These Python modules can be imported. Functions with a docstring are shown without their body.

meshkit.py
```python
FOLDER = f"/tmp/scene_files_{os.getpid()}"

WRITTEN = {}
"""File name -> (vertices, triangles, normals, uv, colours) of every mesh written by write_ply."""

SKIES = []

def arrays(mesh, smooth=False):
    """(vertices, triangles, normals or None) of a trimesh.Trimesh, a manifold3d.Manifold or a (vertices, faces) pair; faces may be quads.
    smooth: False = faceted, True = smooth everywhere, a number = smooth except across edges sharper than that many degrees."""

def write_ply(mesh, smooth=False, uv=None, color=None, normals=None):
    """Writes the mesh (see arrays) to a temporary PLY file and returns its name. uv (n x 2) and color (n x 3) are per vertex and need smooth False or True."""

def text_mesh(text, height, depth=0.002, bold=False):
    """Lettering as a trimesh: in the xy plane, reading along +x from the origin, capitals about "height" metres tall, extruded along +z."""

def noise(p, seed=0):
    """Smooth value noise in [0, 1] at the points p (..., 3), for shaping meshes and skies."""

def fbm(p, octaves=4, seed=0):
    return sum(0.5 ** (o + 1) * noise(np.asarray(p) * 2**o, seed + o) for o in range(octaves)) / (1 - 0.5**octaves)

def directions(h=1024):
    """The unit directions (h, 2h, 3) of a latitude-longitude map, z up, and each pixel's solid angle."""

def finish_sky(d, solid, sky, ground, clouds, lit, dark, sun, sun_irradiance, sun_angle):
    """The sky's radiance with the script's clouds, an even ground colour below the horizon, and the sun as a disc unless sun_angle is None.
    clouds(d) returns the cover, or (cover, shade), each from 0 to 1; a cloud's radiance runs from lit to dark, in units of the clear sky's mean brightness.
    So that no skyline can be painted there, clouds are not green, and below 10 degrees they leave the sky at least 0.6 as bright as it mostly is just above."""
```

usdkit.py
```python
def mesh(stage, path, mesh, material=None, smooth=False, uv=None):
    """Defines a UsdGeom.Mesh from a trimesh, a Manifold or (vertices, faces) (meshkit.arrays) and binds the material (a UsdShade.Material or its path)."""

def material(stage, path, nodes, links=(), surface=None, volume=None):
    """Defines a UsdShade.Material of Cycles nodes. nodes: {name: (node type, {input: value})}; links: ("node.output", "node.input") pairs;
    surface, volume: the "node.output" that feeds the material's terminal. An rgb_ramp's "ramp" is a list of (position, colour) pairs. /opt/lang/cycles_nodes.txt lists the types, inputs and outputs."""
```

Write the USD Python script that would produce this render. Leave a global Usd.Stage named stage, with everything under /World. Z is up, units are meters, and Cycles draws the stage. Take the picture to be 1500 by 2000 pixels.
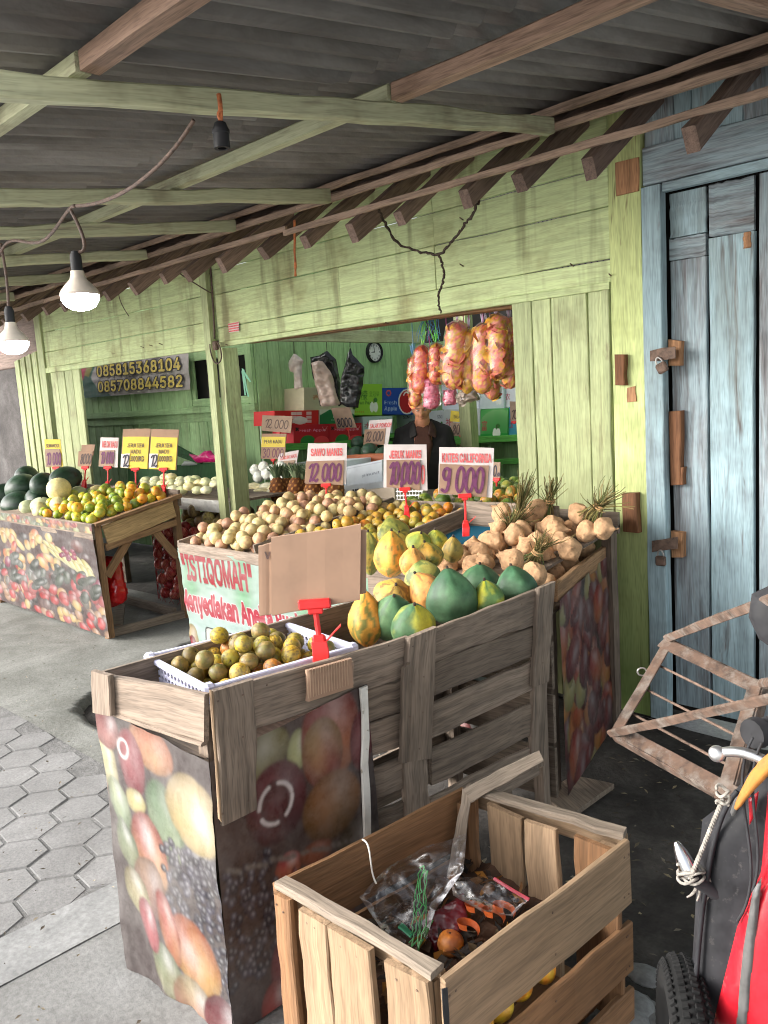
import math, random, glob, numpy as np, trimesh, usdkit, meshkit
from pxr import Usd, UsdGeom, UsdLux, UsdShade, Gf, Sdf, Vt

stage = Usd.Stage.CreateInMemory()
UsdGeom.SetStageUpAxis(stage, UsdGeom.Tokens.z)
UsdGeom.SetStageMetersPerUnit(stage, 1.0)
world = UsdGeom.Xform.Define(stage, '/World')
UsdGeom.Scope.Define(stage, '/World/Looks')
rng = np.random.default_rng(7)
random.seed(7)

# ---------------------------------------------------------------- camera, sky, sun, exposure
EXPOSURE = 1.95
SUN_EL, SUN_AZ = math.radians(24), math.atan2(-0.66, -0.75)     # overcast, brighter towards the street
YAW, PITCH, ROLL, FOCAL, EYE = math.radians(45), math.radians(8.1), math.radians(-3.65), 1620.0, 1.5
CF = np.array([-math.sin(YAW) * math.cos(PITCH), math.cos(YAW) * math.cos(PITCH), -math.sin(PITCH)])
_r = np.cross(CF, [0, 0, 1.0]); _r /= np.linalg.norm(_r); _u = np.cross(_r, CF)
CR, CU = math.cos(ROLL) * _r + math.sin(ROLL) * _u, -math.sin(ROLL) * _r + math.cos(ROLL) * _u
CC = np.array([0, 0, EYE])
cam = UsdGeom.Camera.Define(stage, '/World/camera')
M = Gf.Matrix4d(*[float(x) for x in (*CR, 0, *CU, 0, *(-CF), 0, *CC, 1)])
cam.AddTransformOp().Set(M)
cam.CreateHorizontalApertureAttr(36.0); cam.CreateVerticalApertureAttr(48.0)
cam.CreateFocalLengthAttr(36.0 * FOCAL / 1500.0)
cam.CreateExposureAttr(EXPOSURE)
cam.CreateClippingRangeAttr(Gf.Vec2f(0.02, 1000))

dome = UsdLux.DomeLight.Define(stage, '/World/sky')
sky_m = usdkit.material(stage, '/World/Looks/sky', {
    's': ('sky_texture', {'sky_type': 'single_scattering', 'sun_disc': False, 'sun_elevation': SUN_EL, 'sun_rotation': SUN_AZ, 'aerosol_density': 3.0}),
    'n': ('noise_texture', {'scale': 2.2, 'detail': 5}), 'g': ('texture_coordinate', {}),
    'bw': ('rgb_to_bw', {}), 'gr': ('mix_color', {'fac': 0.8, 'use_clamp': False}), 'cc': ('combine_color', {}),
    'cl': ('mix_color', {'blend_type': 'multiply', 'fac': 0.35, 'use_clamp': False}), 'b': ('background_shader', {'strength': 0.15})},
    [('s.color', 'bw.color'), ('bw.val', 'cc.r'), ('bw.val', 'cc.g'), ('bw.val', 'cc.b'), ('s.color', 'gr.a'), ('cc.color', 'gr.b'),
     ('g.generated', 'n.vector'), ('gr.result', 'cl.a'), ('n.fac', 'cl.b'), ('cl.result', 'b.color')], surface='b.background')
UsdShade.MaterialBindingAPI.Apply(dome.GetPrim()).Bind(sky_m)
dome.GetPrim().SetCustomDataByKey('kind', 'structure')
sun = UsdLux.DistantLight.Define(stage, '/World/sun')
sun.CreateIntensityAttr(0.13); sun.CreateAngleAttr(70.0); sun.CreateNormalizeAttr(True); sun.CreateColorAttr(Gf.Vec3f(1.0, 0.97, 0.93))
_d = np.array([math.sin(SUN_AZ) * math.cos(SUN_EL), math.cos(SUN_AZ) * math.cos(SUN_EL), math.sin(SUN_EL)])
sun.AddTransformOp().Set(Gf.Matrix4d().SetRotate(Gf.Rotation(Gf.Vec3d(0, 0, 1), Gf.Vec3d(*map(float, _d)))))

# ---------------------------------------------------------------- helpers
def ray(x, y):
    return ((x - 750) * CR - (y - 1000) * CU) / FOCAL + CF
def on(x, y, p0, n):
    """The point of the plane (p0, n) that the photograph shows at pixel x, y."""
    d = ray(x, y); n = np.asarray(n, float)
    return CC + d * (((np.asarray(p0, float) - CC) @ n) / (d @ n))
def onx(x, y, v): return on(x, y, (v, 0, 0), (1, 0, 0))
def ony(x, y, v): return on(x, y, (0, v, 0), (0, 1, 0))
def onz(x, y, v): return on(x, y, (0, 0, v), (0, 0, 1))
def unit(v):
    v = np.asarray(v, float); return v / max(np.linalg.norm(v), 1e-12)

_used = {}
def path_of(name, parent=None):
    base = parent.GetPath().pathString if parent is not None else '/World'
    k = _used.get((base, name), 0); _used[(base, name)] = k + 1
    return f'{base}/{name}' if k == 0 else f'{base}/{name}_{k:03d}'
def tag(prim, label=None, cat=None, group=None, kind=None):
    for k, v in (('label', label), ('category', cat), ('group', group), ('kind', kind)):
        if v: prim.SetCustomDataByKey(k, v)
    return prim
def thing(name, label, cat, loc=(0, 0, 0), group=None, kind=None, rot=None):
    x = UsdGeom.Xform.Define(stage, path_of(name))
    x.AddTranslateOp().Set(Gf.Vec3d(*map(float, loc)))
    if rot: x.AddRotateXYZOp().Set(Gf.Vec3f(*map(float, rot)))
    return tag(x.GetPrim(), label, cat, group, kind)
def part(name, parent): return UsdGeom.Xform.Define(stage, path_of(name, parent)).GetPrim()
def wpos(prim):
    a = prim.GetAttribute('xformOp:translate').Get() if prim and prim.HasAttribute('xformOp:translate') else None
    return np.array(a) if a is not None else np.zeros(3)

class MB:
    """Collects pieces (vertices, triangles, grain coordinates, colours) that become one mesh."""
    def __init__(s): s.v, s.f, s.g, s.c, s.n = [], [], [], [], 0
    def add(s, v, f, g=None, c=None):
        v = np.asarray(v, float); f = np.asarray(f, int)
        if f.shape[1] == 4: f = np.vstack([f[:, [0, 1, 2]], f[:, [0, 2, 3]]])
        s.v.append(v); s.f.append(f + s.n); s.n += len(v)
        s.g.append(np.asarray(g, float) if g is not None else v.copy())
        c = np.ones(3) if c is None else np.asarray(c, float)
        s.c.append(np.broadcast_to(c, (len(v), 3)) if c.ndim == 1 else c)
        return s
    def tm(s, m, c=None, g=None):
        return s.add(m.vertices, m.faces, g, c)
    def obj(s, name, mat, parent=None, smooth=False, label=None, cat=None, group=None, kind=None):
        v, f, g, c = np.vstack(s.v), np.vstack(s.f), np.vstack(s.g), np.vstack(s.c)
        used = np.unique(f)
        if len(used) < len(v):
            new = np.zeros(len(v), int); new[used] = np.arange(len(used)); v, g, c, f = v[used], g[used], c[used], new[f]
        if parent is not None:
            q = parent
            while q and q.GetPath().pathString != '/World':
                v = v - wpos(q) if q.IsA(UsdGeom.Xform) else v
                q = q.GetParent()
        if smooth and smooth is not True:
            tm_ = trimesh.Trimesh(v, f, process=False)
            sm = trimesh.graph.smooth_shade(tm_, angle=np.radians(smooth), facet_minarea=None)
            # carry attributes over by nearest original vertex
            from scipy.spatial import cKDTree
            k = cKDTree(v).query(sm.vertices)[1]
            v, f, g, c = np.array(sm.vertices), np.array(sm.faces), g[k], c[k]
        m = usdkit.mesh(stage, path_of(name, parent), (v, f), LOOK[mat], smooth=bool(smooth))
        api = UsdGeom.PrimvarsAPI(m)
        api.CreatePrimvar('grain', Sdf.ValueTypeNames.Float3Array, 'vertex').Set(Vt.Vec3fArray.FromNumpy(g.astype(np.float32)))
        api.CreatePrimvar('tint', Sdf.ValueTypeNames.Color3fArray, 'vertex').Set(Vt.Vec3fArray.FromNumpy(np.ascontiguousarray(c, np.float32)))
        return tag(m.GetPrim(), label, cat, group, kind)

def strip(P0, P1, Q0, Q1, n, t, N=5, jit=0.0015, ch=0.003, mb=None, c=None, endj=0.0):
    """A board between the edge P0-P1 and the edge Q0-Q1, its back in their plane, t thick along n; grain runs from 0 to 1."""
    P0, P1, Q0, Q1, n = (np.asarray(a, float) for a in (P0, P1, Q0, Q1, n))
    L = np.linalg.norm(P1 - P0); W = max(np.linalg.norm(Q0 - P0), 1e-4)
    off = rng.random(3) * 60
    ch = min(ch, t * .4, W * .3)
    V, G = [], []
    j1 = rng.normal(0, jit, N + 1); j2 = rng.normal(0, jit, N + 1); j3 = rng.normal(0, jit * .6, N + 1)
    for i in range(N + 1):
        u = i / N
        e = rng.normal(0, endj, 2) if i in (0, N) and endj else (0, 0)
        d = unit(P1 - P0)
        a = P0 + (P1 - P0) * u + d * e[0]; b = Q0 + (Q1 - Q0) * u + d * e[1]
        w = b - a; l = np.linalg.norm(w); w = w / max(l, 1e-9)
        a = a + w * j1[i]; b = b + w * j2[i]; l = np.linalg.norm(b - a)
        tt = t + j3[i]
        for (s, h) in ((0, 0), (0, tt - ch), (ch, tt), (l - ch, tt), (l, tt - ch), (l, 0)):
            V.append(a + w * s + n * h); G.append(off + (u * L, s, h))
    F = []
    for i in range(N):
        for k in range(6):
            F.append((i * 6 + k, i * 6 + (k + 1) % 6, i * 6 + 6 + (k + 1) % 6, i * 6 + 6 + k))
    F = np.array(F)
    F = np.vstack([F[:, [0, 1, 2]], F[:, [0, 2, 3]]])
    caps = []
    for k in range(1, 5):
        caps += [(0, k + 1, k), (N * 6, N * 6 + k, N * 6 + k + 1)]
    F = np.vstack([F, caps])
    # orient outward
    m = trimesh.Trimesh(np.array(V), F, process=False)
    if m.volume < 0: F = F[:, ::-1]
    return (mb or MB()).add(V, F, G, c)
def board(a, b, w, t, wdir, N=5, mb=None, **k):
    """A board from a to b (middle line of its cross-section), w wide along wdir, t thick."""
    a, b, wdir = (np.asarray(x, float) for x in (a, b, wdir))
    d = unit(b - a); wd = unit(wdir - d * (wdir @ d)); n = np.cross(d, wd)
    h = wd * w / 2; o = n * t / 2
    return strip(a - h - o, b - h - o, a + h - o, b + h - o, n, t, N, mb=mb, **k)
def quad(px, p0, n, t, N=5, mb=None, **k):
    """A board whose corners the photograph shows at px (start of edge 1, its end, end of edge 2, its start) on the plane (p0, n)."""
    A, B, C_, D = (on(x, y, p0, n) for x, y in px)
    return strip(A, B, D, C_, n, t, N, mb=mb, **k)
def box(c, s, ax=None, mb=None, ch=0.004, col=None, jit=0.0):
    """A box with chamfered edges; ax: 3 rows of axes."""
    s = np.asarray(s, float) / 2; ch = min(ch, s.min() * .5); pts = []
    for sx in (-1, 1):
        for sy in (-1, 1):
            for sz in (-1, 1):
                for k in range(3):
                    p = np.array([sx, sy, sz]) * s; q = p - np.array([sx, sy, sz]) * ch; q[k] = p[k]; pts.append(q)
    pts = np.array(pts) + rng.normal(0, jit, (24, 3)) if jit else np.array(pts)
    m = trimesh.convex.convex_hull(pts)
    v = np.array(m.vertices)
    w = v @ np.asarray(ax, float) if ax is not None else v
    return (mb or MB()).add(w + np.asarray(c, float), m.faces, v[:, [0, 1, 2]] + rng.random(3) * 40, col)
def tube(pts, r, sides=8, mb=None, col=None, closed=False, cap=True):
    pts = np.asarray(pts, float); n = len(pts); r = np.broadcast_to(r, n)
    T = np.gradient(pts, axis=0)
    T /= np.maximum(np.linalg.norm(T, axis=1, keepdims=True), 1e-9)
    up = np.array([0, 0, 1.0]) if abs(T[0][2]) < .9 else np.array([1.0, 0, 0])
    A = unit(np.cross(T[0], up)); V, G = [], []; L = 0
    for i in range(n):
        A = unit(A - T[i] * (A @ T[i])); B = np.cross(T[i], A)
        if i: L += np.linalg.norm(pts[i] - pts[i - 1])
        for k in range(sides):
            a = 2 * math.pi * k / sides
            V.append(pts[i] + r[i] * (A * math.cos(a) + B * math.sin(a))); G.append((L, a * r[i], 0))
    F = [(i * sides + k, i * sides + (k + 1) % sides, (i + 1) * sides + (k + 1) % sides, (i + 1) * sides + k) for i in range(n - 1) for k in range(sides)]
    F = np.array(F); F = np.vstack([F[:, [0, 1, 2]], F[:, [0, 2, 3]]])
    if cap:
        V += [pts[0], pts[-1]]; G += [(0, 0, 0), (L, 0, 0)]; e = n * sides
        F = np.vstack([F, [(e, (k + 1) % sides, k) for k in range(sides)], [(e + 1, (n - 1) * sides + k, (n - 1) * sides + (k + 1) % sides) for k in range(sides)]])
    return (mb or MB()).add(V, F, np.array(G) + rng.random(3) * 9, col)
def curve(ctrl, n=24):
    """A smooth line through the control points."""
    from scipy.interpolate import CubicSpline
    c = np.asarray(ctrl, float); t = np.r_[0, np.cumsum(np.maximum(np.linalg.norm(np.diff(c, axis=0), axis=1), 1e-6))]
    return CubicSpline(t, c)(np.linspace(0, t[-1], n))
def lathe(prof, c=(0, 0, 0), sides=24, mb=None, col=None, axis=(0, 0, 1)):
    """prof: (radius, height) pairs from the bottom up."""
    prof = np.asarray(prof, float); a = np.linspace(0, 2 * math.pi, sides, endpoint=False)
    z = unit(axis); x = unit(np.cross(z, [0.3, 1, 0.1])); y = np.cross(z, x)
    V = np.concatenate([np.outer(np.cos(a) * r, x) + np.outer(np.sin(a) * r, y) + z * h for r, h in prof])
    F = [(i * sides + k, i * sides + (k + 1) % sides, (i + 1) * sides + (k + 1) % sides, (i + 1) * sides + k) for i in range(len(prof) - 1) for k in range(sides)]
    F = np.array(F); F = np.vstack([F[:, [0, 1, 2]], F[:, [0, 2, 3]]])
    V = V + np.asarray(c, float)
    col2 = np.repeat(np.asarray(col, float), sides, 0) if col is not None and np.ndim(col) == 2 else col
    return (mb or MB()).add(V, F, None, col2)
def hullpts(spheres):
    pts = []
    base = trimesh.creation.icosphere(2).vertices
    for p, r in spheres: pts.append(np.asarray(p, float) + base * r)
    return trimesh.convex.convex_hull(np.vstack(pts))
def srgb(r, g, b):
    c = np.array([r, g, b]) / 255.0
    return np.where(c <= .04045, c / 12.92, ((c + .055) / 1.055) ** 2.4)
PRINT = .40
def grid(A, B, C_, D, nu, nv, img=None, wav=0.0, n=None, seed=1, freq=4.0, mb=None):
    """A sheet over the quad A(left top) B(right top) C(right bottom) D(left bottom) with an image array painted on its vertices."""
    A, B, C_, D = (np.asarray(x, float) for x in (A, B, C_, D))
    u, v = np.meshgrid(np.linspace(0, 1, nu), np.linspace(0, 1, nv)); u, v = u.ravel()[:, None], v.ravel()[:, None]
    P = (A * (1 - u) + B * u) * (1 - v) + (D * (1 - u) + C_ * u) * v
    if n is None: n = unit(np.cross(C_ - A, B - D))
    if wav:
        P = P + np.asarray(n) * (meshkit.fbm(np.hstack([u * freq, v * freq, 0 * u + seed]), 3, seed)[:, None] - .5) * wav
    i = np.arange(nu - 1)[None, :] + nu * np.arange(nv - 1)[:, None]; i = i.ravel()
    F = np.stack([i, i + nu, i + nu + 1, i + 1], 1)
    col = None
    if img is not None:
        h, w = img.shape[:2]
        x, y = (u[:, 0] * (w - 1)).round().astype(int), (v[:, 0] * (h - 1)).round().astype(int)
        col = img[y, x]
    return (mb or MB()).add(P, F, np.hstack([u, v, 0 * u]), col)

from PIL import Image, ImageDraw, ImageFont, ImageFilter
_fonts = glob.glob('/opt/blender-*/*/datafiles/fonts/')[0]
_fc = {}
def font(size, cjk=False):
    if (size, cjk) not in _fc: _fc[size, cjk] = ImageFont.truetype(_fonts + ('Noto Sans CJK Regular.woff2' if cjk else 'Inter.woff2'), size)
    return _fc[size, cjk]
def lin(im):
    a = np.asarray(im.convert('RGB'), float) / 255
    return np.where(a <= .04045, a / 12.92, ((a + .055) / 1.055) ** 2.4)
def text_geo(text, bold=2, cjk=False):
    """Flat shape of a line of text, scaled to unit height, starting at the origin."""
    from shapely import affinity, box as sbox, union_all
    f = font(64, cjk)
    x0, y0, x1, y1 = f.getbbox(text, anchor='ls', stroke_width=bold)
    im = Image.new('L', (x1 - x0 + 8, y1 - y0 + 8))
    ImageDraw.Draw(im).text((4 - x0, 4 - y0), text, 255, f, anchor='ls', stroke_width=bold)
    a = np.pad(np.asarray(im) > 127, ((0, 0), (1, 1))).astype(np.int8)
    r, s = np.nonzero(np.diff(a, axis=1) == 1); e = np.nonzero(np.diff(a, axis=1) == -1)[1]
    g = union_all(sbox(s, -r - 1, e, -r)).buffer(.6).buffer(-.6).simplify(.6)
    bx = g.bounds
    return affinity.scale(affinity.translate(g, -bx[0], -bx[1]), 1 / (bx[2] - bx[0]), 1 / (bx[3] - bx[1]), origin=(0, 0))
_tg = {}
def polys(g): return list(getattr(g, 'geoms', [g]))
def shape_mesh(g, o, ex, ey, lift, mb, col=None, th=0.0006):
    """Extrudes the flat shape g (unit square coordinates) onto the parallelogram o, ex, ey, lifted along its normal."""
    n = unit(np.cross(ex, ey))
    for p in polys(g):
        if p.area < 1e-7: continue
        m = trimesh.creation.extrude_polygon(p, 1.0, engine='earcut')
        v = np.array(m.vertices)
        mb.add(np.asarray(o) + np.outer(v[:, 0], ex) + np.outer(v[:, 1], ey) + np.outer(lift + v[:, 2] * th, n), m.faces, None, col)
    return mb
def text_on(text, o, ex, ey, mb, lift=0.0008, bold=2, cjk=False, col=None):
    k = (text, bold, cjk)
    if k not in _tg: _tg[k] = text_geo(*k)
    return shape_mesh(_tg[k], o, np.asarray(ex, float), np.asarray(ey, float), lift, mb, col)
HAND = {'0': [[(.5, 1), (.2, .85), (.08, .5), (.2, .12), (.5, 0), (.8, .15), (.92, .5), (.8, .88), (.5, 1)]], '1': [[(.2, .8), (.62, 1), (.5, 0)]],
        '2': [[(.12, .78), (.4, 1), (.8, .92), (.85, .65), (.5, .3), (.08, .04), (.35, .08), (.65, .0), (.98, .1)]],
        '3': [[(.1, .9), (.5, 1), (.85, .8), (.45, .55), (.85, .35), (.6, .02), (.1, .1)]],
        '8': [[(.75, .85), (.45, 1), (.15, .8), (.5, .52), (.85, .25), (.5, 0), (.12, .22), (.5, .52), (.82, .78), (.75, .85)]],
        '9': [[(.85, .85), (.45, 1), (.12, .75), (.4, .52), (.8, .7), (.88, .95), (.85, .4), (.6, .02), (.1, .08)]], '.': [[(.4, .02), (.5, -.12)]],
        '/': [[(.1, 0), (.9, 1)]], 'K': [[(.1, 0), (.15, 1)], [(.85, 1), (.15, .45), (.9, 0)]], 'G': [[(.9, .85), (.5, 1), (.1, .5), (.5, 0), (.9, .2), (.9, .5), (.5, .5)]]}
def hand(text, o, ex, ey, mb, pen=.06, lift=0.0008, slant=.12, col=None, over=.0, small='/KG'):
    """Handwritten marker strokes filling the parallelogram."""
    from shapely import LineString, union_all
    x, L = 0.0, []
    asp = np.linalg.norm(ex) / np.linalg.norm(ey)
    for i, ch in enumerate(text):
        w = {' ': .35, '.': .2, '1': .5}.get(ch, .72) * (1 - over)
        s = .3 if ch in small else 1.0
        for st in HAND.get(ch, []):
            pts = [(x + (a * .62 * s + slant * b * s), b * s * (.93 + .07 * ((i * 37) % 5) / 5)) for a, b in st]
            if len(pts) > 2: pts = [tuple(q) for q in curve(np.array([(a, b, 0) for a, b in pts]), 22)[:, :2]]
            L.append((pts, s))
        x += w * (s if s < 1 else 1)
    X = max(p[0] for pts, s in L for p in pts)
    g = union_all([LineString([(p[0] / X * asp, p[1]) for p in pts]).buffer(pen * (.6 if s < 1 else 1), quad_segs=3) for pts, s in L])
    from shapely import affinity
    return shape_mesh(affinity.scale(g, 1 / asp, 1, origin=(0, 0)), o, np.asarray(ex, float), np.asarray(ey, float), lift, mb, col)
# ---------------------------------------------------------------- materials
LOOK = {}
def look(name, nodes, links, surface): LOOK[name] = usdkit.material(stage, '/World/Looks/' + name, nodes, links, surface=surface)

def wood(name, paint, bare, wear=.45, soft=.12, dirt=.5, dirtcol=(.06, .045, .03), grain=1.0, rough=.75, vary=.25, low=None, lowz=(.2, 1.4), streak=None, fib=.7):
    """Sawn timber: grain along the board, tone per board, optional paint worn through to bare wood, dirt in blotches.
    low: a tone that gathers towards the foot of a wall (mould and splash)."""
    N = {'a': ('attribute', {'attribute': 'grain'}), 'g': ('geometry', {}),
         'm1': ('mapping', {'scale': (3.0, 55.0, 55.0)}), 'n1': ('noise_texture', {'scale': 1.0, 'detail': 3, 'roughness': .65, 'distortion': .3}),
         'm2': ('mapping', {'scale': (1.2, 9.0, 9.0)}), 'n2': ('noise_texture', {'scale': 1.0, 'detail': 4, 'roughness': .7, 'distortion': 1.2}),
         'n3': ('noise_texture', {'scale': 3.1, 'detail': 4, 'roughness': .65}), 'n4': ('noise_texture', {'scale': .35, 'detail': 1}),
         'm5': ('mapping', {'scale': (26.0, 26.0, 3.0)}), 'n5': ('noise_texture', {'scale': .35, 'detail': 3, 'roughness': .6}),
         'rg': ('rgb_ramp', {'ramp': [(.3, tuple(np.array(bare) * (1 - .45 * grain))), (.52, tuple(bare)), (.75, tuple(np.minimum(np.array(bare) * (1 + .35 * grain), .9)))]}),
         'pv': ('rgb_ramp', {'ramp': [(.3, tuple(np.array(paint) * (1 - vary))), (.5, tuple(paint)), (.7, tuple(np.minimum(np.array(paint) * (1 + vary * .7) + vary * .03, .9)))]}),
         'wn': ('math', {'math_type': 'multiply_add', 'value2': .35}), 'wr': ('map_range', {'from_min': wear - soft, 'from_max': wear + soft, 'to_min': 0, 'to_max': 1, 'clamp': True}),
         'mx': ('mix_color', {}), 'dr': ('map_range', {'from_min': .5, 'from_max': .72, 'to_min': 0, 'to_max': dirt, 'clamp': True}),
         'dm': ('mix_color', {'b': tuple(dirtcol)}), 'hh': ('math', {'math_type': 'multiply_add', 'value2': .6}),
         'gm': ('map_range', {'from_min': .38, 'from_max': .62, 'to_min': 1 - .26 * (1.12 - fib) / .42, 'to_max': 1.06, 'clamp': True}), 'gc': ('mix_color', {'blend_type': 'multiply', 'fac': .9, 'use_clamp': False}),
         'gcc': ('combine_color', {}),
         'm6': ('mapping', {'scale': (14.0, 210.0, 210.0)}), 'n6': ('noise_texture', {'scale': 1.0, 'detail': 1, 'roughness': .7}), 'f6': ('map_range', {'from_min': .34, 'from_max': .52, 'to_min': fib, 'to_max': 1.03, 'clamp': True}), 'm7': ('math', {'math_type': 'multiply'}),
         'bp': ('bump', {'strength': .6, 'distance': .004}), 'p': ('principled_bsdf', {'roughness': rough, 'specular_ior_level': .3})}
    L = [('a.vector', 'm1.vector'), ('m1.vector', 'n1.vector'), ('a.vector', 'm2.vector'), ('m2.vector', 'n2.vector'), ('g.position', 'n3.vector'), ('a.vector', 'n4.vector'),
         ('g.position', 'm5.vector'), ('m5.vector', 'n5.vector'),
         ('n1.fac', 'rg.fac'), ('n4.fac', 'pv.fac'), ('n1.fac', 'wn.value1'), ('n2.fac', 'wn.value3'), ('wn.value', 'wr.value'),
         ('wr.result', 'mx.fac'), ('rg.color', 'mx.a'), ('pv.color', 'mx.b'), ('n3.fac', 'dr.value'), ('dr.result', 'dm.fac'), ('mx.result', 'dm.a'),
         ('a.vector', 'm6.vector'), ('m6.vector', 'n6.vector'), ('n6.fac', 'f6.value'), ('n1.fac', 'gm.value'), ('gm.result', 'm7.value1'), ('f6.result', 'm7.value2'), ('m7.value', 'gcc.r'), ('m7.value', 'gcc.g'), ('m7.value', 'gcc.b'), ('dm.result', 'gc.a'), ('gcc.color', 'gc.b'),
         ('n1.fac', 'hh.value1'), ('wr.result', 'hh.value3'), ('hh.value', 'bp.height'), ('bp.normal', 'p.normal')]
    last = 'gc.result'
    if streak:
        N['sr'] = ('map_range', {'from_min': .54, 'from_max': .68, 'to_min': 0, 'to_max': streak, 'clamp': True})
        N['sm'] = ('mix_color', {'b': (.13, .10, .05)})
        L += [('n5.fac', 'sr.value'), ('sr.result', 'sm.fac'), (last, 'sm.a')]; last = 'sm.result'
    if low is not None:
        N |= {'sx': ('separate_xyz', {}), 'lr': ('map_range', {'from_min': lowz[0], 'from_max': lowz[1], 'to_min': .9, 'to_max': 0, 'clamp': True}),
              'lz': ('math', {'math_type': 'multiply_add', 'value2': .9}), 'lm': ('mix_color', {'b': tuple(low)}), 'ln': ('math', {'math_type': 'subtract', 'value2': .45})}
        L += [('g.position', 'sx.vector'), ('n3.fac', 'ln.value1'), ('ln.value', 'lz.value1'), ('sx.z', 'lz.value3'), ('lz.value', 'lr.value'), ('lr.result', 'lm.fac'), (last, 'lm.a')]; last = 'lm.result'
    look(name, N, L + [(last, 'p.base_color')], 'p.BSDF')

def plain(name, col, rough=.6, spec=.4, metal=0.0, noise=.12, scale=18, bump=.0, sub=0.0, coat=0.0, spots=None, spotscale=60, spotthr=(.6, .7)):
    col = np.asarray(col, float)
    N = {'g': ('texture_coordinate', {}), 'n': ('noise_texture', {'scale': scale, 'detail': 5, 'roughness': .6}),
         'r': ('rgb_ramp', {'ramp': [(.3, tuple(col * (1 - noise * 1.6))), (.5, tuple(col)), (.72, tuple(np.minimum(col * (1 + noise * 1.2), .95)))]}),
         'rr': ('map_range', {'from_min': .3, 'from_max': .7, 'to_min': max(rough - .1, .02), 'to_max': min(rough + .12, 1)}),
         'p': ('principled_bsdf', {'specular_ior_level': spec, 'metallic': metal, 'coat_weight': coat, 'coat_roughness': .1})}
    L = [('g.object', 'n.vector'), ('n.fac', 'r.fac'), ('n.fac', 'rr.value'), ('rr.result', 'p.roughness')]
    last = 'r.color'
    if spots is not None:
        N |= {'n2': ('noise_texture', {'scale': spotscale, 'detail': 4, 'roughness': .65}), 's2': ('map_range', {'from_min': spotthr[0], 'from_max': spotthr[1], 'to_min': 0, 'to_max': 1, 'clamp': True}), 'm2': ('mix_color', {'b': tuple(spots)})}
        L += [('g.object', 'n2.vector'), ('n2.fac', 's2.value'), ('s2.result', 'm2.fac'), (last, 'm2.a')]; last = 'm2.result'
    if bump:
        N['b'] = ('bump', {'strength': bump, 'distance': .003}); L += [('n2.fac' if spots is not None else 'n.fac', 'b.height'), ('b.normal', 'p.normal')]
    look(name, N, L + [(last, 'p.base_color')], 'p.BSDF')

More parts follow.
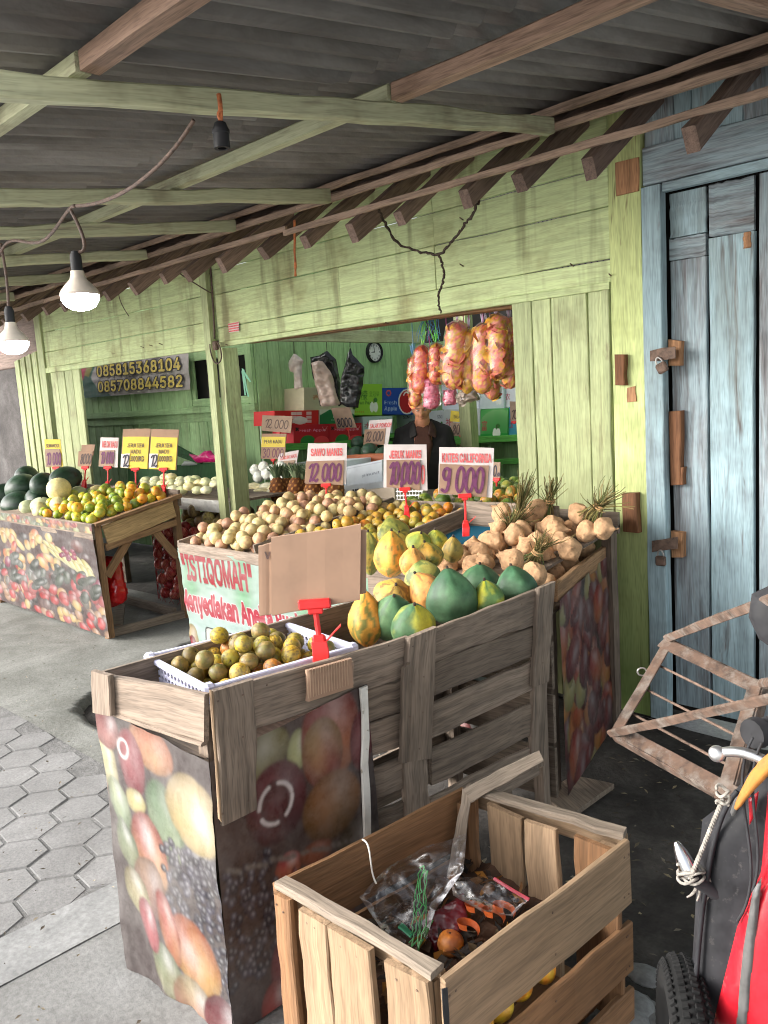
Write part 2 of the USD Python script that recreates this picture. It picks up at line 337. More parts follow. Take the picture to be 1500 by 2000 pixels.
def tinted(name, rough=.45, spec=.4, noise=.2, scale=30, bump=.1, dust=0.0, dustcol=(.4, .37, .32), coat=0.0, sub=0.0, pores=0):
    """Takes its colour from the mesh's own colours (printed vinyl, fruit skins)."""
    N = {'a': ('attribute', {'attribute': 'tint'}), 'g': ('texture_coordinate', {}), 'n': ('noise_texture', {'scale': scale, 'detail': 5, 'roughness': .65}),
         'mr': ('map_range', {'from_min': .3, 'from_max': .7, 'to_min': 1 - noise, 'to_max': 1 + noise * .6}), 'cc': ('combine_color', {}),
         'm': ('mix_color', {'blend_type': 'multiply', 'fac': 1.0, 'use_clamp': False}), 'dm': ('mix_color', {'b': tuple(dustcol)}),
         'dn': ('noise_texture', {'scale': 5.0, 'detail': 5, 'roughness': .7}), 'dr': ('map_range', {'from_min': .42, 'from_max': .7, 'to_min': 0, 'to_max': dust, 'clamp': True}),
         'rr': ('map_range', {'from_min': .3, 'from_max': .7, 'to_min': max(rough - .08, .03), 'to_max': min(rough + .15, 1)}),
         'n2': ('noise_texture', {'scale': pores or scale * 3, 'detail': 2}), 'b': ('bump', {'strength': bump, 'distance': .002}),
         'p': ('principled_bsdf', {'specular_ior_level': spec, 'coat_weight': coat, 'coat_roughness': .15, 'subsurface_weight': sub, 'subsurface_scale': .006})}
    L = [('a.color', 'm.a'), ('g.object', 'n.vector'), ('n.fac', 'mr.value'), ('mr.result', 'cc.r'), ('mr.result', 'cc.g'), ('mr.result', 'cc.b'), ('cc.color', 'm.b'),
         ('g.object', 'dn.vector'), ('dn.fac', 'dr.value'), ('dr.result', 'dm.fac'), ('m.result', 'dm.a'), ('dm.result', 'p.base_color'), ('n.fac', 'rr.value'), ('rr.result', 'p.roughness'),
         ('g.object', 'n2.vector'), ('n2.fac', 'b.height'), ('b.normal', 'p.normal')]
    look(name, N, L, 'p.BSDF')

LIME = (.565, .66, .34)
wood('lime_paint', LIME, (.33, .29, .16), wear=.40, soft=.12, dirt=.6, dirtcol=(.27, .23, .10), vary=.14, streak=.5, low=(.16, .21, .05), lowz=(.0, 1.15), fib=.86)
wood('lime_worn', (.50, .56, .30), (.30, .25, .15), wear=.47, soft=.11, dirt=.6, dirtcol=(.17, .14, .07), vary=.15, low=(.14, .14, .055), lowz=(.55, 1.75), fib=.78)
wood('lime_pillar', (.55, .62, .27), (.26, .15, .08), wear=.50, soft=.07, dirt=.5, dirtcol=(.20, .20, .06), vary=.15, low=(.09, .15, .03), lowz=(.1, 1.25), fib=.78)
wood('lime_beam', (.47, .48, .31), (.33, .28, .20), wear=.5, soft=.12, dirt=.65, dirtcol=(.13, .10, .06), vary=.15, fib=.86)
wood('inner_green', (.34, .52, .25), (.14, .20, .09), wear=.40, soft=.08, dirt=.45, dirtcol=(.06, .11, .04), vary=.14, streak=.2, fib=.86)
wood('blue_paint', (.36, .49, .53), (.22, .20, .19), wear=.52, soft=.08, dirt=.55, dirtcol=(.13, .14, .15), vary=.2, streak=.3, fib=.78)
wood('blue_grey', (.35, .44, .475), (.23, .205, .205), wear=.60, soft=.14, dirt=.4, dirtcol=(.12, .11, .12), vary=.2, grain=1.2, fib=.78)
wood('grey_wood', (.225, .172, .13), (.195, .147, .108), wear=.5, soft=.3, dirt=.55, dirtcol=(.09, .072, .058), vary=.35, grain=1.0)
wood('crate_pale', (.29, .195, .118), (.255, .165, .095), wear=.5, soft=.3, dirt=.5, dirtcol=(.27, .19, .12), vary=.3, grain=.55, rough=.65, fib=.78)
wood('crate_red', (.22, .115, .055), (.195, .10, .045), wear=.5, soft=.3, dirt=.45, dirtcol=(.16, .085, .04), vary=.3, grain=.6, rough=.65, fib=.78)
wood('crate_rim', (.235, .19, .145), (.225, .17, .125), wear=.5, soft=.3, dirt=.6, dirtcol=(.2, .16, .13), vary=.2, grain=.6)
wood('eave_wood', (.235, .16, .125), (.205, .14, .11), wear=.5, soft=.3, dirt=.45, dirtcol=(.08, .055, .045), vary=.35, grain=1.0)
wood('lath_wood', (.40, .28, .205), (.36, .25, .18), wear=.5, soft=.3, dirt=.6, dirtcol=(.10, .07, .05), vary=.3, grain=.9)
wood('purlin_wood', (.36, .235, .17), (.31, .20, .14), wear=.5, soft=.25, dirt=.75, dirtcol=(.11, .065, .045), vary=.25, grain=.8)
wood('desk_wood', (.30, .17, .085), (.27, .15, .07), wear=.5, soft=.3, dirt=.4, dirtcol=(.12, .07, .04), vary=.25, grain=.7)
wood('desk_panel', (.52, .34, .16), (.48, .31, .14), wear=.5, soft=.3, dirt=.3, dirtcol=(.25, .15, .08), vary=.12, grain=.45)
wood('brown_block', (.23, .10, .045), (.20, .09, .04), wear=.5, soft=.3, dirt=.35, dirtcol=(.08, .04, .02), vary=.2, grain=.7)
wood('orange_ply', (.46, .24, .12), (.42, .21, .10), wear=.5, soft=.3, dirt=.4, dirtcol=(.22, .12, .07), vary=.12, grain=.6)

def ground_look(name, a, b, c, scale=2.2, rough=.9, bump=.35, crack=0.0, fine=60):
    look(name, {'g': ('geometry', {}), 'n': ('noise_texture', {'scale': scale, 'detail': 8, 'roughness': .68, 'distortion': .4}), 'f': ('noise_texture', {'scale': fine, 'detail': 5, 'roughness': .7}),
        'r': ('rgb_ramp', {'ramp': [(.3, a), (.5, b), (.7, c)]}), 'fr': ('map_range', {'from_min': .3, 'from_max': .7, 'to_min': .72, 'to_max': 1.16}), 'cc': ('combine_color', {}),
        'm': ('mix_color', {'blend_type': 'multiply', 'fac': 1, 'use_clamp': False}), 'ad': ('math', {'math_type': 'multiply_add', 'value2': .35}), 'b': ('bump', {'strength': bump, 'distance': .012}),
        'v': ('voronoi_texture', {'feature': 'distance_to_edge', 'scale': 1.1, 'randomness': 1}), 'vw': ('vector_math', {'math_type': 'multiply_add', 'vector2': (.35, .35, .35)}),
        'vr': ('map_range', {'from_min': 0, 'from_max': .012, 'to_min': crack, 'to_max': 0, 'clamp': True}), 'k': ('mix_color', {'b': (.03, .028, .025)}),
        'p': ('principled_bsdf', {'roughness': rough, 'specular_ior_level': .25})},
        [('g.position', 'n.vector'), ('g.position', 'f.vector'), ('n.fac', 'r.fac'), ('f.fac', 'fr.value'), ('fr.result', 'cc.r'), ('fr.result', 'cc.g'), ('fr.result', 'cc.b'), ('r.color', 'm.a'), ('cc.color', 'm.b'),
         ('f.fac', 'ad.value1'), ('n.fac', 'ad.value3'), ('ad.value', 'b.height'), ('b.normal', 'p.normal'), ('n.color', 'vw.vector1'), ('g.position', 'vw.vector3'), ('vw.vector', 'v.vector'), ('v.distance', 'vr.value'),
         ('vr.result', 'k.fac'), ('m.result', 'k.a'), ('k.result', 'p.base_color')], 'p.BSDF')
ground_look('concrete', (.10, .098, .094), (.16, .158, .152), (.225, .223, .216), scale=1.6, crack=.0)
ground_look('slab_rough', (.10, .10, .087), (.155, .155, .14), (.215, .215, .198), scale=2.4, bump=.6)
ground_look('strip_concrete', (.16, .16, .157), (.215, .215, .211), (.28, .28, .276), scale=3.0, bump=.2, rough=.7)
ground_look('paver_grey', (.135, .131, .128), (.18, .176, .172), (.225, .22, .216), scale=3.5, bump=.3, fine=90)
ground_look('paver_joint', (.105, .102, .098), (.14, .136, .132), (.175, .17, .165), scale=9, bump=.7)
ground_look('dirt', (.026, .023, .02), (.046, .041, .037), (.085, .077, .069), scale=4.5, bump=1.0, fine=45)
ground_look('street', (.30, .295, .28), (.38, .375, .36), (.46, .455, .44), scale=1.0)
ground_look('plaster', (.035, .031, .03), (.07, .063, .06), (.12, .112, .108), scale=3.0, bump=.9)
look('sheeting', {'g': ('geometry', {}), 'mp': ('mapping', {'scale': (3, .7, 3)}), 'n': ('noise_texture', {'scale': 2.0, 'detail': 7, 'roughness': .7, 'distortion': .5}), 'f': ('noise_texture', {'scale': 55, 'detail': 4}),
     'a': ('attribute', {'attribute': 'tint'}),
     'r': ('rgb_ramp', {'ramp': [(.28, (.10, .09, .082)), (.5, (.185, .175, .167)), (.68, (.255, .245, .235)), (.8, (.31, .30, .29))]}), 'm': ('mix_color', {'blend_type': 'multiply', 'fac': 1, 'use_clamp': False}),
     'b': ('bump', {'strength': .5, 'distance': .004}), 'p': ('principled_bsdf', {'roughness': .8, 'specular_ior_level': .3})},
     [('g.position', 'mp.vector'), ('mp.vector', 'n.vector'), ('g.position', 'f.vector'), ('n.fac', 'r.fac'), ('r.color', 'm.a'), ('a.color', 'm.b'), ('m.result', 'p.base_color'), ('f.fac', 'b.height'), ('b.normal', 'p.normal')], 'p.BSDF')
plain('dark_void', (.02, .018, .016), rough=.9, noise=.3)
plain('cable', (.10, .065, .05), rough=.7, noise=.4, scale=60)
plain('orange_wire', (.45, .14, .05), rough=.6, noise=.4, scale=50)
plain('black_plastic', (.02, .02, .022), rough=.6, spec=.25, noise=.3, scale=30)
plain('rope', (.25, .23, .20), rough=.95, noise=.4, scale=90, bump=.6)
plain('twine', (.05, .035, .025), rough=.95, noise=.5, scale=60)
plain('white_paint', (.62, .60, .55), rough=.4, noise=.1, spots=(.3, .27, .22), spotthr=(.62, .72))
plain('cardboard', (.31, .195, .13), rough=.9, noise=.10, scale=9, bump=.1)
plain('cardboard_dull', (.33, .23, .165), rough=.9, noise=.14, scale=9)
plain('card_white', (.58, .52, .50), rough=.7, noise=.05, scale=20, spots=(.55, .42, .36), spotscale=14, spotthr=(.62, .8))
plain('card_yellow', (.62, .47, .05), rough=.6, noise=.08, scale=14)
plain('card_edge', (.40, .27, .18), rough=.9)
plain('red_clip', (.62, .022, .022), rough=.35, noise=.12, scale=20, spec=.5)
plain('red_print', (.62, .13, .13), rough=.7, noise=.3, scale=40)
plain('purple_ink', (.125, .03, .085), rough=.6, noise=.3, scale=60)
plain('black_ink', (.035, .03, .045), rough=.6, noise=.2)
plain('brown_ink', (.10, .06, .05), rough=.6, noise=.3)
plain('yellow_ink', (.62, .47, .09), rough=.6, noise=.2)
plain('rust', (.085, .052, .036), rough=.85, noise=.5, scale=25, bump=.4, spots=(.15, .125, .105), spotscale=22, spotthr=(.48, .66))
plain('rusty_iron', (.15, .10, .075), rough=.75, noise=.4, scale=50, metal=.3, bump=.3)
plain('steel_rod', (.42, .40, .37), rough=.4, metal=.8, noise=.2)
plain('chrome', (.75, .75, .76), rough=.12, metal=1.0, noise=.06)
plain('alloy', (.62, .62, .62), rough=.3, metal=1.0, noise=.1)
plain('tyre', (.012, .012, .012), rough=.85, spec=.12, noise=.3, bump=.2)
plain('fairing_black', (.016, .016, .018), rough=.5, spec=.22, noise=.3, scale=20, spots=(.05, .047, .045), spotscale=60, spotthr=(.6, .74))
plain('fairing_red', (.36, .010, .018), rough=.25, spec=.5, coat=.5, noise=.15, scale=12, spots=(.30, .20, .18), spotscale=30, spotthr=(.66, .78))
plain('fairing_grey', (.075, .072, .07), rough=.4, spec=.5, noise=.2, scale=20, spots=(.05, .045, .04), spotthr=(.62, .74))
plain('orange_sleeve', (.38, .15, .03), rough=.75, noise=.2, scale=40, bump=.2)
look('bulb_glow', {'e': ('emission', {'color': (.86, .93, 1.0), 'strength': 40.0})}, [], 'e.emission')
plain('bulb_cap', (.55, .48, .40), rough=.5, noise=.12, scale=14)
look('clear_film', {'f': ('fresnel', {'IOR': 1.35}), 'mr': ('map_range', {'from_min': 0, 'from_max': 1, 'to_min': .02, 'to_max': .55}), 't': ('transparent_bsdf', {'color': (.95, .95, .96)}), 'gl': ('glossy_bsdf', {'color': (1, 1, 1), 'roughness': .22}), 'm': ('mix_closure', {})},
     [('f.fac', 'mr.value'), ('mr.result', 'm.fac'), ('t.BSDF', 'm.closure1'), ('gl.BSDF', 'm.closure2')], 'm.closure')
tinted('vinyl', rough=.3, spec=.5, noise=.12, scale=25, bump=.12, dust=.24, dustcol=(.28, .265, .25))
tinted('vinyl_far', rough=.5, spec=.3, noise=.12, scale=25, bump=.08, dust=.25, dustcol=(.25, .24, .225))
tinted('print', rough=.55, spec=.3, noise=.08, scale=20, bump=.0)
tinted('citrus', rough=.36, spec=.45, noise=.18, scale=45, bump=.18, pores=500, dust=.35, dustcol=(.22, .17, .09))
tinted('skin_smooth', rough=.5, spec=.35, noise=.2, scale=50, bump=.1, dust=.25, dustcol=(.34, .25, .16))
tinted('tuber', rough=.85, spec=.2, noise=.35, scale=40, bump=.8, pores=130, dust=.4, dustcol=(.36, .24, .15))
tinted('melon_skin', rough=.35, spec=.45, noise=.25, scale=18, bump=.05)
tinted('papaya_skin', rough=.48, spec=.35, noise=.36, scale=34, bump=.22, dust=.22, dustcol=(.16, .17, .10), pores=160)
tinted('matte', rough=.8, spec=.25, noise=.2, scale=30, bump=.2)
tinted('plastic', rough=.35, spec=.5, noise=.1, scale=14, bump=.05, dust=.2)
tinted('glossy_bag', rough=.22, spec=.5, noise=.1, scale=14, bump=.15)
tinted('face_skin', rough=.5, spec=.35, noise=.14, scale=40, bump=.1)
tinted('cloth', rough=.85, spec=.2, noise=.25, scale=60, bump=.25)
# ---------------------------------------------------------------- ground
YW = 3.33                                   # front of the plank wall
NF = (0, -1, 0)
def sheet(name, pts, z0, z1, mat, step=None, **kw):
    from shapely import Polygon
    m = trimesh.creation.extrude_polygon(Polygon(pts), z1 - z0, engine='earcut'); m.apply_translation((0, 0, z0))
    return MB().tm(m).obj(name, mat, kind='structure', **kw)
MB().add([(-150, -150, -.07), (150, -150, -.07), (150, 150, -.07), (-150, 150, -.07)], [(0, 1, 2), (0, 2, 3)]).obj('ground', 'street', kind='structure')
def relief(name, x0, x1, y0, y1, z, mat, step, amp, sink=None, seed=3, freq=3.0, parent=None):
    xs, ys = np.arange(x0, x1 + step, step), np.arange(y0, y1 + step, step)
    X, Y = np.meshgrid(xs, ys)
    Z = z + (meshkit.fbm(np.stack([X * freq, Y * freq, 0 * X], -1), 4, seed) - .5) * amp
    if sink is not None: Z = Z - np.clip(sink(X, Y) / .04, 0, 1) * .12
    P = np.stack([X, Y, Z], -1).reshape(-1, 3); nu = len(xs)
    i = (np.arange(nu - 1)[None, :] + nu * np.arange(len(ys) - 1)[:, None]).ravel()
    F = np.stack([i, i + 1, i + nu + 1, i + nu], 1)
    if sink is not None: F = F[P[F][..., 2].max(1) > z - .11]
    return MB().add(P, F).obj(name, mat, smooth=True, kind='structure', parent=parent)
relief('dirt_ground', -4.4, 2.2, 1.55, 3.32, -.045, 'dirt', .05, .03, seed=5, freq=4)
def brk(x, y, s): return (meshkit.fbm(np.stack([x * 3.5, y * 3.5, 0 * x + s], -1), 4, s) - .5)
def slab_sink(x, y): return np.minimum(y - 1.70 - brk(x, y, 4) * .10, x + 4.10 + (y - 1.7) * .45 - brk(x, y, 2) * .3)
relief('concrete_floor', -9.2, -2.50, 1.5, 3.32, 0.0, 'slab_rough', .03, .016, sink=slab_sink, seed=9, freq=2)
relief('indoor_floor', -9.2, -1.7, 3.3, 6.7, -.01, 'dirt', .2, .01)
relief('side_floor', -15, -9.2, -1.5, 8, -.004, 'slab_rough', .4, .01)
relief('concrete_strip', -2.42, -2.236, -1.6, 1.72, 0.004, 'strip_concrete', .035, .006, seed=12, freq=5)
def apron_sink(x, y): return y - 1.66 - brk(x, y, 6) * .4
relief('concrete_apron', -2.235, 2.2, -1.6, 2.0, 0.0, 'concrete', .025, .01, sink=apron_sink, seed=15, freq=3)
pv = thing('pavement', None, None, kind='structure')
MB().add([(-9.2, -1.6, -.0045), (-2.41, -1.6, -.0045), (-2.41, 1.51, -.0045), (-9.2, 1.51, -.0045)], [(0, 1, 2), (0, 2, 3)]).obj('bed', 'paver_joint', pv)
R_ = .112
def hexagon(cx, cy, r, z, mb):
    a = np.radians(np.arange(6) * 60 - 4)
    rings = []
    tl = rng.normal(0, .010, 2)
    for rr, dz in ((r, -.03), (r, -.005), (r - .007, 0.0)):
        x, y = cx + rr * np.cos(a), cy + rr * np.sin(a)
        rings.append(np.stack([x, y, z + dz + (x - cx) * tl[0] * .35 + (y - cy) * tl[1] * .5], 1))
    V = np.vstack(rings + [[(cx, cy, z)]])
    F = [(i * 6 + k, i * 6 + (k + 1) % 6, i * 6 + 6 + (k + 1) % 6) for i in range(2) for k in range(6)] + [(i * 6 + k, i * 6 + 6 + (k + 1) % 6, i * 6 + 6 + k) for i in range(2) for k in range(6)] + [(12 + k, 12 + (k + 1) % 6, 18) for k in range(6)]
    return mb.add(V, F)
a1, a2 = R_ * 1.5, R_ * math.sqrt(3)
ca, sa = math.cos(math.radians(-4)), math.sin(math.radians(-4))
far_pavers = MB()
for i in range(-30, 12):
    for j in range(-16, 14):
        u, v = i * a1, j * a2 + (i % 2) * a2 / 2
        x, y = -3.02 + u * ca - v * sa, 1.06 + u * sa + v * ca
        if x > -2.5 or x < -6 or y > 1.44 or y < -1.45: continue
        z = -.002 + rng.normal(0, .0009)
        d = (np.array([x, y, 0]) - CC); px = 750 + FOCAL * (d @ CR) / (d @ CF) if d @ CF > .3 else -999
        if px > -120: hexagon(x, y, R_ - .0025, z, MB()).obj('paver', 'paver_grey', pv)
        else: hexagon(x, y, R_ - .0025, z, far_pavers)
far_pavers.obj('paver_field', 'paver_grey', pv, kind='stuff')

# ---------------------------------------------------------------- the green plank front
fr = thing('plank_shopfront', 'lime green plank front of the fruit shop with two wide openings', 'shop front')
def zx(name, x0, x1, z0, z1, y=YW, t=.02, mat='lime_paint', along='x', N=6, jit=.0015, lab=None, par=None, ch=.003):
    """An upright board on the wall plane between x0..x1 and z0..z1."""
    p = (lambda x, z: (x, y, z))
    if along == 'x': mb = strip(p(x1, z0), p(x0, z0), p(x1, z1), p(x0, z1), NF, t, N, jit, ch)
    else: mb = strip(p(x0, z0), p(x0, z1), p(x1, z0), p(x1, z1), NF, t, N, jit, ch)
    return mb.obj('plank' if lab is None else lab, mat, fr if par is None else par)
g_ = .003
# header right of the middle post
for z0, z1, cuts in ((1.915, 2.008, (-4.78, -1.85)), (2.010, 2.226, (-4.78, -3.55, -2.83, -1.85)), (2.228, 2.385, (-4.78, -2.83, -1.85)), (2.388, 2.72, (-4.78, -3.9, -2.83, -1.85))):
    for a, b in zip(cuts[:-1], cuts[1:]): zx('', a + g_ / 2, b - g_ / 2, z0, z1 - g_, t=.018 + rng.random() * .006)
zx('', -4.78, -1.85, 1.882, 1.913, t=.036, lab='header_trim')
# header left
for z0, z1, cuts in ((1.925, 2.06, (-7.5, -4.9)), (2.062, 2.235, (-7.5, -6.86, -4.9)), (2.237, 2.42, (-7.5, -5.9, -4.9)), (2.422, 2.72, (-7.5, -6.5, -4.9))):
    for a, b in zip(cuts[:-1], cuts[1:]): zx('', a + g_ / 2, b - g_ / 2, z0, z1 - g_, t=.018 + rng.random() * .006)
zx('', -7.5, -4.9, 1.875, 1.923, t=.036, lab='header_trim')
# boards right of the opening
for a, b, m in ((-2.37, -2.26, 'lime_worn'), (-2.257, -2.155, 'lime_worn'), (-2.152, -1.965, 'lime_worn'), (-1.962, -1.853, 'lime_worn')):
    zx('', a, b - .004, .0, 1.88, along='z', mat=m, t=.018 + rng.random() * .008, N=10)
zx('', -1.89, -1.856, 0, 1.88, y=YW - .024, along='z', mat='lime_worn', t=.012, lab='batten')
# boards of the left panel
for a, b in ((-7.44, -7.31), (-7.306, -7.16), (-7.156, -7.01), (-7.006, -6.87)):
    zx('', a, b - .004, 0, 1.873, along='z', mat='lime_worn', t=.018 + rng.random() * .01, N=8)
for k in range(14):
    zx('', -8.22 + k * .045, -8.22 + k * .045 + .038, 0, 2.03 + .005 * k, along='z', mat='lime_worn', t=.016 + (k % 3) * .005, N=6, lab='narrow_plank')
# corner posts
def post(x0, x1, z0, z1, y0, y1, mat, name='post', N=10):
    return board(((x0 + x1) / 2, (y0 + y1) / 2, z0), ((x0 + x1) / 2, (y0 + y1) / 2, z1), x1 - x0, y1 - y0, (1, 0, 0), N=N, jit=.002, ch=.006).obj(name, mat, fr)
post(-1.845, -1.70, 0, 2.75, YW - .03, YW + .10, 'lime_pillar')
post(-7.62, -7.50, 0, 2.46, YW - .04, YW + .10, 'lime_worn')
# the leaning middle post: light front strip and a thick dark-sided timber behind it
board((-4.875, YW - .04, 0), (-4.855, YW - .04, 2.56), .072, .034, (1, 0, 0), N=12, jit=.003).obj('post', 'lime_worn', fr)
board((-4.80, YW + .05, 0), (-4.785, YW + .05, 1.875), .06, .13, (1, 0, 0), N=10, jit=.003, ch=.010).obj('post', 'lime_worn', fr)
zx('', -5.02, -4.70, 1.93, 2.72, y=YW + .026, t=.02, lab='backing_board')
# inner rough beam seen below the header
board((-4.6, YW + .09, 1.93), (-1.9, YW + .09, 1.905), .08, .09, (0, 0, 1)).obj('inner_beam', 'desk_wood', fr)
# patches and wooden blocks on the corner post
def on_post(px, mat, name, lab, t=.012, y=YW - .031):
    quad(px, (0, y, 0), NF, t, N=3, ch=.004).obj(name, mat, fr, label=lab)
on_post([(1203, 318), (1203, 384), (1249, 373), (1249, 307)], 'orange_ply', 'patch', 'bare orange plywood patch at the top of the corner post', .006)
on_post([(1207, 692), (1207, 752), (1226, 752), (1226, 692)], 'brown_block', 'wooden_block', 'brown wooden block halfway up the corner post', .03)
on_post([(1221, 962), (1224, 1036), (1254, 1039), (1250, 961)], 'brown_block', 'wooden_block', 'large brown wooden block low on the corner post', .035)
on_post([(1224, 758), (1226, 786), (1243, 784), (1241, 754)], 'orange_ply', 'patch', None, .004)
# sticker on the header and nails
st = thing('small_sticker', 'small red and white sticker on the green header by the middle post', 'sticker', ony(456, 640, YW - .03))
P = [ony(x, y, YW - .025) for x, y in ((446, 632), (467, 628), (468, 647), (448, 650))]
MB().add(np.array(P) + (0, -.002, 0), [(0, 1, 2), (0, 2, 3)]).obj('paper', 'card_white', st)
m = MB()
for k in range(4):
    t0, t1 = (k + .15) / 4, (k + .75) / 4
    m.add([P[0] * (1 - t0) + P[3] * t0, P[1] * (1 - t0) + P[2] * t0, P[1] * (1 - t1) + P[2] * t1, P[0] * (1 - t1) + P[3] * t1] + np.array([0, -.004, 0]), [(0, 1, 2), (0, 2, 3)])
m.obj('red_lines', 'red_print', st)
m = MB()
for x, y in ((282, 679), (299, 676), (318, 673), (448, 675), (760, 633), (1195, 540), (1120, 520), (905, 430), (905, 520)):
    p = ony(x, y, YW - .02); tube([p, p + (0.006, -.035, .008)], .003, 5, m)
m.obj('nail', 'rusty_iron', fr)

# ---------------------------------------------------------------- blue wall and door
bl = thing('blue_plank_wall', 'weathered blue plank wall right of the green corner post, with a closed plank door', 'wall')
YB = YW + .01
def bq(px, mat='blue_paint', t=.02, y=YB, name='plank', N=8, par=None, lab=None, **k): return quad(px, (0, y, 0), NF, t, N=N, **k).obj(name, mat, par or bl, label=lab)
def bz(x0, x1, z0, z1, along='z', **k):
    y = k.pop('y', YB); t = k.pop('t', .02); mat = k.pop('mat', 'blue_paint'); name = k.pop('name', 'plank'); par = k.pop('par', bl)
    N = k.pop('N', 10)
    p = (lambda x, z: (x, y, z))
    mb = strip(p(x0, z0), p(x0, z1), p(x1, z0), p(x1, z1), NF, t, N) if along == 'z' else strip(p(x1, z0), p(x0, z0), p(x1, z1), p(x0, z1), NF, t, N)
    return mb.obj(name, mat, par, **k)
bz(-1.695, -1.612, 0, 2.262, t=.05, name='door_jamb', mat='blue_paint')
bz(-1.695, 1.5, 2.272, 2.42, along='x', mat='blue_grey', t=.03)
bz(-1.61, 1.5, 2.232, 2.268, along='x', mat='blue_paint', t=.035, name='lintel_trim')
x = -1.692
for k, w in enumerate((.13, .07, .2, .16, .22, .18, .2, .24, .2, .22, .2, .24, .2, .22, .2, .2)):
    bz(x, x + w - .004, 2.424, 2.95, mat='blue_paint' if k % 3 else 'blue_grey', t=.016 + .006 * (k % 2)); x += w
dr = part('door', bl)
XD = [-1.608, -1.445, -1.252, -1.03, -.82, -.60, -.39, -.16, .05, .27, .48, .7, .92, 1.14, 1.36, 1.5]
YD = YB + .045
for k in range(len(XD) - 1):
    a, b = XD[k], XD[k + 1]
    gap = (.012, .020, .006, .01, .006)[k % 5]
    if k == 0:
        bz(a, b - gap, 2.055, 2.228, y=YD, par=dr, name='door_plank', mat='blue_paint', t=.022)
        bz(a, b - gap, 1.965, 2.052, y=YD, par=dr, name='door_plank', mat='blue_grey', t=.026, along='x')
        bz(a, b - gap, .06, 1.962, y=YD, par=dr, name='door_plank', mat='blue_grey', t=.022)
    elif k == 1:
        bz(a, b - gap, 2.03, 2.23, y=YD, par=dr, name='door_plank', mat='blue_grey', t=.02, along='x')
        bz(a, b - gap, .05, 2.026, y=YD, par=dr, name='door_plank', mat='blue_paint', t=.026)
        bz(b - .056, b - gap - .008, 1.965, 2.025, y=YD - .027, par=dr, name='patch', mat='orange_ply', t=.004)
    else:
        bz(a, b - gap, .04 + .02 * (k % 2), 2.23, y=YD, par=dr, name='door_plank', mat='blue_paint' if k % 2 else 'blue_grey', t=.022)
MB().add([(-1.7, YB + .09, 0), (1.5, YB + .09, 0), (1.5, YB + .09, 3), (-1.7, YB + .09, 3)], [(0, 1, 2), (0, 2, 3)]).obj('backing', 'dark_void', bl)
# hasps, padlocks, handle block
def hasp(cx, cy, open_):
    h = thing('hasp', 'rusty hasp with %s padlock on the %s of the blue door' % (('a tilted', 'upper part') if open_ else ('a small hanging', 'lower part')), 'hasp', ony(cx, cy, YB))
    bx0 = [(cx + 12, cy - 27), (cx + 36, cy - 24), (cx + 36, cy + 24), (cx + 12, cy + 24)]
    quad([bx0[0], bx0[3], bx0[2], bx0[1]], (0, YD - .022, 0), NF, .035, N=2, ch=.005).obj('wooden_block', 'orange_ply', h)
    q = [(cx - 30, cy - 6), (cx + 20, cy - 14), (cx + 20, cy + 10), (cx - 30, cy + 16)]
    quad([q[0], q[1], q[2], q[3]], (0, YB - .062, 0), NF, .004, N=2, ch=.001).obj('strap', 'rusty_iron', h)
    p = ony(cx - 14, cy + (14 if open_ else 18), YB - .075)
    if open_: a, b = np.array([.45, 0, -.9]), np.array([.9, 0, .45])
    else: a, b = np.array([.02, 0, -1.0]), np.array([1.0, 0, .02])
    box(p + a * .034, (.044, .022, .042), np.array([b, [0, 1, 0], a]), ch=.006).obj('padlock_body', 'rusty_iron', h)
    t = np.linspace(0, math.pi, 12)
    tube([p + a * .016 + b * .014 * math.cos(k) - a * (.028 * math.sin(k)) for k in t], .0038, 7).obj('shackle', 'steel_rod', h, smooth=True)
hasp(1300, 690, True); hasp(1304, 1062, False)
hd = thing('door_pull', 'long brown wooden pull block nailed to the blue door between the hasps', 'door pull', ony(1325, 875, YD))
quad([(1313, 803), (1315, 946), (1336, 945), (1336, 801)], (0, YD - .022, 0), NF, .035, N=3, ch=.005).obj('bar', 'brown_block', hd)
quad([(1334, 912), (1334, 946), (1341, 945), (1341, 911)], (0, YD - .022, 0), NF, .03, N=2, ch=.004).obj('foot', 'brown_block', hd)

# ---------------------------------------------------------------- rooms behind
ins = thing('shop_interior', 'bright green boarded walls inside the fruit shop', 'interior walls')
def wall_boards(p0, p1, z0, z1, wide, n, par, mat='inner_green', name='wall_board', t=.015, skip=None):
    p0, p1 = np.array([*p0, 0.0]), np.array([*p1, 0.0]); L = np.linalg.norm(p1 - p0); d = (p1 - p0) / L; s = 0
    while s < L - .02:
        w = min(wide * (.75 + rng.random() * .5), L - s)
        a, b = p0 + d * s, p0 + d * (s + w - .004)
        tt = t + rng.random() * .006
        for (za, zb) in (skip(a, b) if skip else [(z0, z1)]):
            zz = np.array([0, 0, 1.0])
            strip(a + zz * za, a + zz * zb, b + zz * za, b + zz * zb, n, tt, 4).obj(name, mat, par)
        s += w
YB1, XC, YB2 = 4.6, -6.12, 6.6
WIN = [(ony(373, 705, YB1)[0], ony(440, 705, YB1)[0]), (ony(460, 700, YB1)[0], min(ony(524, 700, YB1)[0], XC - .10))]
zt, zb = ony(400, 703, YB1)[2], ony(400, 780, YB1)[2]
zs = ony(400, 800, YB1)[2]
def skip1(a, b):
    m = (a[0] + b[0]) / 2
    for w in (( WIN[0][0], WIN[1][1]),):
        if w[0] < m < min(w[1], XC - .06): return [(0, zs - .06), (zs + .02, zb), (zt, zt + .09), ]
    return [(0, zs - .06), (zs + .02, 2.6)]
wall_boards((-10.2, YB1), (XC, YB1), 0, 2.6, .15, NF, ins, skip=skip1)
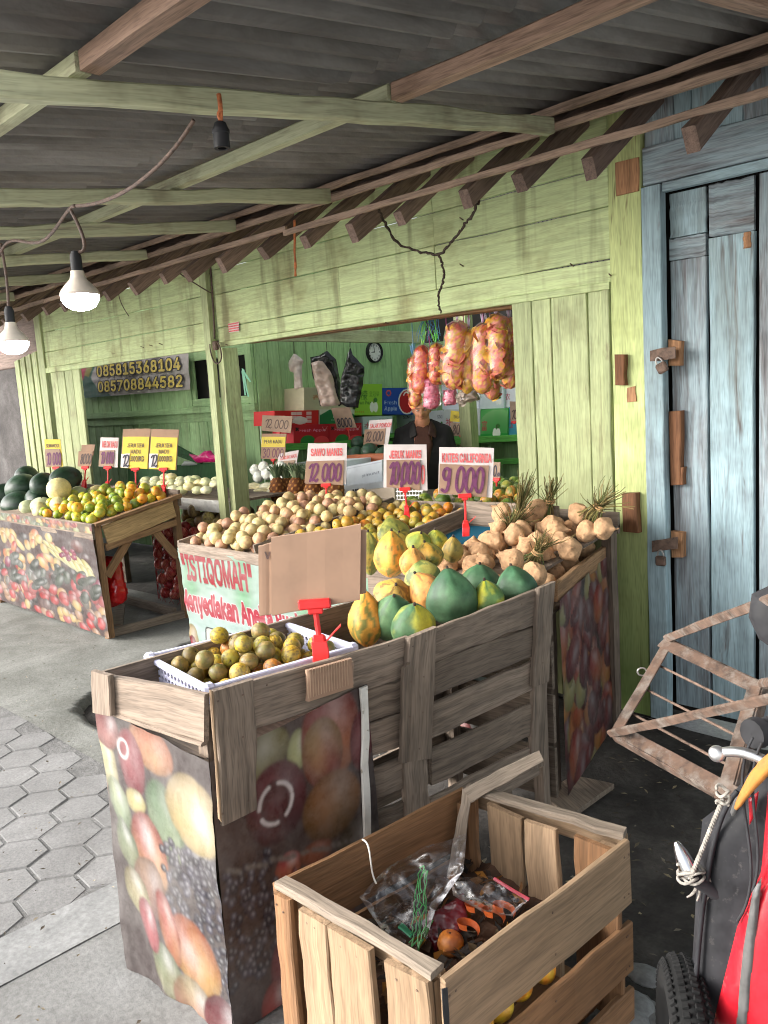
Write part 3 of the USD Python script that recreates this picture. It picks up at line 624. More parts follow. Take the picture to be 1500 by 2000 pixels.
board((-10.2, YB1 - .02, zs), (XC, YB1 - .02, zs), .05, .06, (0, 1, 0)).obj('ledge', 'inner_green', ins)
board((-10.2, YB1 - .012, zs - .075), (XC, YB1 - .012, zs - .075), .09, .03, (0, 0, 1)).obj('rail', 'inner_green', ins)
wn = part('window', ins)
for xx in (WIN[0][0] - .05, (WIN[0][1] + WIN[1][0]) / 2, WIN[1][1] + .04):
    board((xx, YB1 - .014, zb - .06), (xx, YB1 - .014, zt + .4), .09, .03, (1, 0, 0)).obj('window_frame', 'inner_green', wn)
board((WIN[0][0], YB1 - .012, zt + .05), (WIN[1][1], YB1 - .012, zt + .05), .1, .026, (0, 0, 1)).obj('window_frame', 'inner_green', wn)
board((WIN[0][0], YB1 - .012, zb - .03), (WIN[1][1], YB1 - .012, zb - .03), .07, .03, (0, 0, 1)).obj('window_frame', 'inner_green', wn)
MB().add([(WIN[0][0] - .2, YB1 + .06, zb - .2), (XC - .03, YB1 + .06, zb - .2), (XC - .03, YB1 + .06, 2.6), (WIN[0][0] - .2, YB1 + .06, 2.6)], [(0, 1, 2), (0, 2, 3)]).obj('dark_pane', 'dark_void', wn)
wall_boards((XC, YB1 - .0), (XC, YB2), 0, 3.1, .17, (1, 0, 0), ins)
DO = (ony(822, 640, YB2)[0], ony(905, 640, YB2)[0])
def skip2(a, b):
    m = (a[0] + b[0]) / 2
    return [(0, 1.99)] if m > DO[0] else [(0, 3.1)]
wall_boards((XC, YB2), (-1.7, YB2), 0, 3.1, .17, NF, ins, skip=skip2)
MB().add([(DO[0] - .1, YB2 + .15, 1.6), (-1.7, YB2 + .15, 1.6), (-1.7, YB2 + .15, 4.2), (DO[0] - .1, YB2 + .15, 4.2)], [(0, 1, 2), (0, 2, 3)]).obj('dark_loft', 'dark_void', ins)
wall_boards((-1.76, YB2), (-1.76, YW + .1), 0, 2.8, .17, (-1, 0, 0), ins)
# beam across the room, the inner post and the cross rail
A_, B_ = onx(560, 654, -5.3), None
board(on(500, 652, (-5.2, 0, 0), (1, 0, 0)), on(825, 660, (-5.2, 0, 0), (1, 0, 0)), .10, .06, (0, 0, 1)).obj('beam', 'lime_beam', ins)
pA = ony(900, 653, 6.2); pB = ony(760, 657, 6.2)
ip = ony(921, 900, 5.6)
board((ip[0], 5.6, 0), (ip[0] - .02, 5.6, 2.3), .12, .10, (1, 0, 0), N=8).obj('inner_post', 'lime_worn', ins)

# neighbour's dim plaster wall at the far left
nb = thing('plaster_wall', 'dim stained plaster wall beyond the left end of the shop', 'wall')
box((-10.3, 3.62, 1.0), (4.1, .16, 2.0), ch=.01).obj('wall', 'plaster', nb)
box((-10.3, 3.7, 2.4), (4.1, .1, .76), ch=.01).obj('dark_boarding', 'eave_wood', nb)

# ---------------------------------------------------------------- house roof edge
hr = thing('tiled_roof_edge', 'dark rafter ends and thin battens of the house eaves above the green wall', 'eaves')
S = .68
def roofz(y): return 2.30 + S * (y - 2.85)
rd = unit((0, 1, S)); rn = np.array([0, -S, 1.0]) / math.hypot(1, S)
tails = [-.55, -.9, -1.247, -1.629, -1.956, -2.21, -2.572, -2.854, -3.237, -3.579, -3.93, -4.265, -4.603, -4.932, -5.28, -5.6, -5.95, -6.3, -6.62, -6.95, -7.3, -7.65, -8.0, -.2, .15, .5, .85, 1.2]
for i, x in enumerate(tails):
    e = rng.normal(0, .02)
    a = np.array([x, 2.795 + e, roofz(2.795 + e)]); b = np.array([x + rng.normal(0, .01), 3.9, roofz(3.9)])
    board(a, b, .076 + rng.normal(0, .007), .048, rn, N=5, jit=.004, ch=.005, endj=.008).obj('rafter', 'eave_wood', hr)
for y, z, w in ((2.875, 2.352, .028), (2.975, 2.478, .03), (3.04, 2.572, .03)):
    for xa, xb in ((-9.5, -6.3), (-6.32, -3.4), (-3.42, -.9), (-.92, 1.6)):
        j = rng.normal(0, .008, 2)
        board((xa, y - .05, z + j[0]), (xb, y - .05, z + j[1]), w, .016, (0, 0, 1), N=14, jit=.002, ch=.002).obj('batten', 'lath_wood', hr)
# tiles over the eaves, laid to y=4.3; the room behind is lit from an open skylight
def tile_row(y0, y1):
    mb = MB()
    xs = np.arange(-9.6, 1.7, .03); prof = .018 * np.abs(np.sin(xs * math.pi / .24))
    V, F = [], []
    for k, x in enumerate(xs):
        for y, dz in ((y0, .10), (y1, .085), (y0, .085), (y1, .07)): V.append((x, y, roofz(y) + dz + prof[k]))
    n = len(xs)
    for k in range(n - 1):
        a, b = k * 4, k * 4 + 4
        F += [(a, b, b + 1, a + 1), (a + 2, a + 3, b + 3, b + 2), (a, a + 2, b + 2, b)]
    return mb.add(V, F)
for k in range(2): tile_row(3.02 + k * .26, 3.06 + k * .26 + .3).obj('tile_course', 'eave_wood', hr)

# ---------------------------------------------------------------- canopy
cp = thing('corrugated_canopy', 'grey corrugated sheet canopy on wooden beams above the fruit stands', 'canopy')
def cz(y): return 2.235 + .095 * (y - 1.0)          # underside of the canopy rafters
def rx(x2, y): return x2 + .135 * (2 - y) * -1
raf = [(-.905, 'purlin_wood'), (-1.99, 'lime_beam'), (-3.28, 'lime_beam'), (-4.08, 'lime_beam'), (-5.06, 'lime_beam'), (-6.1, 'lime_beam'), (-7.2, 'lime_beam'), (-8.3, 'lime_beam'), (.2, 'purlin_wood'), (1.3, 'purlin_wood')]
for x2, m in raf:
    dx = .124
    if m == 'lime_beam': y1 = 2.92
    else: y1 = 2.95
    p = lambda y: np.array([x2 + dx * (y - 2), y, cz(y) + .070])
    board(p(.86), p(y1), .060, .042, (0, 0, 1), N=14, jit=.003, ch=.006).obj('rafter', m, cp)
purl = [(1.10, 'P1'), (2.12, 'P2')]
for y, k in purl:
    z = cz(y) + .10 + .028
    # bare reddish at the right, painted at the left
    cut = {'P1': -2.06, 'P2': -1.95}.get(k, -2)
    board((-9.3, y, z), (cut - .004, y - .005, z), .042, .052, (0, 1, 0), N=16, jit=.003, ch=.006).obj('purlin', 'lime_beam', cp)
    board((cut + .004, y + .004, z), (1.9, y + .02, z), .050, .052, (0, 1, 0), N=14, jit=.004, ch=.006).obj('purlin', 'purlin_wood', cp)
def sheet_(x0, x1, y0, y1, dz):
    xs = np.arange(x0, x1 + .001, .012); ys = np.linspace(y0, y1, 5)
    V = []
    for y in ys:
        yy = y + (meshkit.noise(np.stack([xs * 9, 0 * xs + y, 0 * xs], -1), 3) - .5) * (.03 if y in (y0, y1) else 0)
        for x, q in zip(xs, yy):
            V.append((x + .124 * (q - 2), q, cz(q) + .156 + .026 + .024 * math.sin(2 * math.pi * x / .105) + dz + .004 * math.sin(q * 3 + x)))
    n = len(xs); i = (np.arange(n - 1)[None, :] + n * np.arange(len(ys) - 1)[:, None]).ravel()
    F = np.stack([i, i + n, i + n + 1, i + 1], 1)
    V = np.array(V)
    mb = MB(); c = .75 + rng.random() * .5
    mb.add(V, F, None, (c, c * .99, c * .97)); mb.add(V + (0, 0, .006), F[:, ::-1], None, (c, c, c))
    return mb
for k in range(14):
    x0 = -9.6 + k * .84
    for j, (y0, y1) in enumerate(((.80, 1.95), (1.85, 3.32))):
        off = rng.normal(0, .05)
        sheet_(x0, x0 + .84 + .105, y0, y1 + off if j == 0 else y1, (.000 if j == 0 else .014) + (k % 2) * .007).obj('sheet', 'sheeting', cp)

# wind-blown scraps and grit on the concrete
lf = thing('floor_litter', 'small leaf scraps and grit on the concrete at the left', 'litter', (-3.5, 1.8, 0), kind='stuff'); m = MB(); g = np.random.default_rng(17)
for k in range(330):
    x, y = (g.uniform(-6, -2.3), g.uniform(1.5, 2.4)) if k % 3 else (g.uniform(-3.6, -1.7), g.uniform(.5, 1.5)); a = g.random() * 6.3; l, w = g.uniform(.003, .011), g.uniform(.002, .006)
    d, e = np.array([math.cos(a), math.sin(a), .2]) * l, np.array([-math.sin(a), math.cos(a), .3]) * w; c = np.array([x, y, .011])
    m.add([c - d, c + e, c + d, c - e + (0, 0, .003)], [(0, 1, 2), (0, 2, 3)], None, srgb(*((110, 100, 84), (80, 70, 58), (140, 132, 118), (70, 62, 52))[k % 4]))
m.obj('scraps', 'matte', lf)
# ---------------------------------------------------------------- painted fruit for printed vinyl
def canvas(w, h, col): return np.ones((h, w, 3)) * srgb(*col)
def blob(im, cx, cy, rx, ry, ang, col, hi=(.3, -.35), shade=.55, gloss=.5, tip=None, edge=.08):
    h, w = im.shape[:2]; q = max(rx, ry) + 2
    x0, x1, y0, y1 = int(max(0, cx - q)), int(min(w, cx + q + 1)), int(max(0, cy - q)), int(min(h, cy + q + 1))
    if x1 <= x0 or y1 <= y0: return
    Y, X = np.mgrid[y0:y1, x0:x1].astype(float)
    c, s = math.cos(ang), math.sin(ang)
    x, y = ((X - cx) * c + (Y - cy) * s) / rx, (-(X - cx) * s + (Y - cy) * c) / ry
    r = np.hypot(x, y); m = np.clip((1 - r) / edge, 0, 1)[..., None]
    base = srgb(*col) * np.ones((*X.shape, 3))
    if tip is not None:
        t = np.clip(.5 + y * .7 + .2 * np.sin(x * 5), 0, 1)[..., None]; base = base * (1 - t) + srgb(*tip) * t
    base = base * (1 - shade * np.clip(r, 0, 1) ** 2)[..., None]
    g = np.exp(-(((x - hi[0]) ** 2) * 9 + ((y - hi[1]) ** 2) * 5))[..., None]
    base = base * (1 - gloss * g) + gloss * g * .8
    im[y0:y1, x0:x1] = im[y0:y1, x0:x1] * (1 - m) + base * m
def fruit_print(w, h, seed, n, size, pal=None, back=(60, 45, 45)):
    r = np.random.default_rng(seed); im = canvas(w, h, back)
    pal = pal or [((190, 60, 60), (220, 160, 90)), ((225, 190, 110), (235, 215, 150)), ((110, 125, 95), (150, 160, 110)), ((215, 120, 70), (225, 170, 100)), ((120, 40, 55), (190, 80, 80)), ((200, 200, 150), (170, 180, 120)), ((70, 85, 75), (110, 120, 90)), ((205, 90, 80), (230, 140, 110))]
    for k in range(n):
        a, b = pal[r.integers(len(pal))]; s = size * (.6 + r.random() * .8)
        blob(im, r.random() * w, r.random() * h, s * (.55 + .25 * r.random()), s, r.normal(0, .45), a, tip=b, gloss=.35)
    return im

# ---------------------------------------------------------------- front stand (grey crate boards, fruit vinyl)
S0 = np.array([-1.60, .975, 0.0]); E1 = unit((.053, .9986, 0)); NS = np.array([E1[1], -E1[0], 0]); E2 = unit((-.993, -.12, 0)); NE = unit(np.array([.12, -.993, 0]))
fs = thing('display_stand', 'grey crate-board display stand with a worn fruit vinyl wrapped round its end', 'display stand', S0)
def sq(px, mat='grey_wood', t=.018, off=0.0, name='plank', N=6, **k): return quad(px, S0 + NS * off, NS, t, N=N, jit=.002, endj=.004, **k).obj(name, mat, fs)
def eq(px, mat='grey_wood', t=.018, off=0.0, name='plank', N=6, **k): return quad(px, S0 + NE * off, NE, t, N=N, jit=.002, endj=.004, **k).obj(name, mat, fs)
def sp(s, z, off=0.0): return S0 + E1 * s + np.array([0, 0, z]) + NS * off
def ep(s, z, off=0.0): return S0 + E2 * s + np.array([0, 0, z]) + NE * off
eq([(196, 1312), (412, 1352), (408, 1448), (200, 1384)], N=6, t=.016)
eq([(186, 1306), (190, 1390), (226, 1396), (222, 1318)], off=.018, N=3, t=.015)
eq([(222, 1384), (406, 1447), (406, 1456), (222, 1392)], off=.002, N=5, t=.02, name='lath')
sq([(412, 1350), (430, 1608), (497, 1578), (489, 1323)], off=.018, t=.016)
sq([(409, 1352), (427, 1604), (432, 1606), (415, 1350)], off=.034, t=.006, N=4, mat='crate_pale', name='edge_strip')
sq([(470, 1332), (792, 1242), (789, 1318), (470, 1426)], t=.016)
sq([(842, 1229), (1048, 1148), (1044, 1216), (841, 1291)], t=.016)
sq([(792, 1244), (777, 1492), (836, 1478), (846, 1226)], off=.018, t=.016)
sq([(784, 1300), (779, 1490), (790, 1488), (795, 1296)], off=.036, t=.012, N=4, name='edge_strip')
sq([(1046, 1148), (1035, 1338), (1066, 1326), (1078, 1136)], off=.018, t=.016)
sq([(1036, 1336), (1030, 1500), (1056, 1490), (1062, 1326)], off=.004, t=.016)
sq([(782, 1486), (786, 1610), (834, 1590), (826, 1478)], off=.006, t=.018)
for (x0, x1, rows) in ((640, 790, [(1368, 1320, 1436, 1384), (1440, 1388, 1500, 1452), (1528, 1474, 1590, 1536), (1616, 1560, 1700, 1640)]),
                       (838, 1046, [(1294, 1219, 1358, 1276), (1372, 1284, 1440, 1342), (1462, 1366, 1535, 1428), (1556, 1448, 1630, 1512)])):
    for a, b, c, d in rows: sq([(x0, a), (x1, b), (x1, d), (x0, c)], t=.014)
# inner frame: back boards, far end, bin floor, corner legs
for z0, z1 in ((.66, .83), (.47, .64), (.28, .45), (.08, .26)):
    a = S0 + E2 * .42; strip(a + (0, 0, z0), a + E1 * 1.3 + (0, 0, z0), a + (0, 0, z1), a + E1 * 1.3 + (0, 0, z1), -NS, .014, 5).obj('plank', 'grey_wood', fs)
    b = S0 + E1 * 1.31; strip(b + (0, 0, z0), b + E2 * .42 + (0, 0, z0), b + (0, 0, z1), b + E2 * .42 + (0, 0, z1), E1, .014, 4).obj('plank', 'grey_wood', fs)
MB().add([S0 + (0, 0, .69) - NS * .01, S0 + E1 * 1.3 + (0, 0, .69) - NS * .01, S0 + E1 * 1.3 + E2 * .42 + (0, 0, .69), S0 + E2 * .42 + (0, 0, .69)], [(0, 1, 2), (0, 2, 3)]).obj('bin_floor', 'grey_wood', fs)
for a in (S0 + E1 * .03 + E2 * .03, S0 + E1 * 1.28 + E2 * .03, S0 + E1 * .03 + E2 * .39, S0 + E1 * 1.28 + E2 * .39):
    board(a, a + (0, 0, .80), .04, .04, (1, 0, 0), N=4).obj('leg', 'grey_wood', fs)
# vinyl print: one picture for the end, one for the long side
W_, H_ = 220, 420
im = canvas(W_, H_, (95, 82, 80)) * .8
def B(*a, **k): blob(im, *a, **k)
fx = lambda x: (x - 85) / 500 * W_
fy = lambda y: (y - 400) / 1290 * H_
B(fx(110), fy(640), 22, 62, -.15, (222, 205, 140), tip=(205, 200, 160)); B(fx(130), fy(480), 26, 34, .2, (150, 70, 70), tip=(190, 120, 110))
B(fx(330), fy(480), 46, 34, .3, (205, 120, 75), tip=(215, 150, 90), gloss=.2); B(fx(235), fy(590), 28, 52, -.08, (175, 60, 72), tip=(150, 60, 70), gloss=.15)
B(fx(460), fy(900), 66, 40, .1, (60, 45, 60))
B(fx(365), fy(800), 37, 66, -.1, (120, 150, 110), tip=(150, 165, 125), gloss=.2); B(fx(500), fy(690), 52, 62, -.1, (225, 200, 150), tip=(235, 205, 130), hi=(.25, .05), gloss=.85)
B(fx(235), fy(770), 20, 20, 0, (215, 200, 130)); B(fx(150), fy(830), 24, 44, -.3, (175, 185, 140), tip=(140, 160, 120))
B(fx(280), fy(990), 34, 62, -.22, (190, 95, 80), tip=(215, 160, 110), hi=(.0, -.3), gloss=.7); B(fx(170), fy(1010), 22, 42, -.25, (125, 140, 105), tip=(155, 160, 120))
B(fx(260), fy(1180), 34, 50, -.1, (170, 130, 100), tip=(150, 110, 100), gloss=.3); B(fx(190), fy(1240), 24, 40, -.3, (165, 150, 105), tip=(200, 190, 140))
for k in range(240):                                    # dark grapes with points of light
    gx, gy = fx(330 + rng.random() * 270), fy(880 + rng.random() * 700)
    B(gx, gy, 6.5, 7, 0, ((70, 62, 78), (52, 45, 62), (88, 82, 100), (45, 36, 48))[k % 4], hi=(.1, -.2), gloss=.42, shade=.6)
B(fx(440), fy(1400), 48, 66, -.28, (200, 105, 60), tip=(220, 165, 80), hi=(-.2, -.1), gloss=.45); B(fx(330), fy(1330), 20, 60, -.2, (190, 80, 65), tip=(205, 130, 80), gloss=.4)
B(fx(300), fy(1560), 30, 44, -.3, (135, 145, 110), tip=(165, 160, 120)); B(fx(230), fy(1380), 18, 44, -.2, (185, 90, 95)); B(fx(420), fy(1640), 44, 40, .2, (190, 170, 130), tip=(180, 120, 90))
B(fx(540), fy(1650), 36, 44, .1, (120, 45, 55), tip=(150, 70, 70))
t = np.linspace(0, 2 * math.pi, 60)
for a in t: B(fx(200 + 22 * math.cos(a)), fy(540 + 42 * math.sin(a)), 2.6, 2.6, 0, (235, 225, 220), shade=0)
end_img = im
def wrap(img, P, nu, nv, n, name, seed, wav=.02, lum=1.0):
    from scipy.ndimage import gaussian_filter
    img = gaussian_filter(img, (1.1, 1.1, 0)); img = (img * .8 + img.mean(-1, keepdims=True) * .2) * PRINT * lum
    grid(*P, nu, nv, img, wav=wav, n=n, seed=seed, freq=5).obj(name, 'vinyl', fs, smooth=True)
CT, CB = S0 + NE * .010 + NS * .021 + (0, 0, .695), S0 + NE * .018 + NS * .022
TL, TR = on(190, 1380, S0, NE) + NE * .006, CT
BR, BL = CB, on(257, 1885, S0, NE) + NE * .01
wrap(end_img, (TL, TR, BR, BL), 120, 210, NE, 'vinyl_end', 4)
W_, H_ = 300, 340
im = canvas(W_, H_, (70, 55, 52))
gx_ = lambda x: (x - 590) / 620 * W_
gy_ = lambda y: (y - 350) / 1300 * H_
B(gx_(740), gy_(480), 70, 34, -.3, (150, 140, 85), tip=(120, 110, 70), gloss=.2); B(gx_(900), gy_(500), 20, 28, .3, (175, 175, 110), gloss=.3)
B(gx_(1040), gy_(500), 62, 62, -.25, (150, 50, 40), tip=(170, 90, 40), gloss=.2); B(gx_(1000), gy_(570), 42, 46, -.2, (165, 120, 60), tip=(140, 60, 40), gloss=.15)
B(gx_(1165), gy_(610), 26, 40, .2, (120, 45, 50), gloss=.3); B(gx_(810), gy_(690), 58, 52, 0, (110, 38, 46), tip=(75, 32, 36), gloss=.1)
B(gx_(800), gy_(690), 26, 30, .0, (85, 32, 36), gloss=.05)
for a in np.linspace(0, 2 * math.pi, 90):
    if math.sin(a * 3.7) > -.55: B(gx_(805 + 62 * math.cos(a)), gy_(690 + 92 * math.sin(a)), 3.6, 2.6, 0, (200, 185, 180), shade=0)
B(gx_(1020), gy_(850), 60, 46, 0, (150, 95, 45), tip=(115, 80, 35), gloss=.12); B(gx_(830), gy_(1020), 26, 20, 0, (185, 45, 45), tip=(190, 110, 60)); B(gx_(940), gy_(1030), 34, 16, .1, (150, 75, 35), gloss=.1)
for k in range(130):
    B(gx_(600 + rng.random() * 180), gy_(880 + rng.random() * 560), 6, 5.6, 0, ((60, 50, 62), (45, 38, 50), (80, 74, 88))[k % 3], hi=(.1, -.2), gloss=.3)
B(gx_(790), gy_(1230), 12, 34, .1, (190, 180, 110)); B(gx_(840), gy_(1180), 10, 40, .15, (140, 30, 40)); B(gx_(780), gy_(1480), 24, 40, .1, (140, 45, 55), tip=(120, 30, 40)); B(gx_(900), gy_(1360), 22, 22, 0, (95, 110, 75))
B(gx_(980), gy_(1300), 60, 60, .2, (120, 50, 45), tip=(150, 90, 60)); B(gx_(1100), gy_(1200), 50, 60, .2, (95, 80, 60)); B(gx_(740), gy_(1620), 26, 30, .2, (170, 60, 50)); B(gx_(830), gy_(1590), 24, 40, .3, (170, 170, 110))
for k in range(26): B(gx_(620 + k * 22 + rng.normal(0, 4)), gy_(880 + k * 9.5 + rng.normal(0, 4)), 9, 5, .5, (120, 112, 104), shade=.1, gloss=.0, edge=.8)
T0, T1 = sp(.012, .66, .020), on(704, 1345, S0, NS) + NS * .012
sd = (T1 - S0) @ E1
wrap(im, (CT, sp(sd, T1[2] + .02, .026), sp(sd + .02, .03, .026), CB), 150, 170, NS, 'vinyl_side', 8, wav=.010, lum=1.7)
sq([(703, 1344), (708, 1640), (724, 1632), (716, 1342)], mat='white_paint', off=.03, t=.006, N=6, name='white_strip')

def nail_heads(pts, n, par):
    m = MB()
    for c in pts: lathe([(.0026, 0), (.0026, .0008), (.001, .001)], np.asarray(c) + rng.normal(0, .003, 3) * (1 - np.abs(n)), 6, m, axis=n)
    m.obj('nail_heads', 'rusty_iron', par)
nail_heads([on(x, y, S0 + NS * (.035 if 770 < x < 850 or x > 1030 or x < 500 else .0175), NS) for x, y in ((425, 1372), (476, 1360), (436, 1590), (484, 1566), (440, 1480), (476, 1440), (806, 1262), (832, 1254), (804, 1330), (828, 1322), (800, 1400), (826, 1392), (796, 1470), (820, 1462), (1052, 1165), (1066, 1158), (1048, 1230), (1062, 1224), (1044, 1300), (1060, 1294), (520, 1336), (760, 1262), (870, 1240), (1020, 1180))], NS, fs)
# ---------------------------------------------------------------- price sign on a red clamp
def clip_pole(par, head, foot, n, s=1.0, clamp=True, flip=1):
    """Red plastic: a jaw that grips the card, a rod, a spring clamp at its foot."""
    par = part('clip_stand', par)
    head, foot, n = np.asarray(head, float), np.asarray(foot, float), np.asarray(n, float)
    sd = unit(np.cross((0, 0, 1.0), n)); up = unit(head - foot)
    box(head + n * .004, (.085 * s, .022 * s, .026 * s), np.array([sd, n, up]), ch=.004 * s).obj('jaw', 'red_clip', par)
    box(head + n * .004 + up * -.018 * s, (.04 * s, .016 * s, .018 * s), np.array([sd, n, up]), ch=.004 * s).obj('jaw_neck', 'red_clip', par)
    tube([head - up * .02 * s, foot + up * .045 * s], .0075 * s, 8).obj('rod', 'red_clip', par, smooth=40)
    if clamp:
        f = foot
        m = MB()
        box(f + up * .035 * s + n * .006 * s, (.036 * s, .026 * s, .032 * s), np.array([sd, n, up]), mb=m, ch=.006 * s)
        P = curve([f + up * .035 * s + n * .016 * s, f + up * .0 + n * .026 * s, f - up * .045 * s + n * .024 * s], 6)
        strip(P[0] - sd * .02 * s, P[-1] - sd * .022 * s, P[0] + sd * .02 * s, P[-1] + sd * .022 * s, n, .006 * s, 3, mb=m)
        strip(f + up * .03 * s - n * .01 * s - sd * .016 * s, f - up * .04 * s - n * .014 * s - sd * .016 * s, f + up * .03 * s - n * .01 * s + sd * .016 * s, f - up * .04 * s - n * .014 * s + sd * .016 * s, n, .005 * s, 3, mb=m)
        m.obj('clamp', 'red_clip', par)
        a = f + up * .03 * s + sd * .012 * s * flip
        strip(a, a + up * .05 * s + sd * .05 * s * flip + n * .02, a + n * .012 * s, a + up * .05 * s + sd * .05 * s * flip + n * .035 * s, unit(np.cross(sd, n)), .006 * s, 3).obj('lever', 'red_clip', par)
def price_sign(label, n, p0, cards, head, foot, texts=(), s=.66, group=None, clamp=True, flip=1, cat='price sign'):
    """cards: (px corners, material, offset); texts: (kind, text, px o, px right end, px top left, ink, pen or weight)."""
    n = unit(n); p0 = np.asarray(p0, float)
    c = on(*(head or cards[0][0][2]), p0, n)
    t = thing('price_sign', label, cat, c, group)
    for k, (px, mat, off) in enumerate(cards):
        q = [on(x, y, p0 + n * off, n) for x, y in px]
        strip(q[3], q[2], q[0], q[1], n, .0035, 3, jit=.0008, ch=.001).obj('card', mat, t)
    for kind, tx, o, ex, ey, ink, pen, off in texts:
        a, b, d = (on(*q, p0 + n * (off + .0045), n) for q in (o, ex, ey))
        m = MB()
        (hand(tx, a, b - a, d - a, m, pen=pen, lift=0.0) if kind == 'hand' else text_on(tx, a, b - a, d - a, m, lift=0.0, bold=pen))
        m.obj('handwritten_price' if kind == 'hand' else 'lettering', ink, t)
    if foot: clip_pole(t, on(*head, p0 + n * .004, n), on(*foot, p0 + n * .004, n), n, s, clamp, flip)
    return t
NV = unit((.55, -.83, .0))                               # most cards face the customer
# ---------------------------------------------------------------- fruit kinds (each built once, then referenced)
kinds = stage.CreateClassPrim('/World/fruit_kinds')
_proto_geo = {}
def kind_prim(name):
    x = UsdGeom.Xform.Define(stage, '/World/fruit_kinds/' + name); return x.GetPrim()
_protos = {}
def ball(sub=3): m = trimesh.creation.icosphere(sub); return np.array(m.vertices), np.array(m.faces)
def proto_round(kind, k, r, cols, mat, sq_=.92, lump=.05, lf=1.5, pole=True, sub=3, patch=1.6, mottle=None, calyx='twine', thr=(.42, .58)):
    """One variety: a slightly flattened, lumpy ball with two-tone skin."""
    v, f = ball(sub); sd = k * 17 + len(kind)
    nz = meshkit.fbm(v * lf + sd, 3, sd); rr = r * (1 + (nz - .5) * lump * 2)
    P = v * rr[:, None] * (1, 1, sq_)
    if pole:
        d = np.hypot(v[:, 0], v[:, 1]); P[:, 2] -= np.where(v[:, 2] > 0, r * .10 * np.exp(-(d / .22) ** 2), 0)
    t = np.clip((meshkit.fbm(v * patch + sd * 3.1, 3, sd + 5) - thr[0]) / (thr[1] - thr[0]), 0, 1)[:, None]
    a, b = (srgb(*c) for c in cols[k % len(cols)])
    C = a * (1 - t) + b * t
    if mottle is not None:
        q = np.clip((meshkit.fbm(v * 6 + sd, 3, sd + 9) - .56) / .06, 0, 1)[:, None] * .8; C = C * (1 - q) + srgb(*mottle) * q
    p = kind_prim(f'{kind}_{k}')
    MB().add(P, f, None, C).obj('peel', mat, p, smooth=True)
    if calyx:
        lathe([(0.001, 0), (r * .10, .0), (r * .085, r * .07), (.001, r * .08)], (0, 0, r * sq_ - r * .13), 7).obj('stalk', calyx, p, smooth=True)
    return p
def put(name, proto, loc, label, cat, group=None, rot=None, s=1.0, parent_scale=None):
    """A copy of a kind of fruit as an object of its own."""
    x = UsdGeom.Xform.Define(stage, path_of(name))
    Rm = trimesh.transformations.euler_matrix(*rot)[:3, :3] if rot is not None else np.eye(3)
    sc = np.broadcast_to(s, 3)
    A = (Rm * sc[None, :]).T
    x.AddTransformOp().Set(Gf.Matrix4d(*[float(q) for q in (*A[0], 0, *A[1], 0, *A[2], 0, *loc, 1)]))
    p = x.GetPrim(); p.GetReferences().AddInternalReference(proto.GetPath()); p.SetInstanceable(True)
    return tag(p, label, cat, group)
def drop(n, sample, r, base, seed, heap=None, tries=14, tight=.95):
    g = np.random.default_rng(seed); P = np.zeros((0, 3))
    for _ in range(n):
        best = None
        for _ in range(tries):
            x, y = sample(g)
            z = base(x, y) + r
            if len(P):
                d = np.hypot(P[:, 0] - x, P[:, 1] - y); m = d < 2 * r * tight
                if m.any(): z = max(z, (P[m, 2] + np.sqrt((2 * r * tight) ** 2 - d[m] ** 2)).max())
            s = z - base(x, y) - (heap(x, y) if heap else 0)
            if best is None or s < best[0]: best = (s, x, y, z)
        P = np.vstack([P, best[1:]])
    return P
def poly_sampler(pts):
    from shapely import Polygon, Point
    P = Polygon(pts); x0, y0, x1, y1 = P.bounds
    def s(g):
        while True:
            x, y = x0 + g.random() * (x1 - x0), y0 + g.random() * (y1 - y0)
            if P.contains(Point(x, y)): return x, y
    return s
def fill(name, protos, P, label, cat, group, g, tilt=1.2, sc=(.92, 1.08), tones=None):
    """label: what and where, with {c} for the tone and {w} for the place in its heap as the photograph shows it."""
    d = P - CC; px, py = 750 + FOCAL * (d @ CR) / (d @ CF), 1000 - FOCAL * (d @ CU) / (d @ CF)
    H = ('far left', 'left', 'centre', 'right', 'far right'); qx, qy = np.quantile(px, (.2, .4, .6, .8)), np.quantile(py, (.34, .67))
    for i, p in enumerate(P):
        k = int(g.integers(len(protos))); h, v = H[int((px[i] > qx).sum())], ('top', 'middle', 'bottom')[int((py[i] > qy).sum())]
        lab = label.replace('{c}', tones[k % len(tones)] if tones else '').replace('{w}', 'in the middle' if (h, v) == ('centre', 'middle') else f'at the {v} {h}').strip()
        put(name, protos[k], p, lab, cat, group, rot=(g.normal(0, tilt), g.normal(0, tilt), g.random() * 6.3), s=sc[0] + g.random() * (sc[1] - sc[0]))
GREEN, LG, YEL, ORA, BRN = (110, 135, 30), (150, 165, 45), (205, 180, 50), (215, 135, 35), (140, 110, 50)
K_sawo = [proto_round('sapodilla', k, .031, [((205, 182, 126), (186, 158, 108)), ((192, 170, 118), (172, 140, 100)), ((196, 156, 116), (170, 130, 98)), ((184, 168, 118), (156, 132, 90)), ((208, 190, 138), (188, 170, 116)), ((176, 132, 104), (150, 110, 86))], 'skin_smooth', sq_=1.08, lump=.04, pole=False, calyx='twine') for k in range(6)]
K_siam = [proto_round('siam_orange', k, .038, [(LG, YEL), (GREEN, LG), ((120, 140, 35), (190, 170, 50)), (YEL, (220, 150, 40)), (ORA, (225, 170, 50)), ((95, 125, 40), (130, 150, 45)), (LG, (170, 170, 60))], 'citrus', sq_=.86) for k in range(7)]
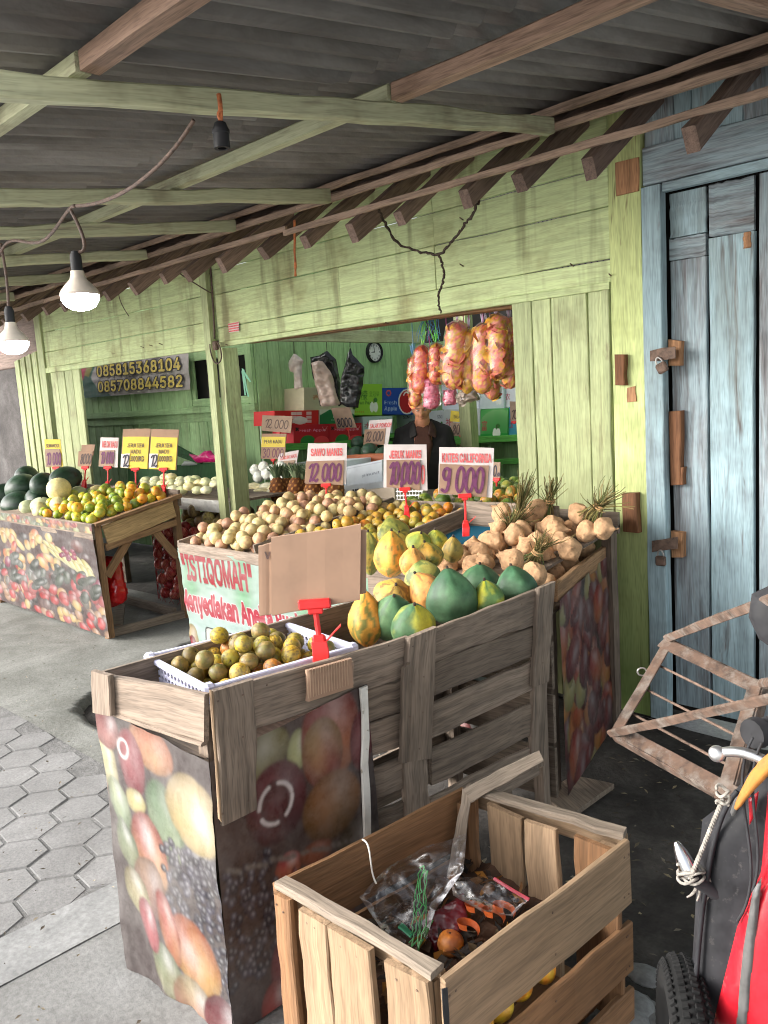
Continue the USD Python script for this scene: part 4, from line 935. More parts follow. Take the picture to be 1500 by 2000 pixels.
K_jeruk = [proto_round('mandarin', k, .030, [((186, 136, 36), (160, 134, 46)), ((196, 112, 30), (180, 130, 38)), ((136, 124, 46), (170, 140, 48)), ((104, 114, 40), (148, 130, 44)), ((190, 138, 44), (160, 130, 46))], 'citrus', sq_=.88) for k in range(5)]
K_dark = [proto_round('local_orange', k, .0265, [((176, 150, 42), (130, 120, 45)), ((120, 100, 50), (95, 85, 45)), ((196, 122, 45), (150, 100, 50)), ((150, 140, 45), (175, 150, 50)), ((110, 105, 50), (140, 115, 60)), ((205, 165, 50), (160, 140, 60))], 'citrus', sq_=.92, mottle=(98, 82, 52)) for k in range(6)]
K_green = [proto_round('green_orange', k, .042, [((70, 95, 30), (95, 120, 40)), ((85, 110, 35), (130, 140, 45)), ((60, 85, 30), (80, 105, 35)), ((190, 125, 40), (120, 130, 40)), ((100, 120, 40), (150, 150, 50))], 'citrus', sq_=.88) for k in range(5)]
def proto_jicama(k):
    v, f = ball(3); r = .046; sd = 40 + k
    a = np.arctan2(v[:, 1], v[:, 0]); d = np.hypot(v[:, 0], v[:, 1])
    rr = r * (1 + .14 * (meshkit.fbm(v * 2.2 + sd, 4, sd) - .5) * 2 + .05 * np.cos(a * (3 + k % 3) + k) * d)
    P = v * rr[:, None] * (1, 1, .85)
    P[:, 2] -= np.where(v[:, 2] < 0, 0, 0) + r * .28 * np.exp(-(d / .22) ** 2) * np.where(v[:, 2] > 0, -1.2, 1.8)
    t = meshkit.fbm(v * 4 + sd, 4, sd)[:, None]
    C = srgb(216, 176, 134) * (1 - t) + srgb(186, 142, 104) * t
    q = np.clip((meshkit.fbm(v * 9 + sd, 2, sd + 3) - .68) / .05, 0, 1)[:, None] * .6; C = C * (1 - q) + srgb(110, 80, 55) * q
    p = kind_prim(f'jicama_{k}')
    MB().add(P, f, None, C).obj('skin', 'tuber', p, smooth=True)
    tube(curve([(0, 0, -r * .95), (.003, .002, -r * 1.3), (.008, -.002, -r * 1.5)], 6), [.006, .004, .003, .002, .0015, .001], 6, col=srgb(190, 145, 105)).obj('root', 'tuber', p, smooth=True)
    return p
K_jic = [proto_jicama(k) for k in range(6)]

# ---------------------------------------------------------------- left desk with melons and oranges
YD0 = 2.455
dk = thing('slanted_fruit_desk', 'slanted wooden fruit desk on the left with a fruit-print vinyl front', 'display desk', (-5.15, YD0, 0))
def dz(y): return .765 + .165 * (y - YD0)
XR, XL_, YDB = -5.13, -7.3, 3.10
dq = lambda name, a, b, w, t, wd, mat='desk_wood', N=5: board(a, b, w, t, wd, N=N, jit=.002).obj(name, mat, dk)
dq('leg', (XR - .02, YD0 + .03, 0), (XR - .02, YD0 + .02, dz(YD0) - .0), .05, .05, (1, 0, 0))
dq('leg', (XR - .02, YDB - .02, 0), (XR - .02, YDB - .03, dz(YDB) + .02), .05, .05, (1, 0, 0))
dq('leg', (XL_ + .3, YDB - .02, 0), (XL_ + .3, YDB - .03, dz(YDB) - .02), .05, .05, (1, 0, 0)); dq('leg', (XL_ + .3, YD0 + .03, 0), (XL_ + .3, YD0 + .03, dz(YD0) - .02), .05, .05, (1, 0, 0))
dq('side_rail', (XR + .012, YD0 + .06, dz(YD0) - .07), (XR + .012, YDB - .06, dz(YDB) - .07), .13, .016, (0, 0, 1), 'desk_panel')
dq('side_cap', (XR + .016, YD0 - .01, dz(YD0) + .008), (XR + .016, YDB + .0, dz(YDB) + .012), .022, .05, (0, 0, 1))
dq('side_stretcher', (XR + .004, YD0 + .06, dz(YD0) - .15), (XR + .004, YDB - .05, dz(YDB) - .17), .045, .03, (0, 0, 1))
dq('foot_rail', (XR - .015, YD0 + .055, .03), (XR - .015, YDB + .05, .03), .055, .03, (0, 0, 1), 'grey_wood')
dq('foot_rail', (XL_, YDB - .1, .05), (XR - .05, YDB - .1, .05), .06, .04, (0, 0, 1), 'grey_wood')
dq('brace', (XR - .01, YD0 + .05, .42), (XR - .01, YD0 + .24, dz(YD0) - .12), .05, .03, (0, 1, 0))
dq('brace', (XR - .01, YDB - .06, .45), (XR - .01, YDB - .22, dz(YDB) - .2), .05, .03, (0, 1, 0))
for k in range(5):
    y0 = YD0 + .01 + k * .128
    strip((XL_, y0, dz(y0) - .03), (XR, y0, dz(y0) - .03), (XL_, y0 + .124, dz(y0 + .124) - .03), (XR, y0 + .124, dz(y0 + .124) - .03), (0, 0, 1), .014, 4).obj('top_board', 'grey_wood', dk)
strip((XL_, YD0 - .014, dz(YD0) - .085), (XR + .02, YD0 - .014, dz(YD0) - .085), (XL_, YD0 - .014, dz(YD0) + .02), (XR + .02, YD0 - .014, dz(YD0) + .02), (0, -1, 0), .014, 10).obj('front_rail', 'grey_wood', dk)
strip((XL_, YDB, dz(YDB) - .06), (XR + .02, YDB, dz(YDB) - .06), (XL_, YDB, dz(YDB) + .05), (XR + .02, YDB, dz(YDB) + .05), (0, -1, 0), .018, 10).obj('back_rail', 'grey_wood', dk)
W_, H_ = 420, 330
im = canvas(W_, H_, (80, 58, 56)); g = np.random.default_rng(3)
def rows(y0, y1, n, cols, rx, ry, ang=.0, tip=None, x0=0, x1=W_):
    for k in range(n):
        c = cols[g.integers(len(cols))]
        blob(im, x0 + g.random() * (x1 - x0), y0 + g.random() * (y1 - y0), rx * (.8 + .4 * g.random()), ry * (.8 + .4 * g.random()), ang + g.normal(0, .25), c, tip=tip, gloss=.4)
rows(0, 330, 60, [(90, 50, 50), (70, 62, 60), (120, 60, 50)], 16, 20)
rows(30, 90, 26, [(225, 130, 80), (230, 190, 110), (220, 160, 90)], 13, 22, tip=(235, 215, 150), x0=60, x1=300)
rows(80, 140, 26, [(225, 205, 130), (200, 60, 60), (225, 120, 80)], 13, 24, tip=(230, 150, 90), x0=20, x1=310)
rows(90, 140, 12, [(225, 220, 160), (235, 225, 150)], 10, 26, .5, x0=0, x1=60)
for k in range(14): blob(im, 290 + k * 8.5, 62 + k * 4 + (k % 2) * 22, 9, 30, -.9 + k * .04, (228, 214, 130), tip=(235, 228, 190), gloss=.3)
rows(60, 95, 10, [(165, 40, 80), (150, 50, 90)], 8, 10, x0=300, x1=360)
rows(140, 210, 40, [(190, 55, 60), (215, 170, 100), (150, 60, 90), (75, 80, 70), (85, 95, 80)], 12, 22, .3)
rows(200, 260, 44, [(180, 90, 90), (120, 110, 100), (215, 170, 110), (190, 70, 70)], 13, 21)
rows(250, 330, 60, [(200, 80, 80), (190, 150, 120), (225, 190, 120), (130, 105, 100), (205, 60, 60)], 12, 18)
rows(130, 230, 12, [(70, 78, 66), (62, 70, 60)], 13, 26, .6, x0=150, x1=420)
top = im[:14].copy()
A_ = np.array([XR + .012, YD0 - .03, dz(YD0) - .055]); Bz = on(196, 1243, (0, YD0 - .0, 0), (0, -1, 0))
grid((XL_, YD0 - .03, A_[2]), A_, (XR + .06, YD0 - .012, .02), (XL_, YD0 - .012, .04), 230, 150, im * PRINT, wav=.02, n=(0, -1, 0), seed=6, freq=6).obj('vinyl_front', 'vinyl_far', dk, smooth=True)
im = fruit_print(300, 20, 8, 60, 8, back=(120, 95, 70))
grid((XL_, YD0 - .032, dz(YD0) + .012), (XR + .02, YD0 - .032, dz(YD0) + .012), (XR + .02, YD0 - .032, dz(YD0) - .045), (XL_, YD0 - .032, dz(YD0) - .045), 200, 12, im * PRINT, n=(0, -1, 0)).obj('vinyl_edge', 'vinyl_far', dk, smooth=True)
zone = [(-6.12, YD0 + .04), (-5.20, YD0 + .04), (-5.20, YDB - .05), (-5.95, YDB - .05)]
P = drop(100, poly_sampler(zone), .038, lambda x, y: dz(y) - .015, 21, heap=lambda x, y: .02 * max(0, 1 - ((x + 5.65) / .4) ** 2))
fill('orange', K_siam, P, '{c} mandarin {w} of the heap on the slanted left desk', 'orange', 'oranges on the left desk', np.random.default_rng(1), tones=['yellow-green', 'green', 'olive-green', 'yellow', 'orange', 'dark green', 'pale green'])
def melon(name, px, w, h, col, label, cat, mat, plane_y, group=None, net=None, tilt=(0, 0, 0), stripes=None):
    c = ony(*px, plane_y); dp = (c - CC) @ CF
    rx_, rz_ = w / 2 * dp / FOCAL, h / 2 * dp / FOCAL
    v, f = ball(4)
    nz = meshkit.fbm(v * 1.5 + px[0], 3, 5)[:, None]
    P = v * (1 + (nz - .5) * .06) * (rx_, (rx_ + rz_) / 2, rz_)
    t = meshkit.fbm(v * 2.5 + px[1], 4, 7)[:, None]
    C = srgb(*col[0]) * (1 - t) + srgb(*col[1]) * t
    if stripes is not None:
        a = np.arctan2(v[:, 2], v[:, 1]); q = (np.clip(np.sin(a * 10 + 5 * (meshkit.fbm(v * 4, 3, 3) - .5)) * 2 - .3, 0, 1) * .7)[:, None]
        C = C * (1 - q) + srgb(*stripes) * q
    Rm = trimesh.transformations.euler_matrix(*tilt)[:3, :3]
    t_ = thing(name, label, cat, c, group)
    MB().add(P @ Rm.T + c, f, None, C).obj('rind', mat, t_, smooth=True)
    p = np.array([(rx_ * 1.0 if stripes is not None else 0), 0, (0 if stripes is not None else rz_)]) @ Rm.T
    tube([c + p * .97, c + p * 1.08], .006, 6).obj('stalk', 'twine', t_)
    return t_
WM = [((45, 955), 74, 58, 'large dark watermelon at the front left of the desk pile'), ((36, 985), 70, 50, 'dark watermelon lowest at the left front of the melon pile'), ((52, 932), 46, 44, 'dark green watermelon topmost at the back of the pile'), ((128, 936), 64, 42, 'dark watermelon leaning at the right of the pile behind the pale melon'), ((88, 950), 64, 48, 'dark watermelon in the middle of the pile beside the pale melon'), ((5, 968), 36, 60, 'dark watermelon cut by the left edge of the picture'), ((70, 978), 60, 40, 'half hidden green watermelon behind the netted melons')]
for k, (px, w, h, lab) in enumerate(WM):
    melon('watermelon', px, w, h, ((38, 62, 42), (28, 46, 34)), lab, 'watermelon', 'melon_skin', 2.72 + (.06, -.06, .22, .2, .1, .0, .02)[k], 'watermelons on the left desk', tilt=(.3 * k, .25 * ((k % 3) - 1), .5 * k), stripes=(20, 34, 24) if k != 0 else (44, 66, 46))
ML = [((115, 956), 48, 46, (222, 208, 150), (205, 188, 125), 'round pale yellow melon on top of the melons at the desk front'), ((82, 988), 44, 34, (190, 195, 160), (170, 178, 140), 'pale netted melon at the front left of the melon row'), ((58, 992), 44, 30, (178, 186, 150), (160, 170, 130), 'pale netted melon at the left end near the desk rail'), ((115, 986), 40, 30, (200, 190, 140), (185, 175, 125), 'yellowish melon below the round pale one'), ((152, 968), 40, 34, (168, 172, 135), (150, 158, 118), 'grey-green melon behind the oranges'), ((185, 964), 38, 26, (212, 196, 140), (196, 178, 120), 'cream melon half sunk among the oranges'), ((75, 996), 36, 24, (205, 196, 150), (186, 180, 135), 'small cream melon touching the front rail')]
for k, (px, w, h, a, b, lab) in enumerate(ML):
    melon('melon', px, w, h, (a, b), lab, 'melon', 'skin_smooth', 2.60 + (.06, .02, .0, .0, .2, .3, -.04)[k], 'melons on the left desk', tilt=(.2 * k, .1 * k, k))
# price signs of the left desk
G_ = 'price signs on the left desk'
ND = unit((.5, -.86, 0)); pD = (0, YDB - .02, 0)
YD_ = lambda px: onz(*px, dz(YDB) + .06)
price_sign('yellow watermelon price card reading SEMANGKA with 10 000 in purple', ND, ony(105, 912, 2.95), [([(87, 858), (118, 858), (124, 912), (91, 913)], 'card_yellow', 0), ([(88, 877), (117, 877), (120, 911), (90, 912)], 'cardboard_dull', .004)], (110, 914), (113, 945),
    [('text', 'SEMANGKA', (90, 874), (116, 874), (90, 867), 'brown_ink', 1, .0), ('hand', '10 000', (91, 908), (119, 907), (90, 884), 'purple_ink', .052, .004)], s=.8, group=G_)
price_sign('small plain brown cardboard card with a faint 8000 behind the oranges', ND, ony(168, 911, 3.05), [([(160, 869), (186, 868), (183, 890), (158, 890)], 'cardboard', 0), ([(154, 881), (182, 881), (178, 911), (152, 911)], 'cardboard', .004)], (167, 913), (165, 946),
    [('hand', '8000', (156, 906), (177, 906), (158, 886), 'brown_ink', .05, .004)], s=.8, group=G_)
price_sign('white melon price card with red MELON lettering and 10 000', ND, ony(213, 912, 3.08), [([(197, 854), (232, 855), (230, 913), (193, 911)], 'card_white', 0), ([(195, 880), (224, 879), (222, 911), (193, 910)], 'cardboard_dull', .004)], (211, 913), (210, 950),
    [('text', 'MELON MADU', (199, 874), (229, 875), (200, 861), 'red_print', 2, .0), ('hand', '10 000', (196, 905), (221, 905), (197, 882), 'purple_ink', .052, .004)], s=.8, group=G_)
for k, (x0, pre, lab) in enumerate(((239, 'JERUK SIEM', 'left of the two yellow orange price cards on the slanted desk'), (294, 'JERUK SIEM', 'right of the two yellow orange price cards on the slanted desk'))):
    yy = 2 * k
    price_sign(lab, ND, ony(x0 + 28, 915, 3.08), [([(x0 + 2, 838), (x0 + 56, 837 + yy), (x0 + 51, 916 + yy), (x0 - 3, 914 + yy)], 'cardboard', 0), ([(x0 + 2, 853), (x0 + 53, 853 + yy), (x0 + 49, 916 + yy), (x0 - 2, 914 + yy)], 'card_yellow', .004), ([(x0 - 2, 886), (x0 + 15, 886), (x0 + 12, 914), (x0 - 3, 913)], 'card_white', .008)], (x0 + 26, 916), (x0 + 26, 958),
        [('text', pre, (x0 + 10, 874), (x0 + 42, 874), (x0 + 10, 866), 'brown_ink', 1, .004), ('text', 'MADU', (x0 + 16, 886), (x0 + 36, 886), (x0 + 16, 878), 'brown_ink', 1, .004), ('text', '.000/KG', (x0 + 15, 903), (x0 + 42, 903), (x0 + 15, 890), 'brown_ink', 2, .004), ('hand', '12', (x0 - 1, 911), (x0 + 12, 911), (x0 - 1, 888), 'black_ink', .06, .008)], s=.8, group=G_)

# ---------------------------------------------------------------- middle table with the printed banner
def tz(y): return .80 + .14 * (y - 2.25)
mt = thing('banner_fruit_table', 'long fruit table behind a mint banner with red lettering', 'display table', (-3.0, 2.25, 0))
TA, TB = onz(362, 1060, .80), np.array([-1.95, 2.20, .80])
yT = 2.27
mq = lambda name, a, b, w, t, wd, mat='grey_wood', N=6: board(a, b, w, t, wd, N=N, jit=.002).obj(name, mat, mt)
XA, XB = -3.79, -1.75
strip((XA, yT, .745), (XB, yT, .745), (XA, yT, .80), (XB, yT, .80), (0, -1, 0), .016, 12).obj('front_rail', 'grey_wood', mt)
strip((XA - .012, yT, .74), (XA - .012, 3.14, tz(3.14) - .06), (XA - .012, yT, .805), (XA - .012, 3.14, tz(3.14)), (-1, 0, 0), .016, 6).obj('side_rail', 'grey_wood', mt)
strip((XA, 3.16, tz(3.16) - .08), (XB, 3.16, tz(3.16) - .08), (XA, 3.16, tz(3.16) + .012), (XB, 3.16, tz(3.16) + .012), (0, -1, 0), .016, 8).obj('back_rail', 'grey_wood', mt)
for k in range(6):
    y0 = yT + .01 + k * .148
    strip((XA, y0, tz(y0) - .05), (XB, y0, tz(y0) - .05), (XA, y0 + .144, tz(y0 + .144) - .05), (XB, y0 + .144, tz(y0 + .144) - .05), (0, 0, 1), .012, 4).obj('top_board', 'grey_wood', mt)
for x in (XA + .03, XB - .03):
    for y in (yT + .04, 3.12): mq('leg', (x, y, 0), (x, y, tz(y) - .06), .05, .05, (1, 0, 0))
def divider(a, b, w=.07, t=.014, mat='grey_wood'): board(a, b, w, t, (0, 0, 1)).obj('divider', mat, mt)
divider((-3.17, yT + .02, tz(yT)), (-3.05, 3.13, tz(3.13) + .0), .06)
divider((-2.52, yT + .02, tz(yT)), (-2.46, 3.13, tz(3.13)), .08)
divider((-2.13, yT + .5, tz(yT + .5) + .01), (-2.13, 3.13, tz(3.13) + .02), .08)
divider((-2.46, 3.0, tz(3.0) + .02), (-1.95, 3.0, tz(3.0) + .02), .11, .02)
MB().add([(-2.44, 2.62, tz(2.62) - .034), (-2.15, 2.62, tz(2.62) - .034), (-2.15, 2.98, tz(2.98) - .034), (-2.44, 2.98, tz(2.98) - .034)], [(0, 1, 2), (0, 2, 3)], None, srgb(0, 70, 92)).obj('teal_lining', 'matte', mt)
# banner: painted print
W_, H_ = 760, 330
pim = Image.new('RGB', (W_, H_), (196, 224, 208)); dd = ImageDraw.Draw(pim)
for k, x in enumerate((20, 190, 360, 530, 700)): dd.polygon([(x, 0), (x + 40, 0), (x + 10, H_), (x - 40, H_)], fill=(150, 205, 160))
for k in range(9): dd.ellipse((60 + k * 90 - 60, 120, 60 + k * 90 + 60, 250), fill=(205, 230, 222))
pim = pim.filter(ImageFilter.GaussianBlur(9)); dd = ImageDraw.Draw(pim)
def outlined(txt, x, y, size, fill, out, ow, sx=1.0):
    f = font(size); w = int(f.getlength(txt)) + 2 * ow + 6
    t = Image.new('RGBA', (w, size * 2), (0, 0, 0, 0)); d = ImageDraw.Draw(t)
    d.text((ow + 2, 4), txt, font=f, fill=fill, stroke_width=ow, stroke_fill=out)
    d.text((ow + 2, 4), txt, font=f, fill=fill, stroke_width=max(1, ow // 2 + 1), stroke_fill=fill)
    t = t.resize((int(w * sx), size * 2)); pim.paste(t, (x, y), t)
outlined('"ISTIQOMAH"', 2, -8, 84, (190, 40, 56), (160, 200, 176), 7, .40)
outlined('Menyediakan Aneka Buah', -18, 92, 68, (205, 45, 70), (255, 245, 246), 6, .45)
for k, x in enumerate((14, 150, 300, 440, 600)):
    dd.rounded_rectangle((x + 40, 196, x + 150, 322), 16, fill=(238, 236, 230), outline=(30, 30, 30), width=4)
bim = lin(pim)
for k, x in enumerate((14, 150, 300, 440, 600)):
    if k % 2 == 0:
        blob(bim, x + 78, 262, 24, 27, .1, (196, 40, 44), tip=(215, 90, 60)); blob(bim, x + 108, 280, 25, 25, .1, (190, 40, 44)); blob(bim, x + 122, 240, 22, 10, .6, (60, 130, 60))
        blob(bim, x + 106, 284, 10, 10, 0, (235, 215, 190), shade=.1)
    else:
        blob(bim, x + 90, 266, 30, 28, 0, (225, 140, 50)); blob(bim, x + 118, 276, 22, 22, 0, (220, 180, 70))
blob(bim, 4, 250, 26, 52, .1, (220, 190, 120)); blob(bim, 6, 262, 14, 34, .1, (185, 50, 60))
Bn = lambda x, z, o=0.0: np.array([x, yT - .018 - o, z])
grid(Bn(XA - .01, .772), Bn(XB, .772), Bn(XB + .02, .10, -.03), Bn(XA + .015, .10, -.03), 600, 200, bim * .34, wav=.022, n=(0, -1, 0), seed=11, freq=7).obj('printed_banner', 'vinyl_far', mt, smooth=True)
# sapodillas and mandarins in their bays, papayas in the third
P = drop(185, poly_sampler([(-3.74, yT + .03), (-3.20, yT + .03), (-2.98, 3.1), (-3.74, 3.1)]), .031, lambda x, y: tz(y) - .035, 31, heap=lambda x, y: .02 * max(0, 1 - ((x + 3.4) / .42) ** 2) * (.35 + .65 * min(1, (y - yT) / .5)))
fill('sapodilla', K_sawo, P, '{c} sapodilla {w} of the heap on the banner table', 'sapodilla', 'sapodillas on the banner table', np.random.default_rng(2), tones=['pale tan', 'tan', 'pinkish tan', 'greenish tan', 'cream', 'reddish brown'])
P = drop(80, poly_sampler([(-3.12, yT + .10), (-2.56, yT + .10), (-2.50, 3.1), (-3.0, 3.1)]), .030, lambda x, y: tz(y) - .035, 32, heap=lambda x, y: .03 * max(0, 1 - ((x + 2.85) / .4) ** 2))
fill('mandarin', K_jeruk, P, '{c} small mandarin {w} of the heap beside the sapodillas', 'orange', 'mandarins on the banner table', np.random.default_rng(3), tones=['yellow', 'orange', 'olive', 'green-yellow', 'golden'])

def papaya(px, z, w, h, cols, label, lean=(0, 0), thr=.5, pw=.62, group=None, spin=0.0, mott=None, upend=True):
    """A papaya standing blunt end down: pear outline, five soft ribs, tip up."""
    c = onz(*px, z); dp = (c - CC) @ CF; R0, H0 = w / 2 * dp / FOCAL, h * dp / FOCAL
    u = np.linspace(0, 1, 34); a = np.linspace(0, 2 * math.pi, 40, endpoint=False)
    prof = np.interp(u, [0, .06, .2, .4, .6, .78, .9, .97, 1], [.02, .42, .82, 1.0, .93, .68, .40, .20, .05])
    from scipy.ndimage import gaussian_filter1d
    prof = gaussian_filter1d(prof, 1.2); prof[0], prof[-1] = .01, .015
    sd = int(px[0])
    U, A = np.meshgrid(u, a, indexing='ij')
    V3 = np.stack([np.cos(A), np.sin(A), U * 2], -1).reshape(-1, 3)
    nz = meshkit.fbm(V3 * 1.3 + sd, 3, sd % 97)
    r = prof[U.astype(int) * 0 + np.repeat(np.arange(34), 40).reshape(34, 40)] * (1 + .045 * np.cos(5 * A + sd) * np.clip(1.2 - np.abs(U - .6), 0, 1)) * (1 + (nz.reshape(34, 40) - .5) * .14)
    X = np.stack([np.cos(A) * r * R0, np.sin(A) * r * R0, (U - .42) * H0], -1).reshape(-1, 3)
    F = np.array([(i * 40 + k, i * 40 + (k + 1) % 40, i * 40 + 40 + (k + 1) % 40, i * 40 + 40 + k) for i in range(33) for k in range(40)])
    t = np.clip((meshkit.fbm(V3 * (1.1, 1.1, .9) + sd * .7, 4, (sd + 7) % 89) - thr) / .16 + .5, 0, 1)[:, None]
    C = srgb(*cols[0]) * (1 - t) + srgb(*cols[1]) * t
    if mott: 
        q = np.clip((meshkit.fbm(V3 * (3.5, 3.5, 2.2) + sd, 4, (sd + 3) % 83) - .57) / .035, 0, 1)[:, None] * .85; C = C * (1 - q) + srgb(*mott) * q
    M_ = trimesh.transformations.euler_matrix(lean[0], lean[1], spin)[:3, :3]
    t_ = thing('papaya', label, 'papaya', c, group)
    MB().add(X @ M_.T + c, F, None, C).obj('skin', 'papaya_skin', t_, smooth=True)
    e = c + M_ @ np.array([0, 0, .58 * H0])
    tube([e - M_ @ np.array([0, 0, .012]), e + M_ @ np.array([0, 0, .007])], [.007, .004], 7).obj('stalk', 'twine', t_)
    return t_
GP, YP, OP, DG = (66, 104, 68), (200, 170, 60), (214, 150, 72), (50, 86, 58)
gr = 'papayas in the front stand'
papaya((716, 1218), .80, 72, 112, ((205, 150, 56), (222, 146, 54)), 'tall yellow-orange papaya at the left end of the front stand row', (-.12, -.1), .45, mott=(96, 110, 50))
papaya((768, 1212), .80, 88, 112, (GP, (96, 130, 84)), 'blue-green papaya leaning beside the yellow one in the front stand', (.3, .42), .55)
papaya((806, 1226), .79, 92, 96, (GP, (190, 180, 50)), 'green papaya with a yellow patch at the rail of the front stand', (.2, .35), .60)
papaya((884, 1176), .82, 104, 120, (DG, (80, 120, 84)), 'largest dark green papaya in the middle of the front stand', (.1, -.05), .6)
papaya((955, 1172), .82, 64, 72, ((86, 120, 66), (190, 185, 50)), 'small green and yellow papaya right of the largest green one', (.15, -.1), .50)
papaya((1008, 1150), .83, 80, 82, (DG, (70, 112, 80)), 'dark green papaya at the right end of the front stand', (.1, -.15), .62)
papaya((938, 1138), .83, 76, 66, (DG, (84, 122, 80)), 'dark green papaya behind the small yellow-green one', (.1, .1), .62)
papaya((828, 1132), .84, 76, 76, ((110, 128, 66), (170, 160, 80)), 'olive green papaya behind the orange one near the price sign', (.2, -.3), .5, mott=(80, 100, 56))
papaya((836, 1160), .84, 70, 82, ((224, 150, 86), (206, 140, 72)), 'pale orange papaya left of the largest green one', (.25, -.45), .5, mott=(140, 100, 60))
papaya((768, 1166), .83, 82, 64, ((176, 140, 64), (200, 160, 70)), 'mottled brown-yellow papaya lying behind the leaning green one', (.3, .6), .5, mott=(110, 84, 44))
gr = None
ppz = lambda px: tz(onz(*px, .86)[1])
papaya((764, 1090), .90, 70, 96, ((210, 156, 60), (222, 146, 60)), 'big yellow papaya with green flecks behind the cardboard sign', (.0, .1), .5, mott=(96, 112, 56))
papaya((806, 1103), .89, 54, 64, ((216, 146, 66), (222, 156, 80)), 'orange papaya in front of the big flecked yellow one', (.1, .2), .5, mott=(150, 110, 60))
papaya((838, 1090), .89, 58, 56, ((196, 150, 60), (150, 140, 60)), 'mottled yellow papaya left of the jicama heap', (.1, -.2), .5, mott=(90, 100, 50))
papaya((818, 1062), .90, 56, 46, ((130, 145, 60), (190, 175, 70)), 'small green-yellow papaya at the back by the mandarins', (.2, .5), .5)
papaya((852, 1058), .90, 46, 44, ((150, 155, 56), (196, 180, 60)), 'round yellow-green papaya at the back beside the teal box', (.2, .1), .5, mott=(80, 105, 46))
papaya((884, 1078), .89, 44, 56, ((190, 150, 70), (150, 130, 60)), 'brownish papaya at the back against the divider', (.1, .2), .5, mott=(110, 100, 50))
papaya((722, 1088), .88, 46, 88, ((120, 130, 66), (170, 150, 70)), 'green papaya half hidden behind the blank cardboard sign', (.0, .0), .55, mott=(84, 100, 50))
papaya((770, 1046), .90, 70, 40, ((140, 140, 66), (186, 170, 80)), 'olive papaya lying below the mandarins', (.3, 1.1), .55, mott=(90, 100, 50))

# ---------------------------------------------------------------- jicama stand against the wall
jf, jb = onz(1078, 1138, .80), onz(1176, 1066, .80)
js = thing('tuber_stand', 'dark stand with a fruit vinyl side heaped with jicama against the wall', 'display stand', jf * (1, 1, 0))
je = unit((jb - jf) * (1, 1, 0)); jn = np.array([je[1], -je[0], 0]); jl = -jn
L_ = np.linalg.norm(jb - jf) + .06
def jp(s, z, o=0, l=0.0): return jf * (1, 1, 0) + je * s + np.array([0, 0, z]) + jn * o + jl * l
strip(jp(0, .73), jp(L_, .73), jp(0, .80), jp(L_, .80), jn, .02, 6).obj('side_rail', 'desk_wood', js)
strip(jp(0, .70), jp(0, .70, 0, .75), jp(0, .785), jp(0, .785, 0, .75), -je, .016, 5).obj('front_rail', 'grey_wood', js)
strip(jp(0, .68), jp(L_, .70), jp(0, .68, 0, .75), jp(L_, .70, 0, .75), (0, 0, 1), .012, 4).obj('top_board', 'grey_wood', js)
for s in (.03, L_ - .03):
    for l in (.03, .7): board(jp(s, 0, 0, l), jp(s, .69, 0, l), .045, .045, (1, 0, 0)).obj('leg', 'grey_wood', js)
im = fruit_print(120, 150, 5, 130, 15, pal=[((180, 60, 45), (200, 110, 60)), ((205, 110, 60), (215, 150, 80)), ((150, 50, 45), (110, 40, 40)), ((200, 180, 120), (180, 170, 110)), ((130, 45, 45), (100, 38, 38))], back=(60, 34, 30))
grid(jp(-.005, .74, .024), jp(L_ + .01, .76, .024), jp(L_, .0, .03), jp(0.0, .0, .03), 60, 90, im * PRINT, wav=.015, n=jn, seed=14, freq=5).obj('vinyl_side', 'vinyl_far', js, smooth=True)
im = fruit_print(110, 110, 6, 80, 15, back=(60, 40, 36))
zone = [jp(.06, 0, 0, .05), jp(L_ - .08, 0, 0, .05), jp(L_ - .08, 0, 0, .58), jp(.02, 0, 0, .62)]
P = drop(58, poly_sampler([q[:2] for q in zone]), .045, lambda x, y: .705 + .05 * (y - 2.4), 41, heap=lambda x, y: .16 * max(0, 1 - ((x + 1.98) / .32) ** 2) * max(.25, 1 - ((y - 2.85) / .5) ** 2))
fill('jicama', K_jic, P, 'tan jicama tuber {w} of the lower heap against the green wall', 'jicama', 'jicama tubers on the tuber stand', np.random.default_rng(4), tilt=.9, sc=(.8, 1.12))
JU = (((1130, 1003), 2.98, 'topmost jicama at the right, beside the wooden block'), ((1146, 1038), 2.92, 'wide jicama at the right end below the spiky stems'), ((1178, 1032), 2.95, 'pointed jicama farthest right on the heap'), ((1112, 1073), 2.72, 'large jicama resting on the right rail of the stand'), ((1085, 1037), 2.85, 'jicama left of the spiky stem bundle'), ((980, 1002), 2.9, 'jicama highest at the left of the heap'), ((985, 1035), 2.8, 'lumpy jicama below the highest left one'), ((1005, 1045), 2.72, 'jicama in front of the tall middle stem bundle'), ((1050, 995), 2.95, 'jicama at the back between the two tall stem bundles'), ((1065, 1035), 2.88, 'jicama below the upright dark stem bundle'),
      ((925, 1105), 2.5, 'jicama at the left front next to the papayas'), ((895, 1085), 2.55, 'jicama touching the brownish papaya at the left'), ((935, 1080), 2.58, 'jicama in the front row, second from the left'), ((872, 1108), 2.45, 'jicama lowest at the left behind the papayas'), ((1030, 1070), 2.7, 'jicama under the short lying stem bundle'), ((1000, 1095), 2.5, 'jicama in the middle of the front row'), ((965, 1060), 2.66, 'jicama under the tangled left stems'), ((1044, 1122), 2.4, 'jicama nearest the front corner of the stand'))
for px, y, lab in JU:
    put('jicama', K_jic[px[0] % 6], ony(*px, y), lab, 'jicama', 'jicama tubers on the tuber stand', rot=(px[0] * .1, px[1] * .17, px[0] * .3), s=1.0)
